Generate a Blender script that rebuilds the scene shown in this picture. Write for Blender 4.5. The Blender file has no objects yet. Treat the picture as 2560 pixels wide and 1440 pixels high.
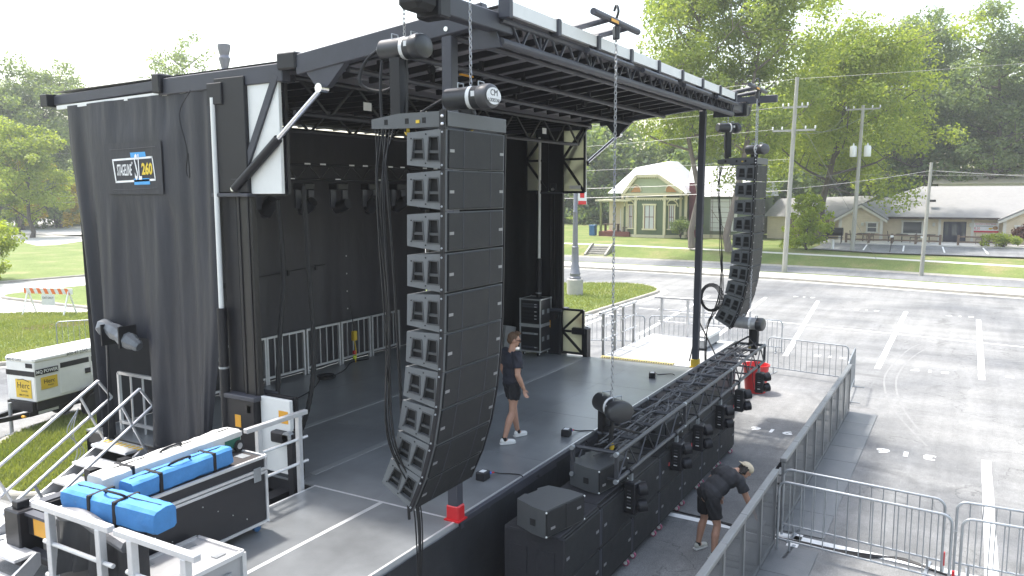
import bpy, bmesh, math, random
import numpy as np
from mathutils import Vector, Matrix, Euler
random.seed(7); RNG = np.random.default_rng(11)
SC = bpy.context.scene
COL = SC.collection
# ------------------------------------------------------------------ camera
CAM_Z = 5.4
def _cam():
    pitch, roll, yaw = map(math.radians, (6.928, -0.2025, 30.057))
    F = Vector((math.cos(yaw), math.sin(yaw), 0)); Rt = Vector((math.sin(yaw), -math.cos(yaw), 0)); U = Vector((0, 0, 1))
    fwd = F * math.cos(pitch) - U * math.sin(pitch)
    up = U * math.cos(pitch) + F * math.sin(pitch)
    r2 = Rt * math.cos(roll) + up * math.sin(roll)
    u2 = -Rt * math.sin(roll) + up * math.cos(roll)
    m = Matrix((r2, u2, -fwd)).transposed().to_4x4(); m.translation = (0, 0, CAM_Z)
    cd = bpy.data.cameras.new('camera'); cd.sensor_width = 36; cd.lens = 1984.37 / 2560 * 36
    cd.clip_start = 0.1; cd.clip_end = 1200
    o = bpy.data.objects.new('camera', cd); o.matrix_world = m; COL.objects.link(o); SC.camera = o
_cam()
# ------------------------------------------------------------------ sky, sun, exposure
SUN_DIR = Vector((0.10, 0.44, 1.0)).normalized()          # towards the sun
W = bpy.data.worlds.new('World'); SC.world = W; W.use_nodes = True
_n = W.node_tree.nodes; _l = W.node_tree.links; _n.clear()
_sky = _n.new('ShaderNodeTexSky'); _sky.sky_type = 'NISHITA'; _sky.sun_disc = False
_sky.sun_elevation = math.asin(SUN_DIR.z); _sky.sun_rotation = math.atan2(SUN_DIR.x, SUN_DIR.y)
_sky.altitude = 100; _sky.air_density = 1.6; _sky.dust_density = 3.5; _sky.ozone_density = 0.6
_hs = _n.new('ShaderNodeHueSaturation'); _hs.inputs['Saturation'].default_value = 0.75
_bg = _n.new('ShaderNodeBackground'); _bg.inputs[1].default_value = 0.15
_wo = _n.new('ShaderNodeOutputWorld')
_l.new(_sky.outputs[0], _hs.inputs['Color']); _l.new(_hs.outputs[0], _bg.inputs[0]); _l.new(_bg.outputs[0], _wo.inputs[0])
_sl = bpy.data.lights.new('sun', 'SUN'); _sl.energy = 2.3; _sl.angle = math.radians(4.0); _sl.color = (1.0, 0.965, 0.91)
_so = bpy.data.objects.new('sun', _sl); _so.rotation_euler = SUN_DIR.to_track_quat('Z', 'Y').to_euler(); _so.location = (10, 40, 60); COL.objects.link(_so)
SC.view_settings.view_transform = 'Standard'; SC.view_settings.look = 'None'
SC.view_settings.exposure = 1.55; SC.view_settings.gamma = 1.0; SC.view_settings.use_curve_mapping = False
SC.render.engine = 'CYCLES'
SC.cycles.use_denoising = True; SC.cycles.max_bounces = 8; SC.cycles.diffuse_bounces = 4; SC.cycles.glossy_bounces = 4
SC.cycles.transmission_bounces = 6; SC.cycles.transparent_max_bounces = 12; SC.cycles.caustics_reflective = False; SC.cycles.caustics_refractive = False
SC.cycles.sample_clamp_indirect = 6

# ------------------------------------------------------------------ materials
MATS = {}
def M(name, col, rough=0.6, metal=0.0, var=0.12, scale=5.0, bump=0.0, bscale=60.0, spec=0.5, trans=0.0, dirt=0.0, dcol=(0.25, 0.22, 0.18), stretch=None):
    if name in MATS: return MATS[name]
    m = bpy.data.materials.new(name); m.use_nodes = True; nt = m.node_tree; N = nt.nodes; L = nt.links
    b = N['Principled BSDF']; b.inputs['Roughness'].default_value = rough; b.inputs['Metallic'].default_value = metal
    b.inputs['Specular IOR Level'].default_value = spec
    g = N.new('ShaderNodeNewGeometry'); vec = g.outputs['Position']
    if stretch:
        mp = N.new('ShaderNodeMapping'); mp.inputs['Scale'].default_value = stretch; L.new(vec, mp.inputs['Vector']); vec = mp.outputs[0]
    n1 = N.new('ShaderNodeTexNoise'); n1.inputs['Scale'].default_value = scale; n1.inputs['Detail'].default_value = 6; n1.inputs['Roughness'].default_value = 0.65
    L.new(vec, n1.inputs['Vector'])
    r = N.new('ShaderNodeMapRange'); r.inputs[1].default_value = 0.25; r.inputs[2].default_value = 0.75
    r.inputs[3].default_value = 1 - var; r.inputs[4].default_value = 1 + var; L.new(n1.outputs[0], r.inputs[0])
    mx = N.new('ShaderNodeMix'); mx.data_type = 'RGBA'; mx.blend_type = 'MULTIPLY'; mx.inputs[0].default_value = 1
    mx.inputs[6].default_value = (*col, 1); L.new(r.outputs[0], mx.inputs[7]); out = mx.outputs[2]
    if dirt > 0:
        n2 = N.new('ShaderNodeTexNoise'); n2.inputs['Scale'].default_value = scale * 0.37; n2.inputs['Detail'].default_value = 8; n2.inputs['Roughness'].default_value = 0.7
        L.new(vec, n2.inputs['Vector'])
        r2 = N.new('ShaderNodeMapRange'); r2.inputs[1].default_value = 0.48; r2.inputs[2].default_value = 0.72; r2.inputs[4].default_value = dirt
        L.new(n2.outputs[0], r2.inputs[0])
        m2 = N.new('ShaderNodeMix'); m2.data_type = 'RGBA'; L.new(r2.outputs[0], m2.inputs[0]); L.new(out, m2.inputs[6]); m2.inputs[7].default_value = (*dcol, 1); out = m2.outputs[2]
    L.new(out, b.inputs['Base Color'])
    rr = N.new('ShaderNodeMapRange'); rr.inputs[3].default_value = max(0.02, rough * 0.8); rr.inputs[4].default_value = min(1, rough * 1.2); L.new(n1.outputs[0], rr.inputs[0]); L.new(rr.outputs[0], b.inputs['Roughness'])
    if trans: b.inputs['Transmission Weight'].default_value = trans
    if bump:
        nb = N.new('ShaderNodeTexNoise'); nb.inputs['Scale'].default_value = bscale; nb.inputs['Detail'].default_value = 4; L.new(vec, nb.inputs['Vector'])
        bp = N.new('ShaderNodeBump'); bp.inputs['Strength'].default_value = bump; bp.inputs['Distance'].default_value = 0.02
        L.new(nb.outputs[0], bp.inputs['Height']); L.new(bp.outputs[0], b.inputs['Normal'])
    MATS[name] = m; return m

def leaf_mat(name, col, col2, tr=0.45, tint=(1.6, 1.6, 0.55)):
    m = bpy.data.materials.new(name); m.use_nodes = True; nt = m.node_tree; N = nt.nodes; L = nt.links; N.clear()
    g = N.new('ShaderNodeNewGeometry'); n1 = N.new('ShaderNodeTexNoise'); n1.inputs['Scale'].default_value = 0.5; n1.inputs['Detail'].default_value = 3
    L.new(g.outputs['Position'], n1.inputs['Vector'])
    rnd = N.new('ShaderNodeMath'); rnd.operation = 'MULTIPLY_ADD'; L.new(g.outputs['Random Per Island'], rnd.inputs[0]); rnd.inputs[1].default_value = 0.75
    mr = N.new('ShaderNodeMapRange'); mr.inputs[1].default_value = 0.3; mr.inputs[2].default_value = 0.7; mr.inputs[4].default_value = 0.5; L.new(n1.outputs[0], mr.inputs[0]); L.new(mr.outputs[0], rnd.inputs[2])
    mx = N.new('ShaderNodeMix'); mx.data_type = 'RGBA'; L.new(rnd.outputs[0], mx.inputs[0]); mx.inputs[6].default_value = (*col, 1); mx.inputs[7].default_value = (*col2, 1)
    d = N.new('ShaderNodeBsdfPrincipled'); d.inputs['Roughness'].default_value = 0.55; d.inputs['Specular IOR Level'].default_value = 0.35; L.new(mx.outputs[2], d.inputs['Base Color'])
    t = N.new('ShaderNodeBsdfTranslucent')
    tc = N.new('ShaderNodeMix'); tc.data_type = 'RGBA'; tc.blend_type = 'MULTIPLY'; tc.inputs[0].default_value = 1; L.new(mx.outputs[2], tc.inputs[6]); tc.inputs[7].default_value = (*tint, 1); L.new(tc.outputs[2], t.inputs['Color'])
    ms = N.new('ShaderNodeMixShader'); ms.inputs[0].default_value = tr; L.new(d.outputs[0], ms.inputs[1]); L.new(t.outputs[0], ms.inputs[2])
    o = N.new('ShaderNodeOutputMaterial'); L.new(ms.outputs[0], o.inputs[0]); MATS[name] = m; return m

# ------------------------------------------------------------------ mesh builder
def V3(*a): return Vector(a)
class MB:
    def __init__(s): s.v = []; s.f = []
    def add(s, V, F):
        n = len(s.v); s.v.extend([tuple(p) for p in V]); s.f.extend([tuple(i + n for i in f) for f in F]); return s
    def bx(s, x0, x1, y0, y1, z0, z1, bev=0.0): return s.box(((x0 + x1) / 2, (y0 + y1) / 2, (z0 + z1) / 2), (abs(x1 - x0), abs(y1 - y0), abs(z1 - z0)), None, bev)
    def box(s, c, d, rot=None, bev=0.0):
        hx, hy, hz = d[0] / 2, d[1] / 2, d[2] / 2; c = Vector(c)
        if bev <= 0:
            P = [Vector((x, y, z)) for x in (-hx, hx) for y in (-hy, hy) for z in (-hz, hz)]
            F = [(0, 1, 3, 2), (4, 6, 7, 5), (0, 4, 5, 1), (2, 3, 7, 6), (0, 2, 6, 4), (1, 5, 7, 3)]
        else:
            b = min(bev, hx * .95, hy * .95, hz * .95); P = []; ix = {}
            for x in (-1, 1):
                for y in (-1, 1):
                    for z in (-1, 1):
                        for k in range(3):
                            q = [x * (hx - b), y * (hy - b), z * (hz - b)]; q[k] = (x * hx, y * hy, z * hz)[k]
                            ix[(x, y, z, k)] = len(P); P.append(Vector(q))
            F = []
            for k in range(3):
                a, e = [i for i in range(3) if i != k]
                for sg in (-1, 1):
                    def key(u, w):
                        t = [0, 0, 0]; t[k] = sg; t[a] = u; t[e] = w; return (*t, k)
                    F.append([ix[key(-1, -1)], ix[key(1, -1)], ix[key(1, 1)], ix[key(-1, 1)]])
                    for w in (-1, 1):      # bevel strips towards +-e faces
                        if sg == 1 or True:
                            def k2(u, kk):
                                t = [0, 0, 0]; t[k] = sg; t[a] = u; t[e] = w; return (*t, kk)
                            if k < e: F.append([ix[k2(-1, k)], ix[k2(1, k)], ix[k2(1, e)], ix[k2(-1, e)]])
                    for u in (-1, 1):
                        def k3(w, kk):
                            t = [0, 0, 0]; t[k] = sg; t[a] = u; t[e] = w; return (*t, kk)
                        if k < a: F.append([ix[k3(-1, k)], ix[k3(1, k)], ix[k3(1, a)], ix[k3(-1, a)]])
            for x in (-1, 1):
                for y in (-1, 1):
                    for z in (-1, 1): F.append([ix[(x, y, z, k)] for k in range(3)])
        if rot is not None:
            R = rot if isinstance(rot, Matrix) else Euler(rot).to_matrix(); P = [R @ p for p in P]
        return s.add([p + c for p in P], F)
    def bar(s, p, q, w, h=None, up=(0, 0, 1), bev=0.0):
        p = Vector(p); q = Vector(q); d = q - p; L = d.length; h = h or w
        z = d / L; u = Vector(up)
        if abs(z.dot(u)) > .98: u = Vector((1, 0, 0)) if abs(z.x) < .9 else Vector((0, 1, 0))
        x = u.cross(z).normalized(); y = z.cross(x)
        R = Matrix((x, y, z)).transposed(); return s.box((p + q) / 2, (w, h, L), R, bev)
    def tube(s, p, q, r, n=8, r2=None, cap=True): return s.path([p, q], [r, r if r2 is None else r2], n, cap)
    def path(s, pts, r, n=6, cap=True):
        pts = [Vector(p) for p in pts]; m = len(pts); rs = r if isinstance(r, (list, tuple)) else [r] * m
        t0 = (pts[1] - pts[0]).normalized(); u = Vector((0, 0, 1)) if abs(t0.z) < .9 else Vector((1, 0, 0))
        u = (u - t0 * u.dot(t0)).normalized(); V = []
        for i in range(m):
            t = (pts[min(i + 1, m - 1)] - pts[max(i - 1, 0)])
            t = t.normalized() if t.length > 1e-9 else t0
            u = (u - t * u.dot(t)); u = u.normalized() if u.length > 1e-6 else t.orthogonal().normalized(); w = t.cross(u)
            for k in range(n):
                a = 2 * math.pi * k / n; V.append(pts[i] + (u * math.cos(a) + w * math.sin(a)) * rs[i])
        F = [(i * n + k, i * n + (k + 1) % n, (i + 1) * n + (k + 1) % n, (i + 1) * n + k) for i in range(m - 1) for k in range(n)]
        if cap: F += [tuple(range(n - 1, -1, -1)), tuple((m - 1) * n + k for k in range(n))]
        return s.add(V, F)
    def lathe(s, prof, c=(0, 0, 0), n=16, R=None):
        """prof: (radius, height) pairs about local z."""
        c = Vector(c); V = []
        for r, z in prof:
            for k in range(n):
                a = 2 * math.pi * k / n; p = Vector((r * math.cos(a), r * math.sin(a), z)); V.append((R @ p if R else p) + c)
        m = len(prof)
        F = [(i * n + k, i * n + (k + 1) % n, (i + 1) * n + (k + 1) % n, (i + 1) * n + k) for i in range(m - 1) for k in range(n)]
        F += [tuple(range(n - 1, -1, -1)), tuple((m - 1) * n + k for k in range(n))]
        return s.add(V, F)
    def prism(s, poly, o, ux, uy, ex):
        """extrude a 2-D polygon lying in the frame (o, ux, uy) along the vector ex"""
        o = Vector(o); ux = Vector(ux); uy = Vector(uy); ex = Vector(ex); n = len(poly)
        V = [o + ux * a + uy * b for a, b in poly]; V += [p + ex for p in V]
        F = [tuple(range(n - 1, -1, -1)), tuple(range(n, 2 * n))] + [(i, (i + 1) % n, n + (i + 1) % n, n + i) for i in range(n)]
        return s.add(V, F)
    def ell(s, c, r, n=12, R=None):
        c = Vector(c); m = n // 2; V = []; r = r if isinstance(r, (tuple, list)) else (r, r, r)
        for i in range(m + 1):
            th = math.pi * i / m
            for k in range(n):
                a = 2 * math.pi * k / n; p = Vector((r[0] * math.sin(th) * math.cos(a), r[1] * math.sin(th) * math.sin(a), r[2] * math.cos(th))); V.append((R @ p if R else p) + c)
        return s.add(V, [(i * n + k, (i + 1) * n + k, (i + 1) * n + (k + 1) % n, i * n + (k + 1) % n) for i in range(m) for k in range(n)])
    def mesh(s, name, mat, off=None, smooth=True):
        me = bpy.data.meshes.new(name)
        V = s.v if off is None else [(a - off[0], b - off[1], c - off[2]) for a, b, c in s.v]
        me.from_pydata(V, [], s.f); me.validate(verbose=False)
        bm = bmesh.new(); bm.from_mesh(me); bmesh.ops.recalc_face_normals(bm, faces=bm.faces); bm.to_mesh(me); bm.free()
        if mat is not None:
            for x in (mat if isinstance(mat, (list, tuple)) else [mat]): me.materials.append(x)
        if smooth and len(me.polygons):
            me.polygons.foreach_set('use_smooth', [True] * len(me.polygons)); me.set_sharp_from_angle(angle=math.radians(35))
        return me
    def build(s, name, mat, parent=None, world=False, smooth=True, kind=None):
        """world=True: vertices are world coordinates, the parent is an unrotated Empty"""
        off = None
        if world and parent is not None:
            off = Vector((0, 0, 0)); q = parent
            while q is not None: off += q.location; q = q.parent
        o = bpy.data.objects.new(name, s.mesh(name, mat, off, smooth)); COL.objects.link(o)
        if parent is not None: o.parent = parent
        if kind: o['kind'] = kind
        return o
def tag(o, label=None, cat=None, group=None, kind=None):
    if label: o['label'] = label
    if cat: o['category'] = cat
    if group: o['group'] = group
    if kind: o['kind'] = kind
    return o
def thing(name, label, cat, loc=(0, 0, 0), rz=0.0, group=None, rot=None):
    o = bpy.data.objects.new(name, None); COL.objects.link(o); o.location = loc; o.empty_display_size = .2
    o.rotation_euler = rot if rot else (0, 0, rz); return tag(o, label, cat, group)
KIDS = {}
def kids(o): return [c for c in bpy.data.objects if c.parent == o]
def copy_tree(o, parent=None, _k=None):
    if _k is None:
        _k = {}
        for c in bpy.data.objects:
            if c.parent: _k.setdefault(c.parent.name, []).append(c)
    c = o.copy(); COL.objects.link(c); c.parent = parent
    for ch in _k.get(o.name, []): copy_tree(ch, c, _k)
    return c
def put(o, loc, rz=None, label=None, scale=None):
    o.location = loc
    if rz is not None: o.rotation_euler = (0, 0, rz)
    if label: o['label'] = label
    if scale: o.scale = scale if isinstance(scale, (tuple, list)) else (scale,) * 3
    return o
def text(body, mat, parent, M4, size, name='lettering', sx=1.0, world=False, ext=0.0008, align='CENTER', bold=0.0):
    """flat lettering in local xy of M4"""
    cu = bpy.data.curves.new(name, 'FONT'); cu.body = body; cu.size = size; cu.align_x = align; cu.align_y = 'CENTER'; cu.extrude = ext; cu.resolution_u = 2; cu.offset = bold
    t = bpy.data.objects.new(name, cu); COL.objects.link(t)
    me = bpy.data.meshes.new_from_object(t); bpy.data.objects.remove(t); bpy.data.curves.remove(cu)
    off = Matrix.Identity(4)
    if world and parent is not None:
        q = parent; v = Vector((0, 0, 0))
        while q is not None: v += q.location; q = q.parent
        off = Matrix.Translation(-v)
    me.transform(off @ M4 @ Matrix.Diagonal((sx, 1, 1, 1))); me.materials.clear(); me.materials.append(mat)
    o = bpy.data.objects.new(name, me); COL.objects.link(o)
    if parent is not None: o.parent = parent
    return o
def frame4(o, ux, uy):
    ux = Vector(ux).normalized(); uy = Vector(uy).normalized(); uz = ux.cross(uy)
    m = Matrix((ux, uy, uz)).transposed().to_4x4(); m.translation = o; return m
def sag(p, q, d, n=14):
    p = Vector(p); q = Vector(q); return [p.lerp(q, i / n) - Vector((0, 0, 4 * d * (i / n) * (1 - i / n))) for i in range(n + 1)]
def bez(pts, n=8):
    """Catmull-Rom through points"""
    P = [Vector(p) for p in pts]; P = [P[0] * 2 - P[1]] + P + [P[-1] * 2 - P[-2]]; out = []
    for i in range(1, len(P) - 2):
        for k in range(n):
            t = k / n; a, b, c, d = P[i - 1:i + 3]
            out.append(0.5 * ((2 * b) + (c - a) * t + (2 * a - 5 * b + 4 * c - d) * t * t + (3 * b - a - 3 * c + d) * t ** 3))
    out.append(P[-2]); return out

BLK = M('black_steel', (0.011, 0.011, 0.0145), 0.45, 0.0, 0.25, 4, 0.05, 90, spec=.38)
GRYST = M('grey_painted_steel', (0.050, 0.052, 0.065), 0.48, 0.0, 0.2, 3, spec=.4)
ALU = M('aluminium', (0.55, 0.56, 0.57), 0.38, 0.75, 0.15, 6, 0.04, 80, dirt=.25, dcol=(.35, .34, .33))
ALUW = M('bright_aluminium', (0.66, 0.66, 0.67), 0.42, 0.55, 0.10, 6, dirt=.2, dcol=(.45, .45, .44))
GALV = M('galvanised_steel', (0.34, 0.36, 0.38), 0.45, 0.6, 0.15, 9, dirt=.3, dcol=(.3, .28, .26))
CHROME = M('chrome', (0.72, 0.72, 0.74), 0.16, 1.0, 0.04)
WHT = M('white_paint', (0.72, 0.72, 0.70), 0.45, 0, 0.05, 3, dirt=.2, dcol=(.5, .48, .44))
WHTP = leaf_mat('white_panel', (0.60, 0.60, 0.54), (0.64, 0.64, 0.58), .55, (1.3, 1.28, 1.1))
RUB = M('black_rubber', (0.011, 0.011, 0.012), 0.75, 0, 0.2, 8)
CABLE = M('cable_black', (0.012, 0.012, 0.014), 0.55, 0, 0.2, 8, spec=.35)
YEL = M('yellow_paint', (0.62, 0.42, 0.03), 0.5, 0, 0.1)
ORG = M('orange_sticker', (0.75, 0.36, 0.03), 0.5, 0, 0.1)
RED = M('red_plastic', (0.55, 0.02, 0.025), 0.4, 0, 0.08)
LBL = M('white_label', (0.7, 0.7, 0.7), 0.6, 0, 0.1)
BOLT = M('bright_bolt', (0.75, 0.75, 0.75), 0.3, 0.9, 0.05)
CHAIN = M('zinc_chain', (0.42, 0.42, 0.43), 0.38, 0.8, 0.2, 20)
# ================================================================== ground, roads, lawns
def asphalt_mat(name, c0, c1, streak=True):
    m = bpy.data.materials.new(name); m.use_nodes = True; nt = m.node_tree; N = nt.nodes; L = nt.links; b = N['Principled BSDF']
    g = N.new('ShaderNodeNewGeometry'); P = g.outputs['Position']
    def noise(sc, det, st=None, rough=.6, dist=0):
        v = P
        if st:
            mp = N.new('ShaderNodeMapping'); mp.inputs['Scale'].default_value = st; L.new(P, mp.inputs['Vector']); v = mp.outputs[0]
        n = N.new('ShaderNodeTexNoise'); n.inputs['Scale'].default_value = sc; n.inputs['Detail'].default_value = det; n.inputs['Roughness'].default_value = rough; n.inputs['Distortion'].default_value = dist
        L.new(v, n.inputs['Vector']); return n.outputs[0]
    def rng(x, a, b_, c, d):
        r = N.new('ShaderNodeMapRange'); r.inputs[1].default_value = a; r.inputs[2].default_value = b_; r.inputs[3].default_value = c; r.inputs[4].default_value = d; L.new(x, r.inputs[0]); return r.outputs[0]
    def mul(x, y):
        k = N.new('ShaderNodeMath'); k.operation = 'MULTIPLY'; L.new(x, k.inputs[0]); L.new(y, k.inputs[1]); return k.outputs[0]
    base = N.new('ShaderNodeMix'); base.data_type = 'RGBA'; base.inputs[6].default_value = (*c0, 1); base.inputs[7].default_value = (*c1, 1)
    L.new(rng(noise(.16, 5, None, .6, .6), .36, .64, 0, 1), base.inputs[0])
    f = rng(noise(55, 3), .3, .7, .66, 1.34)
    f = mul(f, rng(noise(7, 7, None, .78), .3, .7, .80, 1.20))
    if streak:
        f = mul(f, rng(noise(1.1, 5, (0.12, 1.6, 1)), .3, .7, .84, 1.16))
        f = mul(f, rng(noise(.55, 6, (1.5, .14, 1)), .3, .7, .82, 1.18))
    st = rng(noise(.5, 4, None, .5, 1.2), .63, .72, 1, .72)       # oil stains
    f = mul(f, st)
    vo = N.new('ShaderNodeTexVoronoi'); vo.feature = 'DISTANCE_TO_EDGE'; vo.inputs['Scale'].default_value = .17
    ds = N.new('ShaderNodeMix'); ds.data_type = 'VECTOR'; ds.inputs[0].default_value = .06
    nn = N.new('ShaderNodeTexNoise'); nn.inputs['Scale'].default_value = 1.2; nn.inputs['Detail'].default_value = 5; L.new(P, nn.inputs['Vector'])
    sc_ = N.new('ShaderNodeVectorMath'); sc_.operation = 'SCALE'; sc_.inputs[3].default_value = 30; L.new(nn.outputs['Color'], sc_.inputs[0])
    L.new(P, ds.inputs[4]); L.new(sc_.outputs[0], ds.inputs[5]); L.new(ds.outputs[1], vo.inputs['Vector'])
    f = mul(f, rng(vo.outputs['Distance'], .0005, .0035, .62, 1))
    mx = N.new('ShaderNodeMix'); mx.data_type = 'RGBA'; mx.blend_type = 'MULTIPLY'; mx.inputs[0].default_value = 1; L.new(base.outputs[2], mx.inputs[6]); L.new(f, mx.inputs[7])
    L.new(mx.outputs[2], b.inputs['Base Color']); b.inputs['Roughness'].default_value = .82; b.inputs['Specular IOR Level'].default_value = .35
    bp = N.new('ShaderNodeBump'); bp.inputs['Strength'].default_value = .25; bp.inputs['Distance'].default_value = .01; L.new(noise(90, 2), bp.inputs['Height']); L.new(bp.outputs[0], b.inputs['Normal'])
    MATS[name] = m; return m
ASPH = asphalt_mat('parking_asphalt', (0.118, 0.121, 0.125), (0.225, 0.223, 0.216))
ROADM = asphalt_mat('street_asphalt', (0.13, 0.134, 0.138), (0.20, 0.20, 0.20))
CONC = M('concrete', (0.42, 0.40, 0.36), .8, 0, .14, 2.2, .1, 30, dirt=.35, dcol=(.28, .26, .22))
CONCW = M('bright_concrete', (0.52, 0.50, 0.46), .8, 0, .1, 1.5, .1, 30, dirt=.25, dcol=(.38, .36, .32))
KERB = M('kerb_concrete', (0.33, 0.31, 0.27), .85, 0, .2, 3, .15, 25, dirt=.5, dcol=(.17, .15, .125))
PAINT = M('road_paint', (0.74, 0.74, 0.73), .6, 0, .1, 6, 0, dirt=.45, dcol=(.42, .42, .41))
def lawn_mat(name, c0, c1, c2):
    m = bpy.data.materials.new(name); m.use_nodes = True; N = m.node_tree.nodes; L = m.node_tree.links; b = N['Principled BSDF']
    g = N.new('ShaderNodeNewGeometry')
    n1 = N.new('ShaderNodeTexNoise'); n1.inputs['Scale'].default_value = .35; n1.inputs['Detail'].default_value = 6; n1.inputs['Roughness'].default_value = .65; L.new(g.outputs['Position'], n1.inputs['Vector'])
    n2 = N.new('ShaderNodeTexNoise'); n2.inputs['Scale'].default_value = 14; n2.inputs['Detail'].default_value = 6; n2.inputs['Roughness'].default_value = .8; L.new(g.outputs['Position'], n2.inputs['Vector'])
    cr = N.new('ShaderNodeValToRGB'); e = cr.color_ramp.elements; e[0].position = .30; e[0].color = (*c0, 1); e[1].position = .52; e[1].color = (*c1, 1); k = e.new(.68); k.color = (*c2, 1)
    L.new(n1.outputs[0], cr.inputs[0])
    r = N.new('ShaderNodeMapRange'); r.inputs[1].default_value = .3; r.inputs[2].default_value = .7; r.inputs[3].default_value = .45; r.inputs[4].default_value = 1.45; L.new(n2.outputs[0], r.inputs[0])
    mx = N.new('ShaderNodeMix'); mx.data_type = 'RGBA'; mx.blend_type = 'MULTIPLY'; mx.inputs[0].default_value = 1; L.new(cr.outputs[0], mx.inputs[6]); L.new(r.outputs[0], mx.inputs[7])
    L.new(mx.outputs[2], b.inputs['Base Color']); b.inputs['Roughness'].default_value = .9; b.inputs['Specular IOR Level'].default_value = .15
    bp = N.new('ShaderNodeBump'); bp.inputs['Strength'].default_value = .5; bp.inputs['Distance'].default_value = .04; L.new(n2.outputs[0], bp.inputs['Height']); L.new(bp.outputs[0], b.inputs['Normal'])
    MATS[name] = m; return m
LAWN = lawn_mat('lawn_grass', (0.120, 0.165, 0.048), (0.165, 0.205, 0.068), (0.25, 0.235, 0.115))
LAWNF = lawn_mat('verge_grass', (0.105, 0.150, 0.04), (0.155, 0.19, 0.058), (0.25, 0.22, 0.105))
SOIL = M('mulch_soil', (0.12, 0.075, 0.045), .95, 0, .35, 9, .5, 30)

def along_(line, off):
    out = []
    for i, (x, y) in enumerate(line):
        a = Vector(line[max(0, i - 1)]); b = Vector(line[min(len(line) - 1, i + 1)]); d = (b - a).normalized(); out.append((x + d.y * off, y - d.x * off))
    return out
def sheet(name, poly, z, mat, kind='structure', parent=None):
    mb = MB(); zs = z if isinstance(z, (list, tuple)) else [z] * len(poly)
    mb.add([(x, y, zz) for (x, y), zz in zip(poly, zs)], [tuple(range(len(poly)))])
    o = mb.build(name, mat, parent, smooth=False)
    if parent is None: o['kind'] = kind
    return o
def outset(poly, d):
    n = len(poly); out = []; area = sum(poly[i][0] * poly[(i + 1) % n][1] - poly[(i + 1) % n][0] * poly[i][1] for i in range(n)); s = 1 if area > 0 else -1
    for i in range(n):
        a, b, c = Vector(poly[i - 1]), Vector(poly[i]), Vector(poly[(i + 1) % n])
        n1 = (b - a).normalized(); n2 = (c - b).normalized(); p1 = Vector((n1.y, -n1.x)) * s; p2 = Vector((n2.y, -n2.x)) * s
        k = (p1 + p2); k = k / max(.3, k.dot(p1)) if k.length > .1 else p1
        out.append(tuple(b + k * d))
    return out
def rounded(poly, r, seg=5):
    out = []; n = len(poly)
    for i in range(n):
        a, b, c = Vector(poly[i - 1]), Vector(poly[i]), Vector(poly[(i + 1) % n]); u = (a - b); w = (c - b); k = min(r, u.length * .45, w.length * .45)
        p = b + u.normalized() * k; q = b + w.normalized() * k
        for j in range(seg + 1):
            t = j / seg; out.append(tuple(p * (1 - t) ** 2 + b * 2 * t * (1 - t) + q * t * t))
    return out
def kerb_ring(name, poly, wdt=.16, h=.14, lip=.45):
    """concrete kerb round a lawn, with a flat gutter pan outside it"""
    a = poly; b = outset(poly, wdt); n = len(a); mb = MB(); V = [(x, y, h - .01) for x, y in a] + [(x, y, h) for x, y in outset(poly, .02)] + [(x, y, h) for x, y in outset(poly, wdt - .03)] + [(x, y, h - .03) for x, y in b] + [(x, y, -.02) for x, y in outset(poly, wdt + .02)]
    F = [(r * n + i, r * n + (i + 1) % n, (r + 1) * n + (i + 1) % n, (r + 1) * n + i) for r in range(4) for i in range(n)]
    mb.add(V, F); o = mb.build(name, KERB, smooth=False); o['kind'] = 'structure'
    if lip:
        g = MB(); A = outset(poly, wdt - .01); B = outset(poly, wdt + lip)
        g.add([(x, y, .006) for x, y in A] + [(x, y, .006) for x, y in B], [(i, (i + 1) % n, n + (i + 1) % n, n + i) for i in range(n)])
        g.build('gutter_pan', CONC, o, smooth=False)
    return o
sheet('ground', [(-500, -500), (900, -500), (900, 900), (-500, 900)], -.08, LAWN)
sheet('parking_lot', [(-40, -80), (40, -80), (45.0, -12), (47.0, -2.5), (49.55, 8.74), (50.65, 25), (51.5, 60), (52, 74), (-40, 74)], 0, ASPH)
# painted lines and stall numbers belong to the lot
LOT = bpy.data.objects['parking_lot']
def stripe(x0, y0, x1, y1, w=.15, name='painted_line'):
    mb = MB(); d = Vector((x1 - x0, y1 - y0)).normalized(); p = Vector((-d.y, d.x)) * w / 2; n = max(2, int(math.hypot(x1 - x0, y1 - y0) / .6)); V = []
    for i in range(n + 1):
        t = i / n; x = x0 + (x1 - x0) * t; y = y0 + (y1 - y0) * t; j = random.uniform(-.008, .008)
        V += [(x + p.x * (1 + j * 6) + 0, y + p.y + j, .005), (x - p.x, y - p.y + j, .005)]
    mb.add(V, [(2 * i, 2 * i + 1, 2 * i + 3, 2 * i + 2) for i in range(n)]); return mb.build(name, PAINT, LOT, smooth=False)
for a in [(7, -.52, 18.1, -.52), (26, -.5, 38.2, -.46), (26.1, 2.25, 39.2, 2.33), (26.7, 5.07, 41, 6.35), (9.2, 2.1, 18.0, 2.1), (27.5, 7.9, 41.2, 8.9), (28, 10.7, 40.5, 11.6), (26, -3.3, 38, -3.3), (7, -3.3, 18, -3.3), (25.5, 13.3, 33, 13.6)]: stripe(*a, w=.17)
for a in [(12.42, 5.0, 12.36, 2.2), (12.5, 2.4, 12.0, -9, .15), (34.6, 13.2, 33.75, 7.5, .12), (33.75, 7.5, 32.2, -1.8, .12), (32.2, -1.8, 31, -9, .12)]: stripe(*a)
def number(body, x, y, size, rz, sx=1.25):
    m4 = Matrix.Translation((x, y, .005)) @ Matrix.Rotation(rz, 4, 'Z'); return text(body, PAINT, LOT, m4, size, 'stall_number', sx, ext=0.0006, bold=.012)
C_ = math.radians(90)
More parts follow.
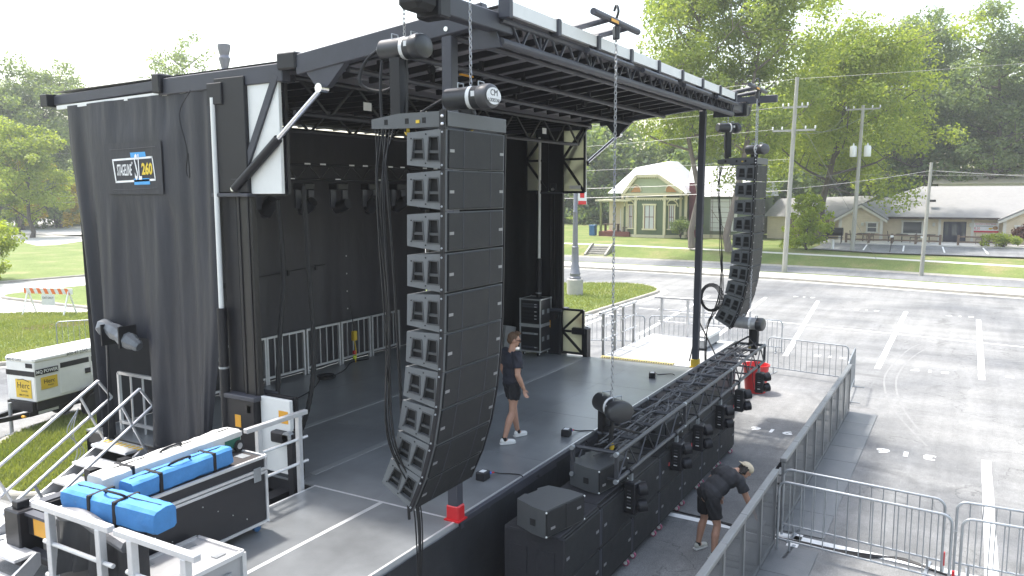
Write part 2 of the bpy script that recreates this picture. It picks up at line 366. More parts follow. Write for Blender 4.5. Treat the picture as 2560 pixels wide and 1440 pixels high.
for t, x, y, z in [('9 1 6', 18.05, 3.66, .36), ('3 1 6', 17.76, .91, .44), ('3 1 7', 26.5, .84, .4), ('3 1 8', 26.8, -1.6, .4), ('3 1 5', 27.26, 3.77, .4), ('3 1 4', 42.2, 7.2, .42), ('3 1 5', 38.9, 3.92, .42), ('3 1 7', 38.9, .22, .42)]: number(t, x, y, z, C_)
TYRE = M('tyre_scuff', (.205, .204, .20), .8, 0, .25, 5)
for pts in ([(32.26, .74), (30.72, 1.44), (28.21, 1.77), (25.49, 1.93), (23.69, 1.81), (22.2, 1.58), (20.81, 1.26), (19.45, .84), (18.54, .53)], [(31.96, .48), (30.39, 1.05), (28.15, 1.45), (25.47, 1.61), (23.53, 1.5), (21.79, 1.24), (20.36, .92), (19.16, .56)], [(40.5, 3.2), (38.2, .9), (36.6, -1.4), (35.8, -4)], [(31, 6.2), (29.4, 3.6), (29.0, .4), (29.8, -3)]):
    c = bez([(x, y, .004) for x, y in pts], 5); A = [(p.x, p.y) for p in c]; B = along_([(p.x, p.y) for p in c], .05); mb = MB(); n = len(A); mb.add([(*p, .0035) for p in A] + [(*p, .0035) for p in B], [(i, i + 1, n + i + 1, n + i) for i in range(n - 1)]); mb.build('tyre_mark', TYRE, LOT, smooth=False)
# lawns with kerbs
def lawn(name, poly, r, mat=LAWN, h=.12, lip=.4, kerb='kerb'):
    p = rounded(poly, r); kerb_ring(kerb, p, .16, h + .015, lip); return sheet(name, p, h, mat), p
_, P1 = lawn('lawn', [(7.35, 14.0), (20, 13.75), (20, 20.6), (11.65, 18.65), (9.0, 18.05), (7.35, 15.6)], .9, lip=.0)
_, P2 = lawn('lawn', [(13.0, 26.4), (14.2, 25.8), (24, 22.5), (27, 26), (20.9, 33.6), (18.9, 37.1), (8, 42), (2, 36), (4, 29)], 1.2, lip=.3)
_, P3 = lawn('lawn', [(-30, 62), (-4, 55.5), (25.9, 50.7), (31, 49.9), (47, 47), (50.5, 52), (51, 72), (60, 110), (-30, 115)], 1.5, lip=.3)
_, P4 = lawn('lawn', [(22, 14.6), (41.0, 14.35), (43.2, 16.6), (40.6, 21.5), (41, 44), (22, 44)], 1.6, lip=.45)
sheet('mulch_bed', rounded([(16.6, 31.4), (19.0, 30.6), (19.6, 31.6), (17.2, 32.6)], .6), .128, SOIL)
sheet('concrete_path', [(45.5, 82), (58, 118), (59.4, 117.4), (57.2, 88.5), (47.0, 81.2)], .13, CONCW)
sheet('back_road', [(40, 150), (60, 98), (75, 92), (150, 150), (60, 190)], .13, CONCW)
# loading drive concrete beside the trailer stairs and bright drive on the left
sheet('drive', [(-10, 47), (18.7, 37.3), (21.2, 33.8), (28, 26.5), (30, 37), (30.8, 49.2), (25.6, 50.1), (-6, 54.6)], .004, CONCW)
sheet('concrete_pad', [(-3, 13), (7.1, 13.2), (7.1, 15.6), (8.9, 18.2), (5, 23), (-3, 23)], .004, CONC)
# street side: slabs, verge, street, bank with upper path
KB = [(40.0, -40), (43.8, -18), (47.05, -2.5), (49.6, 8.74), (50.35, 17), (50.7, 25), (51.1, 40), (52, 74)]
def along(line, off):
    out = []
    for i, (x, y) in enumerate(line):
        a = Vector(line[max(0, i - 1)]); b = Vector(line[min(len(line) - 1, i + 1)]); d = (b - a).normalized(); out.append((x + d.y * off, y - d.x * off))
    return out
def strip(name, A, B, za, zb, mat, parent=None, n=None):
    mb = MB(); m = len(A); za = za if isinstance(za, list) else [za] * m; zb = zb if isinstance(zb, list) else [zb] * m
    mb.add([(*p, z) for p, z in zip(A, za)] + [(*p, z) for p, z in zip(B, zb)], [(i, i + 1, m + i + 1, m + i) for i in range(m - 1)])
    o = mb.build(name, mat, parent, smooth=False)
    if parent is None: o['kind'] = 'structure'
    return o
ka = KB; kb = along(KB, .16)
kerb = MB(); m_ = len(ka)
kerb.add([(*p, -.02) for p in ka] + [(*p, .13) for p in along(KB, .02)] + [(*p, .135) for p in kb], [(r * m_ + i, r * m_ + i + 1, (r + 1) * m_ + i + 1, (r + 1) * m_ + i) for r in range(2) for i in range(m_ - 1)])
kerb.build('street_kerb', KERB, smooth=False)['kind'] = 'structure'
strip('gutter', along(KB, -.5), along(KB, .01), .005, .005, CONC)
SW = strip('sidewalk', kb, along(KB, 3.2), .10, .10, CONC)
def poly_at(line, s):
    d = 0
    for a, b in zip(line, line[1:]):
        a = Vector(a); b = Vector(b); L = (b - a).length
        if d + L >= s: return a.lerp(b, (s - d) / L), (b - a).normalized()
        d += L
    return Vector(line[-1]), (Vector(line[-1]) - Vector(line[-2])).normalized()
s_ = 22.0
while s_ < 92:
    (p, d), (q, e) = poly_at(kb, s_ + .02), poly_at(kb, s_ + 2.98); nd = Vector((d.y, -d.x)); ne = Vector((e.y, -e.x)); zz = .132 + random.uniform(-.004, .006)
    mb = MB(); base = [p + nd * .02, q + ne * .02, q + ne * 2.95, p + nd * 2.95]
    mb.add([(v.x, v.y, .09) for v in base] + [(v.x, v.y, zz) for v in base], [(0, 1, 2, 3), (4, 5, 6, 7), (0, 1, 5, 4), (1, 2, 6, 5), (2, 3, 7, 6), (3, 0, 4, 7)])
    mb.build('slab', CONCW, SW, smooth=False); s_ += 3.0
strip('verge', along(KB, 3.1), along(KB, 4.0), .12, .09, LAWNF)
strip('street', along(KB, 3.95), along(KB, 8.6), .03, .03, ROADM)
fk = along(KB, 8.5); fk2 = along(KB, 8.66)
strip('far_kerb', fk, fk2, .0, .15, KERB)
bk = along(KB, 11.8); HB = [.55, .55, .55, .62, .72, .8, .85, .9]
strip('bank', fk2, bk, .14, HB, LAWNF)
strip('upper_path', bk, along(KB, 13.0), HB, [h + .01 for h in HB], CONCW)
far = [(150, -40), (150, -18), (150, -2.5), (150, 8.74), (150, 17), (150, 25), (150, 40), (150, 74)]
strip('far_ground', along(KB, 12.95), far, [h - .01 for h in HB], [1.0] * 8, LAWNF)
sheet('restaurant_lot', [(62.5, -45), (65.0, -14), (66.0, -3), (65.6, 6), (67.4, 11.2), (73.8, 10.9), (74.6, 4), (73.0, -4), (71, -45)], [.66, .68, .70, .72, .74, .86, .86, .84, .8], ROADM)
RL = bpy.data.objects['restaurant_lot']
for y in (-1.2, 1.6, 4.4, 7.2):
    mb = MB(); mb.add([(67.4, y, .757), (72.8, y + .3, .862), (72.8, y + .42, .862), (67.4, y + .12, .757)], [(0, 1, 2, 3)]); mb.build('painted_line', PAINT, RL, smooth=False)
mb = MB(); mb.prism([(73.2, -9), (73.6, 11.4), (78.6, 11.4), (78.6, -9)], (0, 0, .70), (1, 0, 0), (0, 1, 0), (0, 0, .22)); tag(mb.build('patio', CONCW, smooth=False), kind='structure')
# front-yard steps up the bank
st = thing('concrete_steps', 'concrete garden steps set into the grass bank', 'steps', (59.6, 26.6, .1))
for k in range(5):
    MB().bx(k * .28, k * .28 + .34, -.8, .8, 0, .12 + k * .16, .01).build('step', KERB, st)
for s in (-1, 1): MB().prism([(-.1, 0), (1.6, 0), (1.6, .98), (1.3, .98), (-.1, .2)], (0, s * .9 - .08, 0), (1, 0, 0), (0, 0, 1), (0, .16, 0)).build('cheek_wall', KERB, st)
# grass tufts on the nearest lawns
def inpoly(x, y, poly):
    c = np.zeros(len(x), bool); n = len(poly); j = n - 1
    for i in range(n):
        xi, yi = poly[i]; xj, yj = poly[j]; k = ((yi > y) != (yj > y)) & (x < (xj - xi) * (y - yi) / (yj - yi + 1e-12) + xi); c ^= k; j = i
    return c
def grass(name, poly, n, h, xr, yr, label):
    x = RNG.uniform(*xr, n); y = RNG.uniform(*yr, n); k = inpoly(x, y, poly); x = x[k]; y = y[k]; n = len(x)
    a = RNG.uniform(0, 6.283, n); hh = h * RNG.uniform(.5, 1.4, n); w = .012 + .01 * RNG.random(n); lx = RNG.normal(0, .35, n) * hh; ly = RNG.normal(0, .35, n) * hh
    V = np.empty((n, 3, 3)); V[:, 0] = np.c_[x - np.cos(a) * w, y - np.sin(a) * w, np.full(n, .115)]; V[:, 1] = np.c_[x + np.cos(a) * w, y + np.sin(a) * w, np.full(n, .115)]; V[:, 2] = np.c_[x + lx, y + ly, .12 + hh]
    me = bpy.data.meshes.new(name); me.vertices.add(3 * n); me.vertices.foreach_set('co', V.ravel()); me.loops.add(3 * n); me.loops.foreach_set('vertex_index', np.arange(3 * n)); me.polygons.add(n); me.polygons.foreach_set('loop_start', np.arange(n) * 3); me.update(); me.validate()
    me.materials.append(GRASSB); o = bpy.data.objects.new(name, me); COL.objects.link(o); tag(o, label, 'grass', kind='stuff')
GRASSB = leaf_mat('grass_blades', (0.145, 0.19, 0.055), (0.26, 0.28, 0.11), .35)
grass('grass', P1, 60000, .075, (7.2, 14), (13.8, 19), 'short mown grass of the wedge beside the trailer stairs')
grass('grass', P2, 80000, .09, (10, 24), (22, 38), 'short mown grass of the lawn behind the generator')
grass('grass', P4, 40000, .09, (26, 43), (14.3, 24), 'short mown grass round the lamp post base')
# ================================================================== trees
LEAF_A = leaf_mat('leaf_pecan', (0.115, 0.175, 0.036), (0.29, 0.335, 0.10), .5)
LEAF_B = leaf_mat('leaf_yellow_green', (0.135, 0.205, 0.034), (0.31, 0.35, 0.085), .5)
LEAF_D = leaf_mat('leaf_dark', (0.090, 0.140, 0.056), (0.21, 0.26, 0.115), .45)
LEAF_W = leaf_mat('leaf_wood', (0.105, 0.165, 0.066), (0.235, 0.29, 0.13), .45)
LEAF_G = leaf_mat('leaf_gold', (0.13, 0.13, 0.02), (0.27, 0.20, 0.035), .45)
LEAF_L = leaf_mat('leaf_lime', (0.15, 0.22, 0.02), (0.33, 0.38, 0.06), .5)
LEAF_P = leaf_mat('leaf_plum', (0.05, 0.02, 0.017), (0.12, 0.05, 0.045), .35)
BARK = M('bark', (0.17, 0.14, 0.115), .9, 0, .35, 6, .6, 18, stretch=(1, 1, .25))
BARKD = M('bark_dark', (0.09, 0.075, 0.06), .9, 0, .35, 6, .6, 18, stretch=(1, 1, .25))
def leaves_np(centres, radii, per, size, rng, flat=.75):
    """leaf quads spread through clumps; returns vertex array (n,4,3)"""
    out = []
    for c, r in zip(centres, radii):
        n = max(12, int(per * (r ** 1.6)))
        d = rng.normal(0, 1, (n, 3)); d /= np.linalg.norm(d, axis=1)[:, None]; rad = r * rng.random(n) ** .42
        p = np.array(c) + d * rad[:, None] * np.array([1, 1, flat])
        nrm = d * .6 + rng.normal(0, .7, (n, 3)) + np.array([0, 0, .5]); nrm /= np.linalg.norm(nrm, axis=1)[:, None]
        a = np.cross(nrm, rng.normal(0, 1, (n, 3))); a /= np.linalg.norm(a, axis=1)[:, None] + 1e-9; b = np.cross(nrm, a)
        s = size * rng.uniform(.55, 1.3, n)[:, None]; w = s * .55
        out.append(np.stack([p - a * s, p + b * w, p + a * s * .9 - nrm * s * .25, p - b * w], 1))
    return np.concatenate(out)
def quads_mesh(name, Q, mat):
    n = len(Q); me = bpy.data.meshes.new(name); me.vertices.add(4 * n); me.vertices.foreach_set('co', Q.reshape(-1)); me.loops.add(4 * n); me.loops.foreach_set('vertex_index', np.arange(4 * n))
    me.polygons.add(n); me.polygons.foreach_set('loop_start', np.arange(n) * 4); me.update(); me.validate(); me.materials.append(mat); return me
def skeleton(H, rx, z0, seed, lean=(0, 0), nl=9, tr=.3, dense=1.0, up=.6):
    """limbs and clump centres of one tree, base at origin"""
    r = random.Random(seed); limbs = []; C = []; R = []
    top = Vector((lean[0], lean[1], H * .86)); pts = [Vector((lean[0] * t ** 1.5 + r.uniform(-.02, .02) * H * (t > 0), lean[1] * t ** 1.5 + r.uniform(-.02, .02) * H * (t > 0), H * .86 * t)) for t in (0, .06, .2, .4, .6, .8, 1)]
    limbs.append((pts, [tr * k for k in (1.35, 1.05, .9, .72, .5, .3, .1)]))
    def at(t):
        f = t * 6; i = min(5, int(f)); return pts[i].lerp(pts[i + 1], f - i)
    for i in range(nl):
        t = (z0 / H + .02) + (0.95 - z0 / H) * (i + r.random() * .6) / nl; t = min(.97, t / .86 * .9); p = at(t); a = i * 2.4 + r.uniform(-.5, .5)
        fr = (t - z0 / H) / (1 - z0 / H); ln = rx * (1.0 - .55 * max(0, fr - .45) / .55) * r.uniform(.75, 1.12)
        q = p + Vector((math.cos(a) * ln, math.sin(a) * ln, ln * up * r.uniform(.4, 1.1))); mid = p.lerp(q, .5) + Vector((r.uniform(-.1, .1), r.uniform(-.1, .1), -.06)) * ln
        limbs.append((bez([p, mid, q], 3), [tr * .42 * (1 - .8 * k / 6) for k in range(7)]))
        for k in range(int(4 * dense) + 1):
            s = .4 + .6 * (k / (4 * dense)); b = (p.lerp(mid, s * 2) if s < .5 else mid.lerp(q, s * 2 - 1)); off = Vector((r.gauss(0, .24), r.gauss(0, .24), r.gauss(.06, .2))) * rx
            e = b + off; limbs.append(([b, b.lerp(e, .5) + Vector((0, 0, .05 * rx)), e], [tr * .13, tr * .09, tr * .04])); C.append(e); R.append(rx * r.uniform(.16, .34))
    for k in range(int(5 * dense)):
        e = top + Vector((r.gauss(0, .2) * rx, r.gauss(0, .2) * rx, r.uniform(-.1, .14) * H)); C.append(e); R.append(rx * r.uniform(.16, .3))
    return limbs, C, R
TREES = 0
def tree(name, label, base, H, rx, z0, seed, leaf, bark=BARK, lean=(0, 0), nl=10, tr=.3, per=75, size=.22, dense=1.0, group=None, up=.6):
    limbs, C, R = skeleton(H, rx, z0, seed, lean, nl, tr, dense, up); rng = np.random.default_rng(seed)
    o = thing(name, label, 'tree', base, 0, group); mb = MB()
    for p, r in limbs: mb.path(p, r[:len(p)] if len(r) >= len(p) else r + [r[-1]] * (len(p) - len(r)), 7 if r[0] > .1 else 4, cap=False)
    mb.build('trunk', bark, o)
    Q = leaves_np(C, R, per, size, rng); c = bpy.data.objects.new('crown', quads_mesh('crown', Q, leaf)); COL.objects.link(c); c.parent = o; return o
tree('pecan_tree', 'tall pale-trunked tree left of the two in front of the green house', (62.2, 19.3, .85), 25, 6.4, 9.5, 3, LEAF_A, nl=17, tr=.24, per=170, size=.15, dense=1.3)
tree('pecan_tree', 'tall pale-trunked leaning tree seen beside the far speaker column', (61.6, 16.2, .8), 24, 5.4, 9.0, 8, LEAF_A, lean=(1.0, -2.6), nl=15, tr=.25, per=165, size=.15, dense=1.15)
tree('shade_tree', 'broad yellow-green shade tree behind the transformer pole', (75.0, 11.6, .9), 18.5, 7.8, 6.6, 21, LEAF_B, BARKD, lean=(0, -2.2), nl=17, tr=.32, per=150, size=.16, dense=1.35, up=.5)
tree('ornamental_tree', 'small bright green ornamental tree at the restaurant lot corner', (66.3, 11.3, .75), 4.2, 2.0, .7, 5, LEAF_L, BARKD, nl=12, tr=.09, per=300, size=.12, dense=1.2, up=.3)
tree('backdrop_tree', 'tall dark tree with open crown right of the shade tree', (108, 5.2, .9), 26, 7.4, 9, 31, LEAF_D, BARKD, lean=(0, 1.5), nl=15, tr=.42, per=110, size=.20, dense=1.15)
tree('backdrop_tree', 'tall dark tree at the right edge behind the cream roof', (106, -1.8, .9), 24, 7.6, 7, 37, LEAF_D, BARKD, nl=16, tr=.42, per=110, size=.20, dense=1.2)
tree('backdrop_tree', 'grey-green tree between the shade tree and the open crown', (106, 11.0, .9), 22, 7.5, 5, 41, LEAF_W, BARKD, nl=15, tr=.4, per=110, size=.20, dense=1.2)
tree('maple_tree', 'round yellow-green maple on the lawn left of the curtain', (53.4, 97, .1), 13.2, 4.6, 3.0, 12, LEAF_B, BARKD, nl=15, tr=.25, per=120, size=.2, dense=1.3)
tree('golden_tree', 'small golden tree beside the black curtain edge', (60.5, 97.5, .1), 6.6, 2.7, 1.6, 14, LEAF_G, BARKD, nl=11, tr=.12, per=190, size=.17, dense=1.2)
tree('young_tree', 'light green young tree cut by the left picture edge', (24.6, 51.6, .12), 5.4, 2.4, .35, 16, LEAF_B, BARK, nl=15, tr=.1, per=240, size=.12, dense=1.3, up=.2)
tree('lawn_oak', 'big dark oak behind the yellow-green maple', (71, 121, 0), 24, 8.5, 5, 51, LEAF_D, BARKD, nl=16, tr=.5, per=90, size=.23, dense=1.3)
tree('lawn_oak', 'dark oak at the far left edge of the picture', (64.5, 120, 0), 21, 8.0, 4, 53, LEAF_D, BARKD, nl=15, tr=.5, per=90, size=.23, dense=1.3)
tree('reddish_tree', 'reddish small tree peeping out at the left edge behind the maple', (57.2, 106.5, 0), 11, 3.6, 3, 55, LEAF_G, BARKD, nl=9, tr=.2, per=90, size=.2)
tree('open_tree', 'open-crowned dark tree rising above the curtain track', (78.2, 100.6, 0), 28.5, 6.3, 17, 57, LEAF_D, BARKD, nl=12, tr=.42, per=38, size=.23, dense=.9)
tree('open_tree', 'tree top just showing over the stage roof', (93.6, 75, 0), 29.2, 3.6, 22, 59, LEAF_D, BARKD, nl=8, tr=.4, per=44, size=.3)
# far wood that reads as one mass
def wood(name, spots, leaf, label):
    rng = np.random.default_rng(77); Qs = []
    for i, (x, y, H, rx) in enumerate(spots):
        _, C, R = skeleton(H, rx, H * .08, 100 + i, nl=11, dense=1.0, up=.3); C = [(c[0] + x, c[1] + y, c[2]) for c in C]; Qs.append(leaves_np(C, [r * 1.15 for r in R], 26, .38, rng))
    o = bpy.data.objects.new(name, quads_mesh(name, np.concatenate(Qs), leaf)); COL.objects.link(o); tag(o, label, 'woodland', kind='stuff')
_r = random.Random(4); sp = []
for i in range(38):
    y = -22 + i * 2.5 + _r.uniform(-1, 1); f = max(0, min(1, (y + 10) / 60)); H = (21 - 6 * f) * _r.uniform(.85, 1.12)
    sp.append((112 + _r.uniform(-5, 7) - .10 * max(0, y - 20), y, H, 6.2 * _r.uniform(.9, 1.2)))
for i in range(12): sp.append((103 + _r.uniform(-3, 3), 24 + i * 3.4, 8.5 * _r.uniform(.8, 1.2), 4.6))
wood('woodland', sp, LEAF_W, 'hazy green wood closing the view behind house and restaurant')
sp = [(20 + i * 5.2 + _r.uniform(-1, 1), 146 - i * 1.3 + _r.uniform(-4, 4), 15 * _r.uniform(.8, 1.2), 6.5) for i in range(14)]
wood('woodland', sp, LEAF_D, 'dark trees massed beyond the left lawn and far road')
def shrub(name, label, c, r, leaf, seed, per=420, size=.1, cat='shrub'):
    rng = np.random.default_rng(seed); rr = random.Random(seed); C = [(rr.gauss(0, .4) * r[0], rr.gauss(0, .4) * r[1], r[2] * rr.uniform(.3, .8)) for _ in range(16)]
    o = thing(name, label, cat, c); f = bpy.data.objects.new('foliage', quads_mesh('foliage', leaves_np(C, [min(r) * rr.uniform(.4, .65) for _ in C], per, size, rng), leaf)); COL.objects.link(f); f.parent = o
    mb = MB()
    for q in C[:8]: mb.path([(0, 0, -.05), (q[0] * .4, q[1] * .4, q[2] * .6), q], [.03, .02, .01], 4, False)
    mb.build('stem', BARKD, o)
shrub('shrub', 'dark green shrub at the corner of the green house', (74.2, 24.2, .9), (.9, 1.3, 2.2), LEAF_D, 61)
shrub('shrub', 'low yellow-green shrub at the end of the patio fence', (73.5, -2.2, .85), (.8, 1.5, 1.1), LEAF_B, 63)
shrub('shrub', 'plum-coloured shrub beside the right gable of the restaurant', (74.8, -4.2, .9), (.9, 1.3, 2.0), LEAF_P, 65)
# ================================================================== green Victorian house
def clap(name, col, period=.13, axis='Z', depth=.5, var=.1):
    m = M(name, col, .6, 0, var, 2); nt = m.node_tree; N = nt.nodes; L = nt.links; b = N['Principled BSDF']
    g = N.new('ShaderNodeNewGeometry'); w = N.new('ShaderNodeTexWave'); w.bands_direction = axis; w.wave_profile = 'SAW'; w.inputs['Scale'].default_value = .314 / period; w.inputs['Distortion'].default_value = 0
    L.new(g.outputs['Position'], w.inputs['Vector']); bp = N.new('ShaderNodeBump'); bp.inputs['Strength'].default_value = depth; bp.inputs['Distance'].default_value = .03; L.new(w.outputs[0], bp.inputs['Height']); L.new(bp.outputs[0], b.inputs['Normal']); return m
GREEN = clap('green_clapboard', (0.115, 0.15, 0.085)); CREAM = M('cream_trim', (0.62, 0.56, 0.38), .55, 0, .06, 3); MAROON = M('maroon_paint', (0.13, 0.025, 0.035), .6, 0, .15)
METALR = clap('white_metal_roof', (0.52, 0.52, 0.53), .45, 'Y', .5, .05); GREYR = M('grey_shingle', (0.225, 0.22, 0.213), .85, 0, .12, 3, .3, 20, dirt=.35, dcol=(.16, .155, .15))
FISH = clap('fishscale_sage', (0.36, 0.40, 0.26), .3); TERRA = M('terracotta_panel', (0.45, 0.22, 0.08), .7); OLIVE = M('olive_paint', (0.17, 0.18, 0.06), .6)
GLASS = M('window_glass', (0.05, 0.06, 0.06), .06, 0, .1, 2, spec=.8); CURT = M('white_curtain', (0.55, 0.56, 0.55), .8, 0, .1, 8, stretch=(1, 6, 1)); BRICK = M('brick_red', (0.2, 0.07, 0.05), .8, 0, .3, 9); WOODD = M('weathered_wood', (0.17, 0.12, 0.085), .85, 0, .3, 8, .3, 30)
house = thing('victorian_house', 'green Victorian house with cream trim, bay window and white metal roof', 'house', (76, 27, .85))
def hb(name, mb, mat, par=None): return mb.build(name, mat, par or house, world=True)
x0 = 75.0
foot = [(x0, 29.13), (x0, 26.13), (x0 + .95, 24.85), (x0 + .95, 24.3), (x0 + 9, 24.3), (x0 + 9, 30.9), (x0 + .95, 30.9), (x0 + .95, 30.4)]
mb = MB(); mb.prism(foot, (0, 0, 1.0), (1, 0, 0), (0, 1, 0), (0, 0, 4.1)); hb('wall', mb, GREEN)
mb = MB(); mb.prism([(a - .05 if a < 76 else a, b) for a, b in foot], (0, 0, .7), (1, 0, 0), (0, 1, 0), (0, 0, .4)); hb('skirting', mb, CREAM)
for (a, b) in foot[:4] + foot[6:]: hb('corner_board', MB().bx(a - .07, a + .1, b - .13, b + .13, 1.1, 5.0), CREAM)
mb = MB(); mb.bx(x0 - .3, x0 + 1.2, 24.1, 30.55, 4.95, 5.2); mb.bx(x0 - .1, x0 + 1.0, 24.6, 30.2, 4.6, 4.75); hb('cornice', mb, CREAM)
mb = MB()
for i in range(22): mb.prism([(-.11, 0), (.11, 0), (0, -.16)], (x0 - .12, 24.9 + i * .235, 4.62), (0, 1, 0), (0, 0, 1), (.04, 0, 0))
hb('scalloped_valance', mb, CREAM)
for s, yc in ((1, 25.4), (-1, 29.85)):
    mb = MB(); mb.path([Vector((x0 + .25 - .3 * math.sin(t), yc + s * (-.55 * math.cos(t)), 3.9 + .65 * math.sin(t))) for t in np.linspace(0, math.pi, 9)], .07, 5); hb('corner_bracket', mb, CREAM)
# gable with clipped top over the bay
gp = [(30.3, 5.2), (24.2, 5.2), (26.74, 6.88), (28.97, 6.88)]
mb = MB(); mb.prism(gp, (x0 - .1, 0, 0), (0, 1, 0), (0, 0, 1), (3.2, 0, 0)); g = hb('gable', mb, FISH)
mb = MB()
for (a, b), (c, d) in ((gp[0], gp[3]), (gp[3], gp[2]), (gp[2], gp[1])): mb.bar((x0 - .28, a, b), (x0 - .28, c, d), .22, .3)
for i in range(9):
    t = .12 + .1 * i
    mb.box((x0 - .2, 26.95 + i * .23, 6.68), (.06, .1, .12))
hb('gable_trim', mb, CREAM, g)
for s, yc in ((1, 25.45), (-1, 29.1)):
    mb = MB(); mb.prism([(-.55 * s, 0), (.5 * s, 0), (.45 * s, .55), (0, .62)], (x0 - .17, yc, 5.28), (0, 1, 0), (0, 0, 1), (.05, 0, 0)); hb('gable_panel', mb, TERRA, g)
    mb = MB(); mb.path([Vector((x0 - .2, yc + .6 * s * math.cos(t), 5.3 + .75 * math.sin(t))) for t in np.linspace(math.pi * .05, math.pi * .95, 8)], .06, 5); hb('gable_arch', mb, CREAM, g)
# roofs
def roofmesh(name, V, F, mat, par=None): return hb(name, MB().add(V, F), mat, par)
roofmesh('roof', [(x0 + .3, 32.3, 5.2), (x0 + .3, 24.0, 5.2), (x0 + 9.6, 24.0, 5.2), (x0 + 9.6, 32.3, 5.2), (x0 + 4.2, 30.8, 7.85), (x0 + 4.2, 27.0, 8.45), (x0 + 6.5, 27.0, 8.45), (x0 + 6.5, 30.8, 7.85)],
         [(0, 1, 5, 4), (1, 2, 6, 5), (2, 3, 7, 6), (3, 0, 4, 7), (4, 5, 6, 7), (0, 3, 2, 1)], METALR)
roofmesh('gable_roof', [(x0 - .35, 30.5, 5.15), (x0 - .35, 28.97, 6.98), (x0 - .35, 26.74, 6.98), (x0 - .35, 24.0, 5.15), (x0 + 3.5, 30.5, 5.15), (x0 + 3.5, 28.97, 6.98), (x0 + 3.5, 26.74, 6.98), (x0 + 3.5, 24.0, 5.15)],
         [(0, 1, 5, 4), (1, 2, 6, 5), (2, 3, 7, 6)], METALR)
mb = MB(); mb.bx(77.2, 86, 18.2, 24.3, 1.0, 4.9); w2 = hb('rear_wing', mb, GREEN)
roofmesh('wing_roof', [(76.7, 17.7, 4.85), (76.7, 24.6, 4.85), (86.5, 24.6, 4.85), (86.5, 17.7, 4.85), (81.5, 17.7, 7.9), (81.5, 25.6, 7.9)], [(0, 1, 5, 4), (2, 3, 4, 5), (0, 4, 3), (1, 2, 5), (0, 3, 2, 1)], METALR, w2)
mb = MB(); mb.bx(77.0, 77.6, 18.2, 24.3, .8, 1.15); hb('wing_skirting', mb, CREAM, w2)
mb = MB(); mb.bx(76.6, 77.5, 23.3, 24.2, .8, 6.2); hb('chimney', mb, MAROON)
mb = MB(); mb.bx(77.05, 77.2, 19.6, 22.2, 1.5, 4.6); hb('covered_window', mb, CURT, w2)
def window(par, X, y0, y1, z0, z1, glass, trim, name='window', cols=2, rows=2, red=None, t=.13):
    mb = MB(); mb.bx(X - .08, X + .04, y0, y1, z0, z1); wd = mb.build(name, glass, par, world=True)
    f = MB(); f.bx(X - .13, X - .02, y0 - t, y0, z0 - t, z1 + t); f.bx(X - .13, X - .02, y1, y1 + t, z0 - t, z1 + t); f.bx(X - .16, X - .02, y0 - t - .08, y1 + t + .08, z1, z1 + t); f.bx(X - .2, X - .02, y0 - t - .08, y1 + t + .08, z0 - t, z0)
    off(f, wd, 'frame', trim)
    s = MB()
    for k in range(1, cols): yy = y0 + (y1 - y0) * k / cols; s.bx(X - .1, X - .05, yy - .025, yy + .025, z0, z1)
    for k in range(1, rows): zz = z0 + (z1 - z0) * k / rows; s.bx(X - .11, X - .055, y0, y1, zz - .03, zz + .03)
    if red:
        for yy in (y0 + .03, y1 - .03): s.bx(X - .12, X - .06, yy - .03, yy + .03, z0, z1)
    off(s, wd, 'sash', red or trim); return wd
def off(mb, par, name, mat): return mb.build(name, mat, par, world=True)
window(house, x0 - .02, 27.15, 28.15, 1.72, 4.0, CURT, CREAM, red=MAROON, t=.16)
wd = window(house, 75.35, 25.25, 25.75, 1.72, 4.0, CURT, CREAM, red=MAROON, t=.12)
window(house, 75.4, 29.55, 29.95, 1.72, 4.0, CURT, CREAM, red=MAROON, t=.1)
# porch
mb = MB(); mb.bx(75.2, 78, 29.9, 33.2, .8, 1.32); hb('porch_floor', mb, BRICK)
mb = MB(); mb.bx(74.9, 78.3, 29.7, 33.5, 4.38, 4.56); hb('porch_roof', mb, CREAM)
for y in (33.0, 31.5): mb = MB(); mb.bx(75.2, 75.38, y - .1, y + .1, 1.3, 4.4); hb('porch_post', mb, OLIVE)
mb = MB(); mb.bx(77.9, 78.1, 30.9, 33.2, 1.3, 4.5); hb('porch_wall', mb, CREAM)
mb = MB(); mb.bx(77.8, 77.92, 31.2, 31.9, 1.32, 3.6); hb('porch_shutter', mb, WHT)
cr = thing('porch_chair', 'brown chair on the porch of the green house', 'chair', (75.9, 30.5, 1.32)); MB().bx(-.25, .25, -.25, .25, .4, .46).build('seat', WOODD, cr); MB().bx(.2, .26, -.25, .25, .4, .95).build('backrest', WOODD, cr)
for a in (-.22, .22):
    for b in (-.22, .22): MB().bx(a - .02, a + .02, b - .02, b + .02, 0, .42).build('leg', WOODD, cr)
bt = thing('porch_table', 'wooden bench table on the porch of the green house', 'table', (75.8, 32.0, 1.32)); MB().bx(-.3, .3, -.8, .8, .7, .76).build('tabletop', WOODD, bt)
for b in (-.7, .7): MB().bx(-.25, .25, b - .03, b + .03, 0, .7).build('leg', WOODD, bt)
bn = thing('recycling_bin', 'blue wheeled bin beside the porch of the green house', 'bin', (74.9, 33.7, .9)); BLUEB = M('blue_bin', (0.03, 0.12, 0.28), .5)
MB().prism([(-.28, 0), (.28, 0), (.33, 1.0), (-.33, 1.0)], (0, -.3, 0), (1, 0, 0), (0, 0, 1), (0, .6, 0)).build('body', BLUEB, bn); MB().bx(-.36, .36, -.34, .34, 1.0, 1.07, .02).build('lid', BLUEB, bn)
sc = thing('scaffold', 'rusty scaffold frame standing against the green house', 'scaffold', (76.2, 21.0, .85))
RUST = M('scaffold_steel', (0.12, 0.09, 0.07), .7)
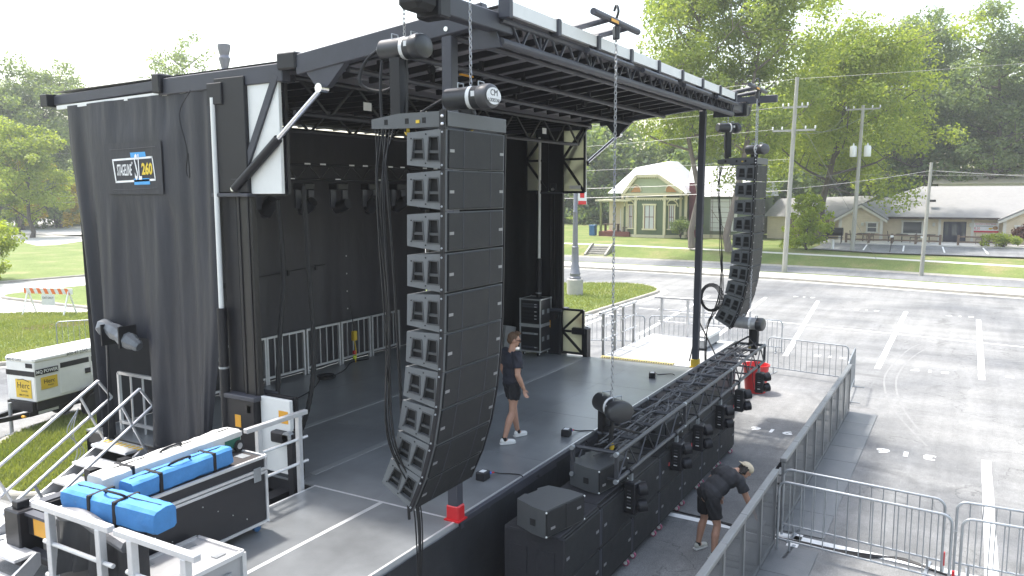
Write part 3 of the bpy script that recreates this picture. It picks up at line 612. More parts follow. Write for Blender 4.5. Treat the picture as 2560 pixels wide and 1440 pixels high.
for a in (-.0, .6):
    for b in (-.9, .9): MB().tube((a, b, 0), (a, b, 5.6), .03, 6).build('upright', RUST, sc)
for k in range(10): MB().tube((0, -.9, .5 + k * .5), (0, .9, .5 + k * .5), .022, 5).build('rung', RUST, sc)
MB().bar((0, -.9, .3), (0, .9, 2.8), .04).build('brace', RUST, sc)
# wooden fence panel beside the house
fp = thing('board_fence', 'dark weathered board fence between house and ornamental tree', 'fence', (78, 13, .85))
for k in range(22): MB().bx(-.02, .02, -1.6 + k * .16, -1.6 + k * .16 + .145, 0, 1.85 + random.uniform(-.03, .03)).build('board', WOODD, fp)
for z in (.4, 1.5): MB().bx(.02, .07, -1.6, 1.9, z, z + .09).build('rail', WOODD, fp)
# ================================================================== restaurant
TAN = clap('tan_clapboard', (0.60, 0.515, 0.375), .2); TRIMW = M('white_trim', (0.58, 0.56, 0.50), .6, 0, .06); NAVY = M('navy_door', (0.012, 0.014, 0.03), .45)
rs = thing('restaurant', 'tan low restaurant with grey hip roof and two front gables', 'restaurant', (80, 2, .9)); RX = 79.0
def rb(name, mb, mat, par=None): return mb.build(name, mat, par or rs, world=True)
mb = MB(); mb.bx(RX, RX + 12, -12, 11.6, .8, 3.05); rb('wall', mb, TAN)
def gable(yl, yr, zp, nm):
    yc = (yl + yr) / 2; mb = MB(); mb.prism([(yl, .82), (yr, .82), (yr, 3.0), (yc, zp), (yl, 3.0)], (RX - 1.6, 0, 0), (0, 1, 0), (0, 0, 1), (2.2, 0, 0)); g = rb(nm, mb, TAN)
    h = abs(yl - yr) / 2; k = (zp - 3.0) / h; e = .5
    mb = MB(); mb.prism([(-h - e, 3.0 - k * e), (0, zp), (h + e, 3.0 - k * e), (h + e, 3.14 - k * e), (0, zp + .14), (-h - e, 3.14 - k * e)], (RX - 2.0, yc, .06), (0, 1, 0), (0, 0, 1), (7, 0, 0)); rb('gable_roof', mb, GREYR, g)
    mb = MB(); mb.prism([(-h - e, 2.8 - k * e), (0, zp - .2), (h + e, 2.8 - k * e), (h + e, 3.0 - k * e), (0, zp), (-h - e, 3.0 - k * e)], (RX - 2.02, yc, .05), (0, 1, 0), (0, 0, 1), (.06, 0, 0)); rb('barge_board', mb, TRIMW, g)
    for y in (yl, yr): rb('corner_board', MB().bx(RX - 1.66, RX - 1.5, y - .12, y + .12, .82, 2.95), TRIMW, g)
    return g
g1 = gable(6.95, 10.35, 4.05, 'front_gable'); g2 = gable(-6.6, -2.35, 4.1, 'right_gable')
roofmesh_ = lambda name, V, F, mat: rb(name, MB().add(V, F), mat)
roofmesh_('roof', [(RX - .7, -12.5, 3.0), (RX - .7, 12.1, 3.0), (RX + 12.6, 12.1, 3.0), (RX + 12.6, -12.5, 3.0), (RX + 6, -6, 5.75), (RX + 6, 4.3, 5.75)], [(0, 1, 5, 4), (1, 2, 5), (2, 3, 4, 5), (3, 0, 4), (0, 3, 2, 1)], GREYR)
roofmesh_('side_roof', [(RX - .4, 10.6, 2.95), (RX - .4, 17.5, 2.95), (RX + 9, 17.5, 2.95), (RX + 9, 10.6, 2.95), (RX + 4.3, 17, 4.6), (RX + 4.3, 8, 4.9)], [(0, 1, 4, 5), (1, 2, 4), (2, 3, 5, 4), (0, 3, 2, 1)], GREYR)
mb = MB(); mb.bx(RX - .82, RX - .7, -2.3, 6.5, 2.9, 3.06); rb('gutter', mb, M('brown_gutter', (.05, .035, .03), .5))
mb = MB(); mb.bx(RX + .2, RX + 9, 11.6, 17.2, .8, 2.95); rb('side_wing', mb, TAN)
window(rs, RX - .02, 3.85, 5.3, 1.6, 2.6, GLASS, TRIMW, cols=1, rows=1, t=.14)
window(rs, RX - 1.62, 7.35, 8.05, 1.75, 2.5, GLASS, TRIMW, cols=1, rows=2, t=.12)
window(rs, RX - 1.62, -5.4, -3.2, 1.5, 2.4, GLASS, TRIMW, cols=2, rows=1, t=.12)
mb = MB(); mb.bx(RX - .06, RX + .05, .42, 2.15, .92, 2.66); dr = rb('door', mb, NAVY)
for y in (.62, 1.28, 1.9): off(MB().bx(RX - .09, RX - .05, y - (.12 if y != 1.28 else .2), y + (.12 if y != 1.28 else .2), 1.5, 2.45), dr, 'pane', GLASS)
for y in (-.05, 2.45): mb = MB(); mb.bx(RX - .12, RX + .02, y - .1, y + .1, .9, 3.0); rb('door_post', mb, TRIMW)
for y in (8.5, 2.9, .1): mb = MB(); mb.bx(RX - .25 - (1.6 if y > 7 else 0), RX - (1.6 if y > 7 else 0), y - .1, y + .1, 2.25, 2.55, .02); rb('wall_lamp', mb, M('lamp_glass', (.5, .5, .46), .3))
mb = MB(); mb.bx(RX + 1, RX + 1.5, 2.9, 3.5, 4.35, 4.55); rb('roof_vent', mb, BLK)
bnr = thing('advert_banner', 'white and red special-offer banner on the restaurant wall', 'banner', (RX - .06, -1.0, 2.2))
MB().bx(-.015, .015, -.98, .98, -.41, .41).build('sheet', LBL, bnr); REDI = M('banner_red', (.55, .03, .05), .6); TANF = M('banner_food', (.35, .2, .08), .7, 0, .4, 20)
MB().bx(-.02, -.016, -.98, .98, -.41, -.27).build('red_band', REDI, bnr)
fm = frame4((-.022, 0, 0), (0, -1, 0), (0, 0, 1))
text('WEDNESDAY & FRIDAY SPECIAL', REDI, bnr, fm @ Matrix.Translation((0, .3, 0)), .15, sx=.72); text('$8.50', REDI, bnr, fm @ Matrix.Translation((-.68, -.08, 0)), .32, sx=.8); MB().bx(-.02, -.016, -.55, .75, .11, .15).build('small_print', GRYST, bnr)
MB().ell((-.02, -.72, -.02), (.012, .2, .16), 12).build('burger_print', TANF, bnr); MB().ell((-.02, -.38, -.08), (.012, .16, .08), 10).build('fries_print', YEL, bnr)
# patio rail fences and furniture
def rail_fence(label, pts):
    o = thing('rail_fence', label, 'fence', (pts[0][0], pts[0][1], .92))
    for p in pts: MB().bx(p[0] - .09, p[0] + .09, p[1] - .09, p[1] + .09, .9, 1.75).build('post', WOODD, o, world=True)
    for a, b in zip(pts, pts[1:]):
        for z in (1.2, 1.62): MB().bar((*a, z), (*b, z), .09, .12).build('rail', WOODD, o, world=True)
rail_fence('low brown rail fence along the patio left of the navy door', [(74.2, y) for y in (9.4, 7.6, 5.8, 4.0, 2.2)]); rail_fence('low brown rail fence bending round right of the navy door', [(74.2, .9), (74.2, -.8), (75.6, -2.3)])
def patio_set(x, y, ch, lab):
    t = thing('patio_table', 'dark metal patio table ' + lab, 'table', (x, y, .92)); MB().lathe([(.5, .68), (.5, .72)], n=14).build('tabletop', BLK, t); MB().tube((0, 0, 0), (0, 0, .7), .04).build('pedestal', BLK, t)
    for k, (dx, dy, w) in enumerate(ch):
        c = thing('patio_chair', 'dark slatted patio chair ' + w, 'chair', (x + dx, y + dy, .92), math.atan2(-dy, -dx))
        MB().bx(-.22, .22, -.23, .23, .42, .46).build('seat', BLK, c)
        for j in range(4): MB().bar((-.22, -.2 + j * .133, .46), (-.3, -.2 + j * .133, .95), .05, .02).build('slat', BLK, c)
        for a in (-.2, .2):
            for b in (-.2, .2): MB().bar((a, b, 0), (a, b, .42), .03).build('leg', BLK, c)
patio_set(76.4, 8.3, [(0, .8, 'left of the gable window'), (.7, -.5, 'under the gable window')], 'under the gable window')
patio_set(76.4, 5.2, [(0, .85, 'left of the dark picture window'), (0, -.85, 'right of the dark picture window')], 'in front of the dark picture window')
patio_set(76.4, 3.1, [(0, .7, 'nearest the navy door on its left')], 'nearest the navy door')
patio_set(76.6, -1.3, [(0, .75, 'under the offer banner, left one'), (0, -.75, 'under the offer banner, right one')], 'under the offer banner')
ml = thing('smoker_grill', 'black barrel smoker cart at the left end of the patio', 'grill', (73.6, 10.3, .86)); MB().tube((0, -.7, 1.0), (0, .7, 1.0), .35, 12).build('barrel', BLK, ml); MB().bx(-.3, .3, -.7, .7, .45, .5).build('shelf', BLK, ml)
for b in (-.6, .6): MB().bar((-.25, b, 0), (-.25, b, .8), .05).build('leg', BLK, ml); MB().bar((.25, b, 0), (.25, b, .8), .05).build('leg', BLK, ml)
for i, (x, y, lb) in enumerate([(66.6, 5.3, 'left'), (66.4, 3.0, 'right')]):
    o = thing('sign_stake', 'thin leaning marker stake in the lot edge, %s of the pair' % lb, 'stake', (x, y, .7)); MB().bar((0, 0, 0), (.0, -.12 + .24 * i, 1.2), .05).build('stake', BLK, o); MB().bx(-.04, .04, -.2 + .24 * i, .02 + .24 * i, 1.15, 1.3).build('cap', LBL, o)
o = thing('white_bollard', 'short white pipe bollard at the lot corner', 'bollard', (68.0, 9.6, .74)); MB().tube((0, 0, 0), (0, 0, .75), .12, 12).build('pipe', WHT, o)
bb = thing('long_building', 'long cream-roofed building behind the restaurant', 'building', (108, -14, 1)); mb = MB(); mb.bx(104, 118, -45, 3.6, 1, 6.2); mb.build('wall', M('white_siding', (.62, .62, .6), .6), bb, world=True)
mb = MB().add([(103.4, -46, 6.1), (103.4, 4.2, 6.1), (111, 4.2, 7.9), (111, -46, 7.9), (118.6, 4.2, 6.1), (118.6, -46, 6.1)], [(0, 1, 2, 3), (3, 2, 4, 5), (1, 4, 2), (0, 3, 5), (0, 5, 4, 1)]); mb.build('roof', M('cream_metal_roof', (.60, .53, .40), .5), bb, world=True)
window(bb, 104, -4.2, -3.2, 4.2, 5.6, GLASS, TRIMW)
# ================================================================== poles, wires, lamp posts
POLEW = M('weathered_pole', (0.33, 0.32, 0.28), .85, 0, .2, 4, .3, 20, stretch=(3, 3, .3), dirt=.3, dcol=(.2, .22, .17))
def pole(label, b, h, r, arms, lean=(0, 0)):
    o = thing('utility_pole', label, 'pole', b); MB().tube((0, 0, -.2), (lean[0], lean[1], h), r, 12, r * .68).build('shaft', POLEW, o)
    for z, L, ang in arms:
        t = z / h; c = Vector((lean[0] * t, lean[1] * t, z)); d = Vector((math.cos(ang), math.sin(ang), 0)) * L / 2; MB().bar(c - d, c + d, .1, .12).build('crossarm', POLEW, o)
        for s in (-1, -.55, .55, 1): MB().lathe([(.03, 0), (.06, .06), (.04, .12), (.06, .16), (.02, .2)], c + d * s + Vector((0, 0, .06)), 8).build('insulator', WHT, o)
    return o
p1 = pole('tall grey utility pole nearest the street kerb with guy wire', (53.45, 10.43, .05), 12.45, .17, [(10.6, 1.5, C_), (9.15, 2.6, C_)], (0, -.35))
p2 = pole('utility pole carrying two grey transformers in front of the restaurant', (66.9, 8.0, .65), 11.2, .17, [(10.9, 2.4, C_)], (0, -.3))
for s in (-.55, .45): MB().lathe([(.0, 0), (.24, .02), (.26, .1), (.26, .75), (.2, .84), (.0, .86)], (.0, s - .2, 7.3), 14).build('transformer', WHT, p2); MB().lathe([(.05, 0), (.07, .1), (.03, .26)], (.0, s - .2, 8.1), 8).build('bushing', WHT, p2)
p3 = pole('short thin utility pole standing on the grass bank', (56.1, 2.6, .2), 6.9, .13, [], (0, -.2))
WIRE = M('wire_grey', (.25, .25, .24), .5, .4)
def wire(label, pts, r=.009): o = MB().path(pts, r, 4).build('overhead_wire', WIRE); tag(o, label, 'wire', 'overhead wires along the street')
wire('top overhead wire from the tall pole to the right picture edge', sag((53.45, 10.1, 12.4), (49, -40, 13.2), .5))
wire('top overhead wire from the tall pole left behind the stage', sag((53.45, 10.1, 12.4), (54, 66, 11.8), .6, 18) + sag((54, 66, 11.8), (54, 126, 12.6), .6, 14)[1:])
wire('upper crossarm wire left of the tall pole', sag((53.45, 10.8, 10.7), (54, 66, 10.1), .6, 18) + sag((54, 66, 10.1), (54, 126, 11), .6)[1:])
wire('second crossarm wire left of the tall pole', sag((53.45, 11.4, 9.3), (54, 66, 8.4), .6, 18) + sag((54, 66, 8.4), (54, 126, 9.2), .6)[1:])
wire('middle wire crossing left of the tall pole', sag((53.45, 10.4, 7.4), (54, 66, 6.9), .5, 18) + sag((54, 66, 6.9), (54, 126, 7.4), .6)[1:])
wire('thick low telephone wire left of the tall pole', sag((53.45, 10.4, 6.0), (54, 66, 5.6), .4, 18) + sag((54, 66, 5.6), (54, 126, 5.4), .5)[1:], .017)
wire('lowest telephone wire left of the tall pole', sag((53.45, 10.4, 5.4), (54, 66, 5.0), .5, 18) + sag((54, 66, 5), (54, 126, 4.6), .5)[1:], .018)
wire('thick telephone wire from tall pole to short pole', sag((53.45, 10.4, 5.5), (56.1, 2.4, 6.6), .1), .017)
wire('thick telephone wire from short pole to the right edge', sag((56.1, 2.4, 6.6), (53, -30, 5.6), .5), .017)
wire('sagging wire between tall pole and transformer pole, left one', sag((53.45, 9.3, 9.3), (66.9, 8.7, 11.6), .8)); wire('sagging wire between tall pole and transformer pole, right one', sag((53.45, 11.2, 9.3), (66.9, 6.8, 11.6), .9))
wire('drooping service wire low between tall pole and transformer pole', sag((53.45, 10.3, 7.0), (66.9, 7.8, 7.6), .9)); wire('wire from transformer pole toward the right edge', sag((66.9, 7.7, 6.6), (62, -30, 7.4), .5))
wire('straight guy wire from the tall pole to the bank', [(53.45, 10.2, 10.5), (60.5, 5.6, .55)], .014)
LAMPG = M('lamp_grey', (0.20, 0.20, 0.225), .45, .3, .1)
def lamp_post(label, x, y, h, banner=False):
    o = thing('lamp_post', label, 'lamp post', (x, y, .12)); MB().lathe([(.42, -.2), (.42, .78), (.38, .82), (0, .82)], n=20).build('footing', CONC, o)
    MB().lathe([(.31, .82), (.31, .9), (.26, .95), (.28, 1.1), (.24, 1.16), (.22, 1.5), (.2, 1.55), (.17, 2.4), (.18, 2.45), (.14, 2.5), (.12, 4.2), (.13, 4.25), (.105, 4.3), (.09, h - .9)], n=20).build('shaft', LAMPG, o)
    MB().lathe([(.09, h - .9), (.13, h - .86), (.13, h - .8), (.1, h - .74), (.16, h - .5), (.17, h - .44), (.13, h - .36), (.15, h - .3), (.19, h - .14), (.19, h - .04), (.0, h)], n=16).build('finial', LAMPG, o)
    if banner:
        b = MB().bx(-.01, .01, -.62, -.14, 4.62, 5.9).build('banner', LBL, o); MB().bx(-.016, -.012, -.6, -.16, 4.62, 4.8).build('red_band', RED, b); MB().bx(-.016, -.012, -.5, -.26, 4.95, 5.8).build('red_figure', RED, b)
    return o
lamp_post('grey fluted lamp post with banner on the lawn island', 36.75, 17.52, 7.5, True); lamp_post('grey lamp post whose finial rises behind the curtain track', 17.0, 19.85, 9.75)
# ================================================================== mobile stage
DZ = 1.35; XN, XF, YF, YB = 7.84, 17.60, 5.31, 13.05
DECKM = M('stage_deck', (0.165, 0.172, 0.178), .30, 0, .34, .9, .06, 70, spec=.55, dirt=.65, dcol=(.095, .097, .10))
SEAM = M('deck_seam', (0.30, 0.305, 0.31), .4, .3, .15, 6)
VINYL = M('black_vinyl', (0.024, 0.025, 0.033), .52, 0, .3, 3, .6, 7, spec=.4, dirt=.4, dcol=(.042, .044, .052), stretch=(1, 1, .3))
VINYLB = M('black_drape', (0.009, 0.009, 0.011), .8, 0, .2, 3)
SKIRT = M('black_skirt', (0.024, 0.025, 0.029), .55, 0, .3, 4, .25, 9, spec=.4)
ROOFU = M('roof_underside', (0.24, 0.23, 0.245), .55, 0, .15, 2)
stage = thing('mobile_stage', 'large black mobile stage with raised roof, masts and dark deck', 'stage', ((XN + XF) / 2, 9, 0))
def S(name, mb, mat, par=None, **k): return mb.build(name, mat, par or stage, world=True, **k)
# deck panels
ys = [YF, 6.68, 8.06, 9.85, 11.3, YB]; deck = S('deck_frame', MB().bx(XN + .02, XF - .02, YF + .04, YB - .02, 1.12, DZ - .03), BLK)
for i in range(5):
    for j in range(4): S('deck_panel', MB().bx(XN + j * 2.44 + .002, XN + (j + 1) * 2.44 - .002, ys[i] + .002, ys[i + 1] - .002, DZ - .03, DZ + random.uniform(-.001, .001), .0015), DECKM, deck)
for y in (8.06, 9.83): S('deck_seam', MB().bx(XN + .3, XF - .1, y - .06, y + .06, DZ - .01, DZ + .006), SEAM, deck)
S('front_edge', MB().bx(XN, XF, YF - .03, YF + .03, DZ - .12, DZ + .012, .005), GRYST, deck); S('edge_light', MB().bx(XN + .05, XF, YF + .05, YF + .075, DZ, DZ + .01), ALUW, deck)
# skirt: hanging black cloth with folds
def cloth(p, q, ztop, zbot, amp, waves, seed, nx=60, nz=10, pin=None, nrm=(0, -1, 0), thick=.012, bulge=0.0, hole=None):
    r = random.Random(seed); ph = [(r.uniform(.3, 1.9) * waves * (1 if _ < 5 else 2.3), r.uniform(0, 6.28), r.uniform(.3, 1) * (1 if _ < 5 else .3)) for _ in range(8)]; p = Vector(p); q = Vector(q); n = Vector(nrm); V = []; F = []
    for i in range(nx + 1):
        t = i / nx; b = p.lerp(q, t)
        for k in range(nz + 1):
            s = k / nz; zt = ztop if not callable(ztop) else ztop(t); zb = zbot if not callable(zbot) else zbot(t)
            d = sum(a * math.sin(f * 6.283 * (t + .05 * (s - .5) * math.sin(o * 5 + 3 * t)) + o + .9 * s * math.sin(o * 3)) * (.55 + .45 * math.sin(o * 7 + 4 * t + 2.2 * s)) for f, o, a in ph) / 2.4 * amp * (.25 + .75 * s ** .8) + amp * .9 * (abs(math.sin(waves * 2.1 * t + ph[0][1] + .35 * math.sin(3 * s + ph[1][1]))) ** 14) * (.2 + .8 * s) * (.5 + .5 * math.sin(9 * t + ph[2][1])) + bulge * math.sin(math.pi * min(1, s * 1.05)) * (1 - t)
            pp = b + n * d; V.append((pp.x, pp.y, zt + (zb - zt) * s))
    W = nz + 1
    for i in range(nx):
        for k in range(nz):
            if hole and hole(i / nx, k / nz) and hole((i + 1) / nx, (k + 1) / nz): continue
            F.append((i * W + k, (i + 1) * W + k, (i + 1) * W + k + 1, i * W + k + 1))
    return MB().add(V, F)
S('front_skirt', cloth((XN - 3.7, YF - .03, 0), (XF + 3.5, YF - .03, 0), DZ - .06, .02, .05, 14, 2, 160, 8), SKIRT)
S('back_skirt', cloth((XN, YB, 0), (XF, YB, 0), DZ - .05, .02, .03, 10, 3, 60, 5), SKIRT)
S('side_skirt', cloth((XF, YF, 0), (XF, YB, 0), DZ - .05, .02, .03, 8, 4, 50, 5, nrm=(1, 0, 0)), SKIRT)
# trailer body, gooseneck and axle end under the near side
S('trailer_beam', MB().bx(5.5, XF, 10.50, 10.72, .92, 1.28).bx(5.5, XF, 8.16, 8.38, .92, 1.2).bx(5.42, 5.52, 8.16, 10.72, .98, 1.22).bx(5.42, 5.52, 8.3, 10.6, .62, .74), BLK)
S('gooseneck_plate', MB().bx(5.55, 7.7, 8.4, 10.5, .98, 1.02), BLK); S('gooseneck_rail', MB().bx(5.38, 5.5, 8.15, 10.55, 1.24, 1.28).bx(5.5, 7.6, 10.55, 10.72, 1.285, 1.30).bx(5.36, 5.5, 8.16, 10.6, .74, .77), GRYST)
S('gooseneck_corner', MB().bx(5.3, 5.6, 10.45, 10.8, .55, 1.3, .02).bx(5.36, 5.52, 10.56, 10.7, 1.3, 1.4, .01), BLK)
S('control_sticker', MB().bx(5.405, 5.41, 10.0, 10.3, 1.0, 1.22), ORG); S('control_sticker', MB().bx(5.405, 5.41, 8.85, 9.0, .62, .74), ORG)
for i, y in enumerate((9.75, 9.45, 9.3, 9.2)): S('trailer_socket', MB().tube((5.36, y, 1.1 - .04 * i), (5.44, y, 1.1 - .04 * i), .035 if i else .05, 10), GALV if i == 0 else BLK)
for k in range(3): S('hinge_bracket', MB().prism([(0, 0), (.42, 0), (.42, .1), (.14, .24), (0, .24)], (6.35 + k * .5, 10.55, 1.28), (1, 0, 0), (0, 0, 1), (0, .14, 0)), BLK)
# ---------------- roof
ZB0, ZB1 = 6.98, 7.10                                    # rear roof, nearly flat
def zf(y): return 7.08 + (7.92 - y) * .104               # front roof rises towards the audience
YR = 4.62
S('rear_roof_panel', MB().add([(XN + .05, 7.95, 7.12), (XF - .05, 7.95, 7.12), (XF - .05, 13.35, 7.02), (XN + .05, 13.35, 7.02), (XN + .05, 7.95, 7.05), (XF - .05, 7.95, 7.05), (XF - .05, 13.35, 6.95), (XN + .05, 13.35, 6.95)], [(0, 1, 2, 3), (7, 6, 5, 4), (0, 4, 5, 1), (2, 6, 7, 3), (1, 5, 6, 2), (3, 7, 4, 0)]), [WHT, ROOFU][1])
for j in range(8):
    xa = XN + .05 + j * 1.2075; xb = xa + 1.2; P = []
    for (x, y, dz) in ((xa, 7.9, 0), (xb, 7.9, 0), (xb, YR, 0), (xa, YR, 0), (xa, 7.9, -.05), (xb, 7.9, -.05), (xb, YR, -.05), (xa, YR, -.05)): P.append((x, y, zf(y) + .03 + dz))
    S('roof_panel', MB().add(P, [(0, 1, 2, 3), (7, 6, 5, 4), (0, 4, 5, 1), (2, 6, 7, 3), (1, 5, 6, 2), (3, 7, 4, 0)]), ROOFU)
S('roof_skin', MB().add([(XN, 7.9, zf(7.9) + .05), (XF, 7.9, zf(7.9) + .05), (XF, YR - .02, zf(YR) + .05), (XN, YR - .02, zf(YR) + .05), (XN, 13.35, 7.06), (XF, 13.35, 7.06), (XN, 7.9, 7.14), (XF, 7.9, 7.14)], [(0, 1, 2, 3), (6, 7, 5, 4)]), WHT)
for X, sgn in ((XN, -1), (XF, 1)):
    S('roof_side_beam', MB().bar((X, 7.75, zf(7.75) - .05), (X, YR + .25, zf(YR + .25) - .02), .14, .26, bev=.012), GRYST)
    S('roof_side_beam', MB().bar((X - .02 * sgn, 8.0, 6.98), (X - .02 * sgn, 10.55, 6.95), .16, .24, bev=.012), GRYST)
    S('roof_side_beam', MB().bar((X - .05 * sgn, 10.4, 7.0), (X - .05 * sgn, 13.4, 6.92), .1, .15, bev=.01), GRYST)
    S('beam_end_cap', MB().bx(X - .12, X + .12, 13.3, 13.5, 6.82, 7.02, .01), BLK); S('beam_clamp', MB().bx(X - .13, X + .13, 10.42, 10.6, 6.86, 7.14, .02), BLK)
    S('roof_hinge', MB().bx(X - .1, X + .1, 7.72, 8.06, 7.0, 7.22, .02), BLK)
    S('curtain_track', MB().bar((X, 9.3, 6.88), (X, 13.2, 6.80), .05, .06), WHT)
    S('gusset_plate', MB().prism([(7.62, zf(7.62) - .12), (6.85, zf(6.85) - .1), (6.95, zf(6.95) - .2), (7.22, zf(7.2) - .42), (7.38, zf(7.4) - .42)], (X - .05, 0, 0), (0, 1, 0), (0, 0, 1), (.1, 0, 0)), GRYST)
    # hydraulic cylinder lifting the roof front and fixed brace
    a = Vector((X + .10 * sgn, 8.95, 5.45)); b = Vector((X + .06 * sgn, 7.30, 6.72)); m = a.lerp(b, .52)
    S('cylinder_barrel', MB().tube(a, m, .062, 12), BLK); S('cylinder_rod', MB().tube(m, b, .036, 12), CHROME); S('cylinder_eye', MB().tube(b + Vector((-.07, 0, 0)), b + Vector((.07, 0, 0)), .06, 12), CHROME)
    S('fixed_brace', MB().bar((X + .03 * sgn, 8.92, 5.46), (X + .02 * sgn, 8.12, 6.95), .09, .1), GRYST); S('brace_foot', MB().bx(X - .1, X + .13, 8.85, 9.05, 5.36, 5.6, .02), BLK); S('pivot_pin', MB().tube((X - .15, 8.95, 5.45), (X + .16, 8.95, 5.45), .035, 10), BOLT)
    # masts: outer box, inner column and slim chrome ram
    xm = X + (.0 if sgn < 0 else 0)
    S('mast_column', MB().bx(xm - .03, xm + .07, 8.72, 9.02, 2.3, 7.0, .012), M('mast_steel', (.013, .0115, .0115), .45, .05, .2, 2, stretch=(1, 1, .2)))
    S('mast_sleeve', MB().bx(xm - .09, xm + .15, 8.70, 9.30, 5.40, 6.98, .01).bx(xm + .0, xm + .14, 9.05, 9.36, 2.45, 5.35, .01), BLK)
    S('mast_base', MB().bx(xm - .13, xm + .26, 8.72, 9.36, .95, 2.45, .015), BLK); S('mast_collar', MB().bx(xm - .16, xm + .3, 8.68, 9.42, 2.43, 2.5, .01), GRYST)
    for yy in (8.78, 8.96): S('mast_rail', MB().bx(xm - .045, xm - .03, yy - .015, yy + .015, 2.5, 5.34), BLK)
    S('mast_head', MB().bx(xm - .12, xm + .1, 9.12, 9.42, 6.62, 6.92, .012), BLK); S('mast_platform', MB().bx(xm - .12, xm + .2, 8.68, 9.42, 5.34, 5.39, .008), GRYST)
    S('lift_ram', MB().tube((xm - .10, 9.34, 3.72), (xm - .10, 9.32, 6.72), .037, 14), WHT); S('ram_barrel', MB().tube((xm - .10, 9.35, 1.3), (xm - .10, 9.34, 3.74), .07, 14), BLK)
    S('ram_band', MB().tube((xm - .10, 9.35, 2.85), (xm - .10, 9.35, 2.88), .077, 14), GALV)
    S('warning_sticker', MB().bx(xm - .137, xm - .132, 9.0, 9.12, 2.02, 2.2), ORG)
    for z in (2.3, 2.3): S('inspection_label', MB().bx(xm - .137, xm - .132, 8.80 + .1 * (z > 9), 8.86, 2.26, 2.36), LBL)
    # wind panels beside the mast, upper and lower, with steel frame on the inner side
    def wind(y0, y1, z0, z1, notch=False):
        xi = X - .09 * sgn
        o = S('wind_panel', MB().bx(X - .03, X + .03, y0, y1, z0, z1, .006), WHTP if sgn > 0 else WHT)
        f = MB(); w = .045
        for (a, b) in (((y0, z0), (y1, z0)), ((y1, z0), (y1, z1)), ((y1, z1), (y0, z1)), ((y0, z1), (y0, z0)), ((y0, z0), (y1, (z0 + z1) / 2)), ((y0, z1), (y1, (z0 + z1) / 2)), ((y0, (z0 + z1) / 2), (y1, (z0 + z1) / 2))): f.bar((xi, a[0], a[1]), (xi, b[0], b[1]), w, w * 1.2)
        f.build('panel_frame', BLK, o, world=True)
    wind(8.11, 8.70, 5.38, 6.96)
    if sgn > 0: wind(9.10, 9.71, 5.40, 6.90)
    pass; wind(8.12, 8.70, 1.42, 2.50)
    S('maker_plate', MB().bx(X - .12 * sgn - .004, X - .12 * sgn + .004, 8.2, 8.5, 5.46, 5.54), LBL)
    S('lower_post', MB().bx(X - .12, X + .1, 8.0, 8.12, .1, 2.05, .01).bx(X - .14, X + .12, 8.05, 8.42, 1.9, 2.06, .02), BLK); S('hose_reel', MB().tube((X + .06 * sgn, 8.1, 2.0), (X + .14 * sgn, 8.1, 2.0), .085, 14), GALV)
    S('door_sticker', MB().bx(X + .032 * sgn - .002, X + .032 * sgn + .002, 8.16, 8.34, 2.16, 2.34), ORG)
    S('outrigger_leg', MB().bx(X - .12, X + .12, 8.5, 8.74, .05, .95, .01).bx(X - .25, X + .25, 8.4, 8.85, 0, .05), BLK)
    # corner post under the front of the roof
    px = X if sgn < 0 else XF + .12; pt = Vector((px + (.12 if sgn > 0 else 0), 5.36, zf(5.36) - .17)); pb = Vector((px, 5.36, DZ + .17))
    S('corner_post', MB().bar(pb, pt, .14, .14, bev=.008), GRYST)
    S('post_foot', MB().bx(px - .08, px + .08, 5.27, 5.45, DZ + .005, DZ + .2, .015).bx(px - .1, px + .1, 5.25, 5.47, DZ + .001, DZ + .02), RED if sgn < 0 else YEL)
    S('post_head', MB().bx(pt.x - .05, pt.x + .05, pt.y - .07, pt.y + .07, pt.z - .05, pt.z + .16, .03), GRYST if sgn < 0 else BLK); S('post_pin', MB().tube((pt.x - .08, pt.y, pt.z + .08), (pt.x + .08, pt.y, pt.z + .08), .028, 10), BOLT)
# front lattice truss and fascia
TY, TZ = 4.67, 7.06
S('truss_chord', MB().tube((XN, TY, TZ), (XF + .1, TY, TZ), .048, 10), GRYST); S('truss_chord', MB().tube((XN, TY, zf(TY) - .12), (XF + .1, TY, zf(TY) - .12), .04, 8), GRYST); S('truss_chord', MB().tube((XN, TY + .35, TZ + .1), (XF, TY + .35, TZ + .1), .04, 8), GRYST)
for k in range(20):
    x = XN + .25 + k * .49; zt = zf(TY) - .13
    S('truss_web', MB().bar((x, TY, zt), (x + .2, TY, TZ), .03, .02), GRYST); S('truss_web', MB().bar((x + .4, TY, zt), (x + .22, TY, TZ), .03, .02), GRYST)
    if k % 3 == 1: S('truss_web', MB().bar((x + .21, TY + .01, zt), (x + .21, TY + .01, TZ), .03, .02), GRYST)
for x in (XN - .02, XF + .02): S('truss_end_plate', MB().prism([(0, -.06), (.42, -.06), (.3, .24), (.02, .24)], (x, TY + .4, TZ + .0), (0, -1, 0), (0, 0, 1), (.03, 0, 0)), GRYST)
S('roof_fascia', MB().bar((XN, YR - .03, zf(YR) + .0), (XF, YR - .03, zf(YR) + .0), .05, .15), WHT)
for k in range(9): S('fascia_bracket', MB().bx(XN + k * 1.21 - .045, XN + k * 1.21 + .05, YR - .085, YR + .06, zf(YR) - .12, zf(YR) + .09, .01), GRYST)
for k in range(4): S('stowed_pipe', MB().tube((9.9 + k * 2.05, YR - .06, zf(YR) - .16), (11.5 + k * 2.05, YR - .06, zf(YR) - .16), .04, 8), GRYST)
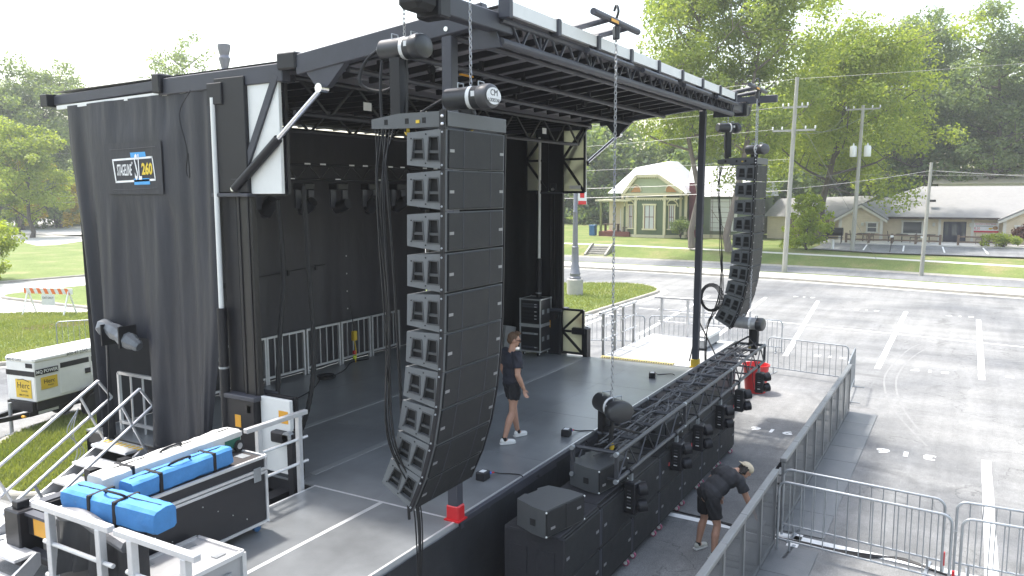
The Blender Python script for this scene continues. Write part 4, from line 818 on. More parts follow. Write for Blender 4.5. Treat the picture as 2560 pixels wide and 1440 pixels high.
# purlins and long pipes below the roof panels
for k in range(17):
    x = XN + .35 + k * .565; S('purlin', MB().bar((x, 7.8, zf(7.8) - .06), (x, YR + .3, zf(YR + .3) - .06), .05, .09), BLK)
    S('purlin', MB().bar((x, 8.2, 6.96), (x, 13.2, 6.88), .05, .09), BLK)
for y, dz in ((5.35, -.16), (6.15, -.2), (7.0, -.22)):
    S('roof_pipe', MB().tube((XN + .1, y, zf(y) + dz), (XF - .1, y, zf(y) + dz), .04, 8), GRYST)
    for k in range(8): S('pipe_hanger', MB().bx(XN + .7 + k * 1.22, XN + .75 + k * 1.22, y - .025, y + .025, zf(y) + dz, zf(y) - .03), BLK)
for k in range(7): S('rig_pulley', MB().lathe([(.06, -.03), (.06, .03)], (9.2 + k * 1.25, 6.6, zf(6.6) - .14), 10, Matrix.Rotation(C_, 3, 'X')), BLK)
S('light_sticker', MB().bx(9.2, 9.5, 6.1, 6.14, 6.97, 6.99), ORG)
for (x, y) in ((9.4, 6.6), (13.0, 5.4), (15.4, 6.5)): S('work_light', MB().bx(x - .12, x + .12, y - .08, y + .08, zf(y) - .1, zf(y) - .06, .01), LBL)
# mid truss along the mast line and rear truss with folded edge
for y, z0, z1 in ((7.95, 6.46, 6.92), (10.6, 6.5, 6.9)):
    S('cross_truss_chord', MB().tube((XN + .1, y, z0), (XF - .9, y, z0), .038, 8), BLK); S('cross_truss_chord', MB().tube((XN + .1, y, z1), (XF - .1, y, z1), .038, 8), BLK)
    for k in range(8):
        x = XN + .2 + k * 1.17; S('cross_truss_web', MB().bar((x, y, z1), (x + .55, y, z0), .035), BLK); S('cross_truss_web', MB().bar((x + 1.1, y, z1), (x + .58, y, z0), .035), BLK)
S('rear_pipe', MB().tube((XN + .2, 12.6, 6.82), (XF - .2, 12.6, 6.82), .025, 8), ALU)
for x, y, mm in ((9.35, 7.93, LBL), (10.2, 7.93, ORG), (10.75, 7.93, LBL), (15.0, 7.93, LBL)): S('rig_tag', MB().bx(x - .09, x + .09, y - .05, y - .045, 6.6, 6.72), mm)
# T-shaped pull-out pipes and side outrigger beams that carry the hoists
def tbar(xc, w=1.55):
    for dx in (-.33, .33): S('pull_out_pipe', MB().tube((xc + dx, 5.7, 7.44), (xc + dx, 4.30, 7.64), .045, 10), GRYST)
    S('pull_out_head', MB().tube((xc - w / 2, 4.30, 7.66), (xc + w / 2, 4.30, 7.66), .045, 10), GRYST); S('head_sticker', MB().bx(xc - .3, xc - .05, 4.25, 4.255, 7.62, 7.66), ORG)
tbar(10.28); tbar(18.4)
for sgn, xa, xb in ((-1, XN + .3, 6.42), (1, XF - .3, 19.02)):
    S('outrigger_beam', MB().bar((xa, 4.76, 7.28), (xb, 4.76, 7.26), .16, .2, bev=.012), GRYST); S('beam_end_boot', MB().bx(xb - .16, xb + .16, 4.62, 4.9, 7.14, 7.38, .05), RUB)
    xc = 12.72 + sgn * 6.05; S('pa_cross_beam', MB().bar((xc, 3.95, 7.46), (xc, 5.35, 7.44), .12, .16, bev=.01), GRYST)
    S('beam_shackle', MB().bx(xc - .1, xc + .1, 4.6, 4.9, 7.1, 7.42, .02), BLK)
# ---------------- curtains
def near_hole(t, s): return .50 < t < .775 and s > .665
cz = lambda t: 6.86 - .05 * t
nc = cloth((XN - .03, 9.40, 0), (XN - .03, 12.90, 0), cz, lambda t: 1.30 if t > .32 else 1.36, .14, 4.6, 22, 130, 40, nrm=(-1, 0, 0), hole=near_hole)
# pull the lower edge in, as the strapped curtain does in the photo
nc.v = [(XN - .06 + (x - XN + .06) * min(1, max(abs(y - 11.2) / .72, abs(z - 5.77) / .42, 1) - 1 + .06), y + (-.46 * max(0, (y - 12.3) / .56) * max(0, (6.2 - z) / 4.9) if y > 12.3 else (.5 * max(0, (9.9 - y) / .5) * max(0, (3.6 - z) / 2.3) if y < 9.9 else 0)), z) for x, y, z in nc.v]
ncur = S('side_curtain', nc, VINYL)
S('window_flap', MB().path(bez([(XN - .14, 12.15, 3.15), (XN - .2, 11.95, 3.26), (XN - .18, 11.65, 3.16), (XN - .19, 11.4, 3.08), (XN - .16, 11.2, 3.0)], 4), [.06, .1, .13, .15, .12, .1, .12, .14, .12, .13, .14, .12, .14, .12, .1, .1, .07], 8), M('grey_vinyl', (.13, .14, .15), .35, 0, .2, 8, .4, 12), ncur)
for y in (11.9, 11.45): S('flap_strap', MB().box((XN - .19, y, 3.15), (.3, .03, .34)), CABLE, ncur)
S('far_side_curtain', cloth((XF + .02, 9.4, 0), (XF + .02, 13.0, 0), 6.85, 1.4, .13, 6, 30, 70, 14, nrm=(1, 0, 0)), VINYLB)
S('far_gathered_curtain', cloth((XF - .02, 8.78, 0), (XF - .02, 9.06, 0), 5.35, 1.9, .05, 2, 33, 16, 12, nrm=(-1, 0, 0)), VINYLB)
S('back_curtain', cloth((XN + .1, 12.95, 0), (XF + .05, 12.95, 0), 6.8, 1.352, .07, 8, 41, 150, 14), M('rear_vinyl', (.040, .038, .044), .55, 0, .25, 2.5, .4, 8, stretch=(1, 1, .3)))
S('curtain_seam', MB().tube((XN + 2.2, 12.83, 3.55), (13.6, 12.83, 3.75), .012, 6), BLK)
for k in range(4): S('curtain_buckle', MB().bx(10.7 + k * .85, 10.76 + k * .85, 12.80, 12.83, 3.5 + .05 * k, 3.62 + .05 * k), BLK)
for k in range(4): S('curtain_rivet', MB().ell((14.28, 12.80, 3.9 - .42 * k), (.02, .01, .02), 8), BOLT)
# maker's logo on the side curtain: white frame, blue bars, lettering
LX = XN - .078; LOGOW = M('logo_white', (.8, .8, .8), .5); LOGOB = M('logo_blue', (.06, .33, .68), .5); LOGOY = M('logo_yellow', (.75, .55, .05), .5)
fL = frame4((LX, 11.2, 5.77), (0, -1, 0), (0, 0, 1)) @ Matrix.Diagonal((.9, .9, 1, 1))
patch = S('logo_patch', MB().bx(LX - .004, LX, 10.52, 11.90, 5.38, 6.17), VINYL); 
def lq(name, pts, mat): return MB().add([fL @ Vector((a, b, .008)) for a, b in pts], [tuple(range(len(pts)))]).build(name, mat, patch, world=True)
lq('logo_frame', [(-.57, .17), (.53, .2), (.53, .165), (-.535, .137)], LOGOW); lq('logo_frame', [(-.50, -.205), (.585, -.175), (.58, -.21), (-.505, -.24)], LOGOW); lq('logo_frame', [(-.57, .17), (-.535, .155), (-.475, -.22), (-.505, -.24)], LOGOW); lq('logo_frame', [(.505, .2), (.53, .2), (.585, -.2), (.56, -.19)], LOGOW)
lq('logo_bar', [(-.06, .27), (.34, .275), (.36, .19), (-.05, .18)], LOGOB); lq('logo_bar', [(.0, -.17), (.42, -.165), (.43, -.27), (.01, -.275)], LOGOB)
tf = lambda x, y: fL @ Matrix.Translation((x, y, .012))
text('STAGELINE', LOGOW, patch, tf(-.235, -.03), .27, sx=.30, world=True, bold=.004); text('®', LOGOW, patch, tf(-.02, .09), .06, world=True); text('260', LOGOY, patch, tf(.375, -.02), .26, sx=.72, world=True, bold=.01); text('SL', LOGOW, patch, tf(.135, 0), .62, sx=.33, world=True, bold=.004)
MB().path([fL @ Vector(p) for p in ((-.62, .33, .01), (.62, .35, .01))], .004, 4).build('patch_seam', GRYST, patch, world=True); MB().path([fL @ Vector(p) for p in ((-.6, -.36, .01), (.62, -.33, .01))], .004, 4).build('patch_seam', GRYST, patch, world=True)
S('tie_cord', MB().path(bez([(XN - .12, 9.75, 6.85), (XN - .3, 9.78, 6.5), (XN - .33, 9.62, 6.0), (XN - .33, 9.66, 5.7), (XN - .34, 9.58, 5.62), (XN - .33, 9.6, 5.95)], 5), .008, 5), CABLE)
# corrugated hoses hanging on the inside of the near mast
for i, pts in enumerate([[(8.1, 8.5, 5.3), (8.25, 8.6, 4.2), (8.2, 8.7, 3.1), (8.15, 8.75, 1.9)], [(8.3, 8.2, 5.5), (8.5, 8.35, 4.4), (8.6, 8.4, 3.0), (8.55, 8.5, 2.2), (8.4, 8.7, 1.5)]]): S('corrugated_hose', MB().path(bez(pts, 12), [.034 + .006 * (k % 2) for k in range(12 * (len(pts) - 1) + 1)], 7), RUB)
# ---------------- wings
def wing(xs, far=False):
    for i in range(2):
        for j in range(len(xs) - 1):
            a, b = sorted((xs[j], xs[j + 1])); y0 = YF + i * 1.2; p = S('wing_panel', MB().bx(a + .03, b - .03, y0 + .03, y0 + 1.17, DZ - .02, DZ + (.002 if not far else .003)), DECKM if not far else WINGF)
            MB().bx(a, b, y0, y0 + .03, DZ - .1, DZ + .006).bx(a, b, y0 + 1.17, y0 + 1.2, DZ - .1, DZ + .006).bx(a, a + .03, y0 + .03, y0 + 1.17, DZ - .1, DZ + .006).bx(b - .03, b, y0 + .03, y0 + 1.17, DZ - .1, DZ + .006).build('panel_edge', ALUW, p, world=True)
    for x in xs:
        for y in (YF + .1, YF + 1.2, YF + 2.3): S('wing_leg', MB().tube((x, y, 0), (x, y, DZ - .1), .03, 8), ALU)
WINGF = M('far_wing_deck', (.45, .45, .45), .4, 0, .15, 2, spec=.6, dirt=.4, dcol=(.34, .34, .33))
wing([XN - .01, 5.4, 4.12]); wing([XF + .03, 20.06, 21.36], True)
def guard(label, pts, ztop=1.06, posts=True, w=.075):
    o = thing('guard_rail', label, 'railing', (*pts[0], DZ)); p = Vector((*pts[0], 0)); q = Vector((*pts[1], 0)); d = (q - p); L = d.length; d.normalize()
    MB().bar(p + Vector((0, 0, DZ + ztop)), q + Vector((0, 0, DZ + ztop)), .075, .06, bev=.006).build('top_rail', ALUW, o, world=True)
    for z in (.37, .71): MB().tube(p + d * .12 + Vector((0, 0, DZ + z)), q - d * .0 + Vector((0, 0, DZ + z)), .022, 8).build('mid_rail', ALUW, o, world=True)
    for t in (.2, .86): c = p + d * L * t; MB().bx(c.x - .035, c.x + .035, c.y - .035, c.y + .035, DZ - .15, DZ + ztop - .03, .005).build('post', ALUW, o, world=True)
    return o
guard('aluminium guard rail with two posts at the back of the near wing deck', [(6.72, 7.78), (7.78, 7.78)])
guard('aluminium guard rail at the left near wing end, half behind a blue bag', [(4.08, 7.72), (4.08, 6.52)]); guard('aluminium guard rail at the near wing end closest to the camera', [(4.08, 6.44), (4.08, 5.36)])
guard('short aluminium rail behind the rear of the big black case', [(5.95, 7.80), (6.66, 7.80)])
guard('aluminium guard rail at the back of the far wing deck, left section', [(17.85, 7.82), (19.0, 7.82)]); guard('aluminium guard rail at the back of the far wing deck, right section', [(19.15, 7.82), (20.3, 7.82)])
guard('tall aluminium rail closing the far wing end, left section', [(21.4, 7.7), (21.4, 6.56)]); guard('tall aluminium rail closing the far wing end, right section', [(21.4, 6.5), (21.4, 5.4)])
# ---------------- stairs
def stairs(label, top, wdt, n, rise, run, rails=True, cat='stairs', dirx=-1):
    """top: (x, y_centre, z) of the upper edge; descends towards -x"""
    o = thing('aluminium_stairs', label, cat, (top[0] - n * run, top[1], 0)); x, y, z = top
    for k in range(n): MB().bx(x - (k + 1) * run - .02, x - k * run, y - wdt / 2 + .05, y + wdt / 2 - .05, z - k * rise - .045, z - k * rise, .006).build('tread', ALUW, o, world=True)
    for s in (-1, 1): MB().prism([(0, .0), (-.05, .02), (-n * run, -n * rise + rise + .02), (-n * run, -n * rise + .02), (-n * run + .25, -n * rise + .02), (.0, -.16)], (x, y + s * wdt / 2 - .02, z), (1, 0, 0), (0, 0, 1), (0, .04, 0)).build('stringer', ALUW, o, world=True)
    if rails:
        sl = rise / run; d = Vector((-1, 0, -sl)).normalized()
        for s in (-1, 1):
            yy = y + s * (wdt / 2 + .04); t = Vector((x - .1, yy, z + .98)); b = Vector((x - n * run - .25, yy, z + .98 - (n * run + .15) * sl)); t2 = t + Vector((.22, 0, -.32)); b2 = b + Vector((.22, 0, -.32))
            MB().tube(t, b, .026, 8).tube(t2, b2, .026, 8).tube(t, t2, .024, 8).tube(b, b2, .024, 8).build('handrail', ALUW, o, world=True)
            for f in (.15, .8): q = t.lerp(b, f); MB().tube(q, q + Vector((.42, 0, -.95)), .022, 8).build('rail_post', ALUW, o, world=True)
    return o
stairs('aluminium stairs with double handrails climbing to the curtain opening', (7.72, 11.72, 1.36), 1.0, 6, .195, .33)
stairs('short folding aluminium steps below the trailer nose', (5.36, 10.55, .82), .85, 3, .24, .27, False, 'steps')
MB_ = MB()
for k in range(9): MB_.bx(7.55, 7.66, 11.2 + k * .11, 11.25 + k * .11, 1.362, 1.366)
S('hazard_tape', MB_, YEL)
# crowd barriers standing behind the deck as back railings
def white_barrier(label, x0, x1, y, n):
    o = thing('back_railing', label, 'railing', ((x0 + x1) / 2, y, DZ), 0, 'white railings along the back of the deck')
    MB().bar((x0, y, DZ + 1.0), (x1, y, DZ + 1.0), .045, .045).build('top_rail', ALUW, o, world=True); MB().bar((x0, y, DZ + .14), (x1, y, DZ + .14), .04, .04).build('bottom_rail', ALUW, o, world=True)
    for x in (x0, x1): MB().bar((x, y, DZ + .002), (x, y, DZ + 1.02), .05, .05).build('end_post', ALUW, o, world=True)
    for k in range(1, n): xx = x0 + (x1 - x0) * k / n; MB().bar((xx, y, DZ + .14), (xx, y, DZ + 1.0), .022, .022).build('baluster', ALUW, o, world=True)
for a, b, l in ((9.3, 10.45, 'next to the hose behind the near mast'), (10.55, 11.6, 'between near mast and the first full one'), (11.66, 12.72, 'left of the black cable coil'), (12.82, 13.86, 'behind the black cable coil'), (13.95, 14.95, 'behind the yellow hoist pendant'), (15.05, 16.1, 'beside the near speaker column cables')): white_barrier('white back railing ' + l, a, b, 12.72, 5)
o = thing('back_railing', 'white railing seen in the curtain opening above the stairs', 'railing', (8.0, 12.5, DZ)); 
for z in (.14, 1.0): MB().bar((8.15, 10.9, DZ + z), (8.15, 12.5, DZ + z), .05).build('rail', ALUW, o, world=True)
for k in range(6): MB().bar((8.15, 10.9 + k * .32, DZ + .002), (8.15, 10.9 + k * .32, DZ + 1.0), .05 if k in (0, 5) else .025).build('baluster', ALUW, o, world=True)
white_barrier('dark-shaded back railing left of the far equipment racks', 16.3, 17.4, 10.9, 5)
# upstage lighting truss with lamps
LT = thing('lighting_truss', 'dark lighting truss hanging in front of the back curtain', 'truss', (13, 11, 5.6))
for y in (10.85, 11.15):
    for z in (5.64, 5.92): MB().tube((9.0, y, z), (17.0, y, z), .025, 7).build('chord', BLK, LT, world=True)
for k in range(26): x = 9.05 + k * .3; MB().bar((x, 10.85, 5.92 if k % 2 else 5.64), (x + .3, 10.85, 5.64 if k % 2 else 5.92), .02).build('web', BLK, LT, world=True)
for k in range(12): MB().bx(10.6 + k * .41, 10.75 + k * .41, 10.82, 10.825, 5.915 if k % 3 else 5.64, 5.945 if k % 3 else 5.66).build('tape_mark', LBL, LT, world=True)
for i in range(7):
    f = thing('moving_light', '%s black moving-head lamp from the left under the upstage truss' % ('first second third fourth fifth sixth seventh'.split()[i]), 'stage light', (10.2 + i * .95, 11.0, 5.6), 0, 'lamps under the upstage truss')
    MB().bx(-.16, .16, -.13, .13, -.16, -.02, .02).build('base', BLK, f); [MB().bar((q, 0, -.15), (q, 0, -.5), .04, .14).build('yoke_arm', GRYST, f) for q in (-.17, .17)]
    MB().lathe([(.06, -.2), (.13, -.12), (.13, .12), (.1, .2)], (0, -.05, -.48), 12, Euler((.7 + .3 * (i % 3), 0, 0)).to_matrix()).build('head', BLK, f)
# ================================================================== loudspeakers
CABM = M('speaker_coating', (0.125, 0.132, 0.138), .55, 0, .10, 12, .12, 220, spec=.45)
def grille_mat():
    m = M('speaker_grille', (0.020, 0.021, 0.023), .55, 0, .15, 6, spec=.3); N = m.node_tree.nodes; L = m.node_tree.links; b = N['Principled BSDF']
    tc = N.new('ShaderNodeTexCoord'); v = N.new('ShaderNodeTexVoronoi'); v.inputs['Scale'].default_value = 70; v.inputs['Randomness'].default_value = .12; L.new(tc.outputs['Object'], v.inputs['Vector'])
    r = N.new('ShaderNodeMapRange'); r.inputs[1].default_value = .25; r.inputs[2].default_value = .45; L.new(v.outputs['Distance'], r.inputs[0])
    mx = N.new('ShaderNodeMix'); mx.data_type = 'RGBA'; L.new(r.outputs[0], mx.inputs[0]); mx.inputs[6].default_value = (.002, .002, .0025, 1); mx.inputs[7].default_value = (.017, .018, .0205, 1); L.new(mx.outputs[2], b.inputs['Base Color'])
    bp = N.new('ShaderNodeBump'); bp.inputs['Strength'].default_value = .6; bp.inputs['Distance'].default_value = .004; L.new(r.outputs[0], bp.inputs['Height']); L.new(bp.outputs[0], b.inputs['Normal']); return m
GRILL = grille_mat(); PORTD = M('port_dark', (.008, .008, .009), .8)
BADGE = M('badge_grey', (.30, .30, .31), .4, .5)
W_, DP, HF, HR = 1.10, .45, .372, .305
def cabinet(label, loc, tilt, group):
    """origin at the upper front near corner; x width, y depth, z down"""
    o = thing('line_array_cabinet', label, 'loudspeaker', loc, 0, group, rot=(tilt, 0, 0)); e = (HF - HR) / 2
    prof = [(0.012, 0), (DP - .02, -e + .002), (DP, -e - .012), (DP, -HF + e + .012), (DP - .02, -HF + e - .002), (.012, -HF)]
    MB().prism(prof, (.05, 0, 0), (0, 1, 0), (0, 0, 1), (W_ - .10, 0, 0)).build('cabinet', CABM, o)
    # side plates with two handle openings each
    holes = [(.068, .212), (.248, .392)]
    for s, xx in ((0, .012), (1, W_ - .05)):
        def zt(y): return -e * max(0, y - .012) / (DP - .032)
        def zb(y): return -HF + e * max(0, y - .012) / (DP - .032)
        mb = MB(); ex = (.038, 0, 0); fr = ((xx, 0, 0), (0, 1, 0), (0, 0, 1), ex); zh0, zh1 = -.062, -.312; cut = [.012, holes[0][0] - .018, holes[0][1] + .018, holes[1][0] - .018, holes[1][1] + .018, DP]
        for a, b in ((cut[0], cut[1]), (cut[2], cut[3]), (cut[4], cut[5])): mb.prism([(a, zt(a)), (b, zt(b)), (b, zb(b)), (a, zb(a))], *fr)
        for (ha, hb), a, b in ((holes[0], cut[1], cut[2]), (holes[1], cut[3], cut[4])):
            n0, n1 = ha + .018, hb - .018; k = .012 + .018 * (ha > .2)
            mb.prism([(a, zt(a)), (b, zt(b)), (n1, zh0 - k), (n0, zh0 - k)], *fr); mb.prism([(a, zb(a)), (b, zb(b)), (hb, zh1 + k), (ha, zh1 + k)], *fr)
            mb.prism([(a, zt(a)), (n0, zh0 - k), (ha, zh1 + k), (a, zb(a))], *fr); mb.prism([(b, zt(b)), (n1, zh0 - k), (hb, zh1 + k), (b, zb(b))], *fr)
        side = mb.build('side_plate', CABM, o)
        if s == 0:
            for (ha, hb) in holes:
                k = .012 + .018 * (ha > .2); n0, n1 = ha + .018, hb - .018; zz = zh1 + .10; xo = xx - .006
                MB().prism([(n0, zh0 - k), (n1, zh0 - k), (hb, zh1 + k), (ha, zh1 + k)], (.0495, 0, 0), (0, 1, 0), (0, 0, 1), (.003, 0, 0)).build('port', PORTD, o)
                MB().prism([(ha + .004, zz + .013), (hb - .004, zz + .013), (hb, zz - .013), (ha, zz - .013)], (xx + .010, 0, 0), (0, 1, 0), (0, 0, 1), (.022, 0, 0)).build('port_handle', M('handle_grey', (.045, .048, .052), .5), o)
                pts = [(n0, zh0 - k), (n1, zh0 - k), (hb, zh1 + k), (ha, zh1 + k)]; f = MB()
                for (a, b), (c, d) in zip(pts, pts[1:] + pts[:1]): f.bar((xx, a, b), (xx, c, d), .012, .012)
                f.build('port_rim', M('rim_grey', (.055, .058, .063), .5), o)
    # grille in three curved-edge sections with bright seams
    for a, b in ((.055, .30), (.306, .794), (.80, W_ - .055)): MB().bx(a, b, -.008, .014, -HF + .008, -.008, .006).build('grille', GRILL, o)
    for x in (.303, .797): MB().bx(x - .004, x + .004, -.010, .002, -HF + .012, -.012).build('grille_seam', GRYST, o)
    for x in (.10, 1.0): MB().bx(x - .035, x + .035, -.013, -.007, -.215, -.187).build('name_badge', BADGE, o)
    for x in (.0, W_): MB().bx(x - .004 - (0 if x else .012), x + .012 + (0 if not x else .004), .004, .042, -HF - .012, .012).build('rigging_bar', BLK, o)
    for z in (-.035, -HF + .035):
        for x in (-.02, W_ + .02): MB().ell((x, .022, z), (.011, .011, .011), 8).build('rigging_pin', GALV, o)
    for (y, z) in ((.05, -.03), (.05, -.33), (.40, -.09), (.40, -.29), (.23, -.05), (.23, -.32)): MB().tube((.008, y, z), (.014, y, z), .008, 8).build('screw', PORTD, o)
    return o
J = [(4.24, 5.98), (4.25, 5.60), (4.258, 5.21), (4.266, 4.82), (4.275, 4.43), (4.288, 4.05), (4.312, 3.67), (4.36, 3.29), (4.435, 2.915), (4.55, 2.555), (4.705, 2.22)]
ORD = ['top', 'second', 'third', 'fourth', 'fifth', 'sixth', 'seventh', 'eighth', 'ninth', 'lowest']
def array(dx, which, proto=None):
    outs = []
    for i in range(10):
        (y0, z0), (y1, z1) = J[i], J[i + 1]; a = math.asin((y1 - y0) / math.hypot(y1 - y0, z1 - z0)); lb = '%s cabinet of the %s hanging loudspeaker column' % (ORD[i], which); g = 'line array cabinets, %s column' % which
        if proto is None and i == 0: o = cabinet(lb, (6.115 + dx, y0, z0), a, g)
        else:
            o = copy_tree(proto or outs[0]); o.location = (6.115 + dx, y0, z0); o.rotation_euler = (a, 0, 0); o['label'] = lb; o['group'] = g
        outs.append(o)
    return outs
A1 = array(0, 'near'); A2 = array(12.135, 'far', A1[0])
def bumper(dx, which):
    o = thing('rigging_bumper', 'grey steel rigging frame on top of the %s loudspeaker column' % which, 'rigging frame', (6.115 + dx, 4.24, 5.99)); BM = M('bumper_grey', (.085, .09, .095), .5)
    MB().bx(0, W_, -.005, .07, .01, .15, .006).build('front_beam', BM, o)
    for x in (0.012, W_ - .042): 
        p = MB().prism([(0.07, .01), (.07, .15), (.55, .15), (.88, .11), (.88, .02), (.55, .01)], (x, 0, 0), (0, 1, 0), (0, 0, 1), (.03, 0, 0)).build('side_arm', BM, o)
        for y in (.25, .45, .7): MB().bx(x - .004, x + .034, y - .02, y + .02, .05, .10).build('arm_slot', PORTD, p)
    MB().bx(.04, W_ - .04, .5, .56, .04, .12).build('rear_beam', BM, o); MB().bx(.5, .58, .03, .86, .06, .14).build('pick_beam', BM, o); MB().bx(0.004, .012, .30, .34, .05, .08).build('laser_block', YEL, o)
    MB().bx(-.012, .03, -.005, .06, -.02, .16).build('hinge_block', BLK, o)
    for z in (.03, .10): MB().ell((-.02, .02, z), .016, 8).build('rigging_pin', BOLT, o)
bumper(0, 'near'); bumper(12.135, 'far')
# ---------------- chain hoists
BAGM = M('chain_bag_cloth', (.017, .0175, .021), .65, 0, .3, 6, .4, 14); HOISTM = M('hoist_black', (.026, .027, .030), .38, 0, .15, 5); HOISTG = M('hoist_grey', (.07, .07, .075), .4, .2)
def chain_mesh(L, s=.042, r=.0048):
    mb = MB(); n = int(L / s)
    for i in range(n):
        z = i * s; pts = []
        for k in range(8):
            a = 2 * math.pi * k / 8; u = math.cos(a) * .014; w = math.sin(a) * .029; pts.append((u, 0, z + w) if i % 2 else (0, u, z + w))
        mb.path(pts + [pts[0]], r, 4, False)
    return mb
def hoist(label, loc, yaw, up, body=HOISTM, bag=(0, -.02, .3, .55), endcap=None, logo=None, strap=.5, scale=1.0, bagtilt=0, group=None):
    """motor axis along local x; chain runs up from the middle"""
    o = thing('chain_hoist', label, 'chain hoist', loc, yaw, group); R = Matrix.Rotation(C_, 3, 'Y')
    MB().lathe([(.0, -.27), (.085, -.27), (.105, -.25), (.11, -.05), (.112, .0), (.112, .17), (.11, .18)], n=20, R=R).build('motor', body, o)
    c = MB().lathe([(.118, .17), (.122, .19), (.122, .25), (.113, .275), (.09, .29), (.0, .292)], n=20, R=R); c.v = [(x, y * 1.32 - .02, z) for x, y, z in c.v]; cap = c.build('end_cap', endcap or HOISTG, o)
    MB().lathe([(.113, .02), (.113, .06)], n=20, R=R).build('band', LBL, o); MB().bx(-.02, .06, .108, .112, -.03, .04).bx(.09, .13, -.116, -.112, .0, .05).build('rating_plate', LBL, o)
    if logo:
        pl = MB().lathe([(.0, .293), (.098, .293), (.098, .296), (0, .296)], n=24, R=R); pl.v = [(x, y * 1.35 - .02, z * .82) for x, y, z in pl.v]; pl.build('logo_plate', LBL, cap)
        f = frame4((.2975, -.02, 0), (0, 1, 0), (0, 0, 1))
        for t, dz, sz, sx in logo: text(t, CABLE, cap, f @ Matrix.Translation((0, dz, 0)), sz, sx=sx)
    for x in (-.1, .14): MB().path([(x, -.05, .1), (x, -.05, .145), (x, .05, .145), (x, .05, .1)], .007, 5).build('lug_handle', GALV, o)
    if scale != 1: o.scale = (scale,) * 3; up = up / scale
    if up:
        ch = chain_mesh(up - .1).build('chain', CHAIN, o); ch.location = (.02, 0, .1); ch['kind'] = 'stuff'
        MB().path(bez([(.02, 0, up - .02), (.02, 0, up + .05), (.06, 0, up + .12), (.02, 0, up + .19), (-.03, 0, up + .14)], 5), .014, 6).bx(-.015, .055, -.03, .03, up - .16, up - .02, .01).build('top_hook', HOISTM, o)
    if bag:
        bx_, by_, w, h = bag; b = MB(); V = []; nz = 8
        for k in range(nz + 1):
            t = k / nz; wd = w * (.42 + .1 * math.sin(t * 5) + .06 * t) * (1 if k < nz else .8)
            for j in range(10):
                a = 2 * math.pi * j / 10; V.append((bx_ + math.cos(a) * wd * .72 + bagtilt * t * h * .5, by_ + math.sin(a) * wd + .012 * math.sin(7 * a + k * 2.1), -.1 - h * t + .01 * math.sin(3 * a)))
        F = [(k * 10 + j, k * 10 + (j + 1) % 10, (k + 1) * 10 + (j + 1) % 10, (k + 1) * 10 + j) for k in range(nz) for j in range(10)] + [tuple(nz * 10 + j for j in range(10))]
        b.add(V, F).build('chain_bag', BAGM, o); MB().bx(bx_ - .06, bx_ + .06, by_ - w * .6, by_ - w * .56, -.1 - h * .95, -.1).build('bag_strap', CABLE, o)
    if strap: MB().bar((.03, 0, -.1), (.03, 0, -.1 - strap * .35), .03).bar((.03, 0, -.1 - strap * .35), (.03, -.02, -.1 - strap), .045, .02).build('load_sling', CABLE, o); MB().ell((.03, 0, -.12 - strap * .96), (.03, .03, .05), 8).build('shackle', YEL, o)
    return o
YN = -C_
LG = [('CM', .028, .085, 1.1), ('LODESTAR', -.042, .05, .85)]
hoist('black chain hoist with white oval logo plate above the near speaker column', (6.66, 4.33, 6.31), YN, 1.15, bag=(-.02, .05, .13, .2), logo=LG, strap=.16)
hoist('black chain hoist with long hanging chain bag behind the near speaker column', (6.52, 5.02, 6.82), YN, .62, bag=(-.02, -.02, .17, .62), strap=.72, endcap=HOISTM)
hoist('chain hoist with rounded cap on top of the far speaker column', (18.78, 4.38, 6.34), YN - .5, 1.12, bag=(-.12, .1, .14, .3), strap=.16)
hoist('slim chain hoist with hanging bag beside the far corner post', (18.62, 5.02, 6.84), YN + .9, .6, bag=(0, 0, .16, .6), strap=.7)
hoist('chain hoist standing over the near end of the front truss', (10.30, 4.33, 2.34), math.radians(-128), 5.3, bag=(-.26, .1, .15, .5), strap=.34, scale=1.3, endcap=HOISTM)
hoist('silver-bodied chain hoist over the far end of the front truss', (18.42, 4.34, 2.36), YN - .1, 5.28, body=ALU, bag=(.1, .1, .17, .5), strap=.34, endcap=HOISTM, scale=1.25)
o = thing('hanging_lead', 'thick control lead looping from the rear hoist down past the column', 'cable', (6.4, 5.2, 6.8))
MB().path(bez([(6.5, 5.26, 6.86), (6.45, 5.45, 6.72), (6.42, 5.5, 6.5), (6.5, 5.3, 6.42), (6.5, 5.1, 6.48), (6.5, 5.02, 6.62)], 6), .018, 7).build('loop', CABLE, o, world=True)
MB().path(bez([(6.5, 5.26, 6.8), (6.42, 5.24, 6.3), (6.38, 5.1, 4.8), (6.36, 5.0, 3.0), (6.34, 4.92, 2.0)], 6), .016, 7).build('drop', CABLE, o, world=True); MB().path(bez([(6.65, 4.62, 6.32), (6.6, 4.85, 6.2), (6.5, 5.0, 6.05)], 6), .014, 6).build('link', CABLE, o, world=True)
def cable_drop(name, label, pts_list, r=.0075):
    o = thing(name, label, 'cable bundle', pts_list[0][-1])
    for p in pts_list: MB().path(bez(p, 8), r, 6).build('cable', CABLE, o, world=True)
    return o
def pa_cables(dx, foot, which):
    L = []
    for k in range(6):
        j = lambda s: random.uniform(-s, s)
        L.append([(6.14 + dx + .03 * k, 5.08 - .02 * k, 6.02), (6.13 + dx + j(.03), 5.02 + j(.05), 5.4), (6.1 + dx + j(.04), 4.93 + j(.05), 4.2), (6.09 + dx + j(.05), 4.92 + j(.06), 3.0), (foot[0] + j(.04), foot[1] + j(.04), 2.2), (foot[0] + j(.015), foot[1] + j(.015), 1.0), (foot[0] + j(.03), foot[1] + j(.03), foot[2])])
    return cable_drop('speaker_cables', 'bundle of black cables hanging behind the %s speaker column' % which, L)
pa_cables(0, (6.2, 4.72, .02), 'near'); pa_cables(12.0, (18.05, 5.2, 1.36), 'far')
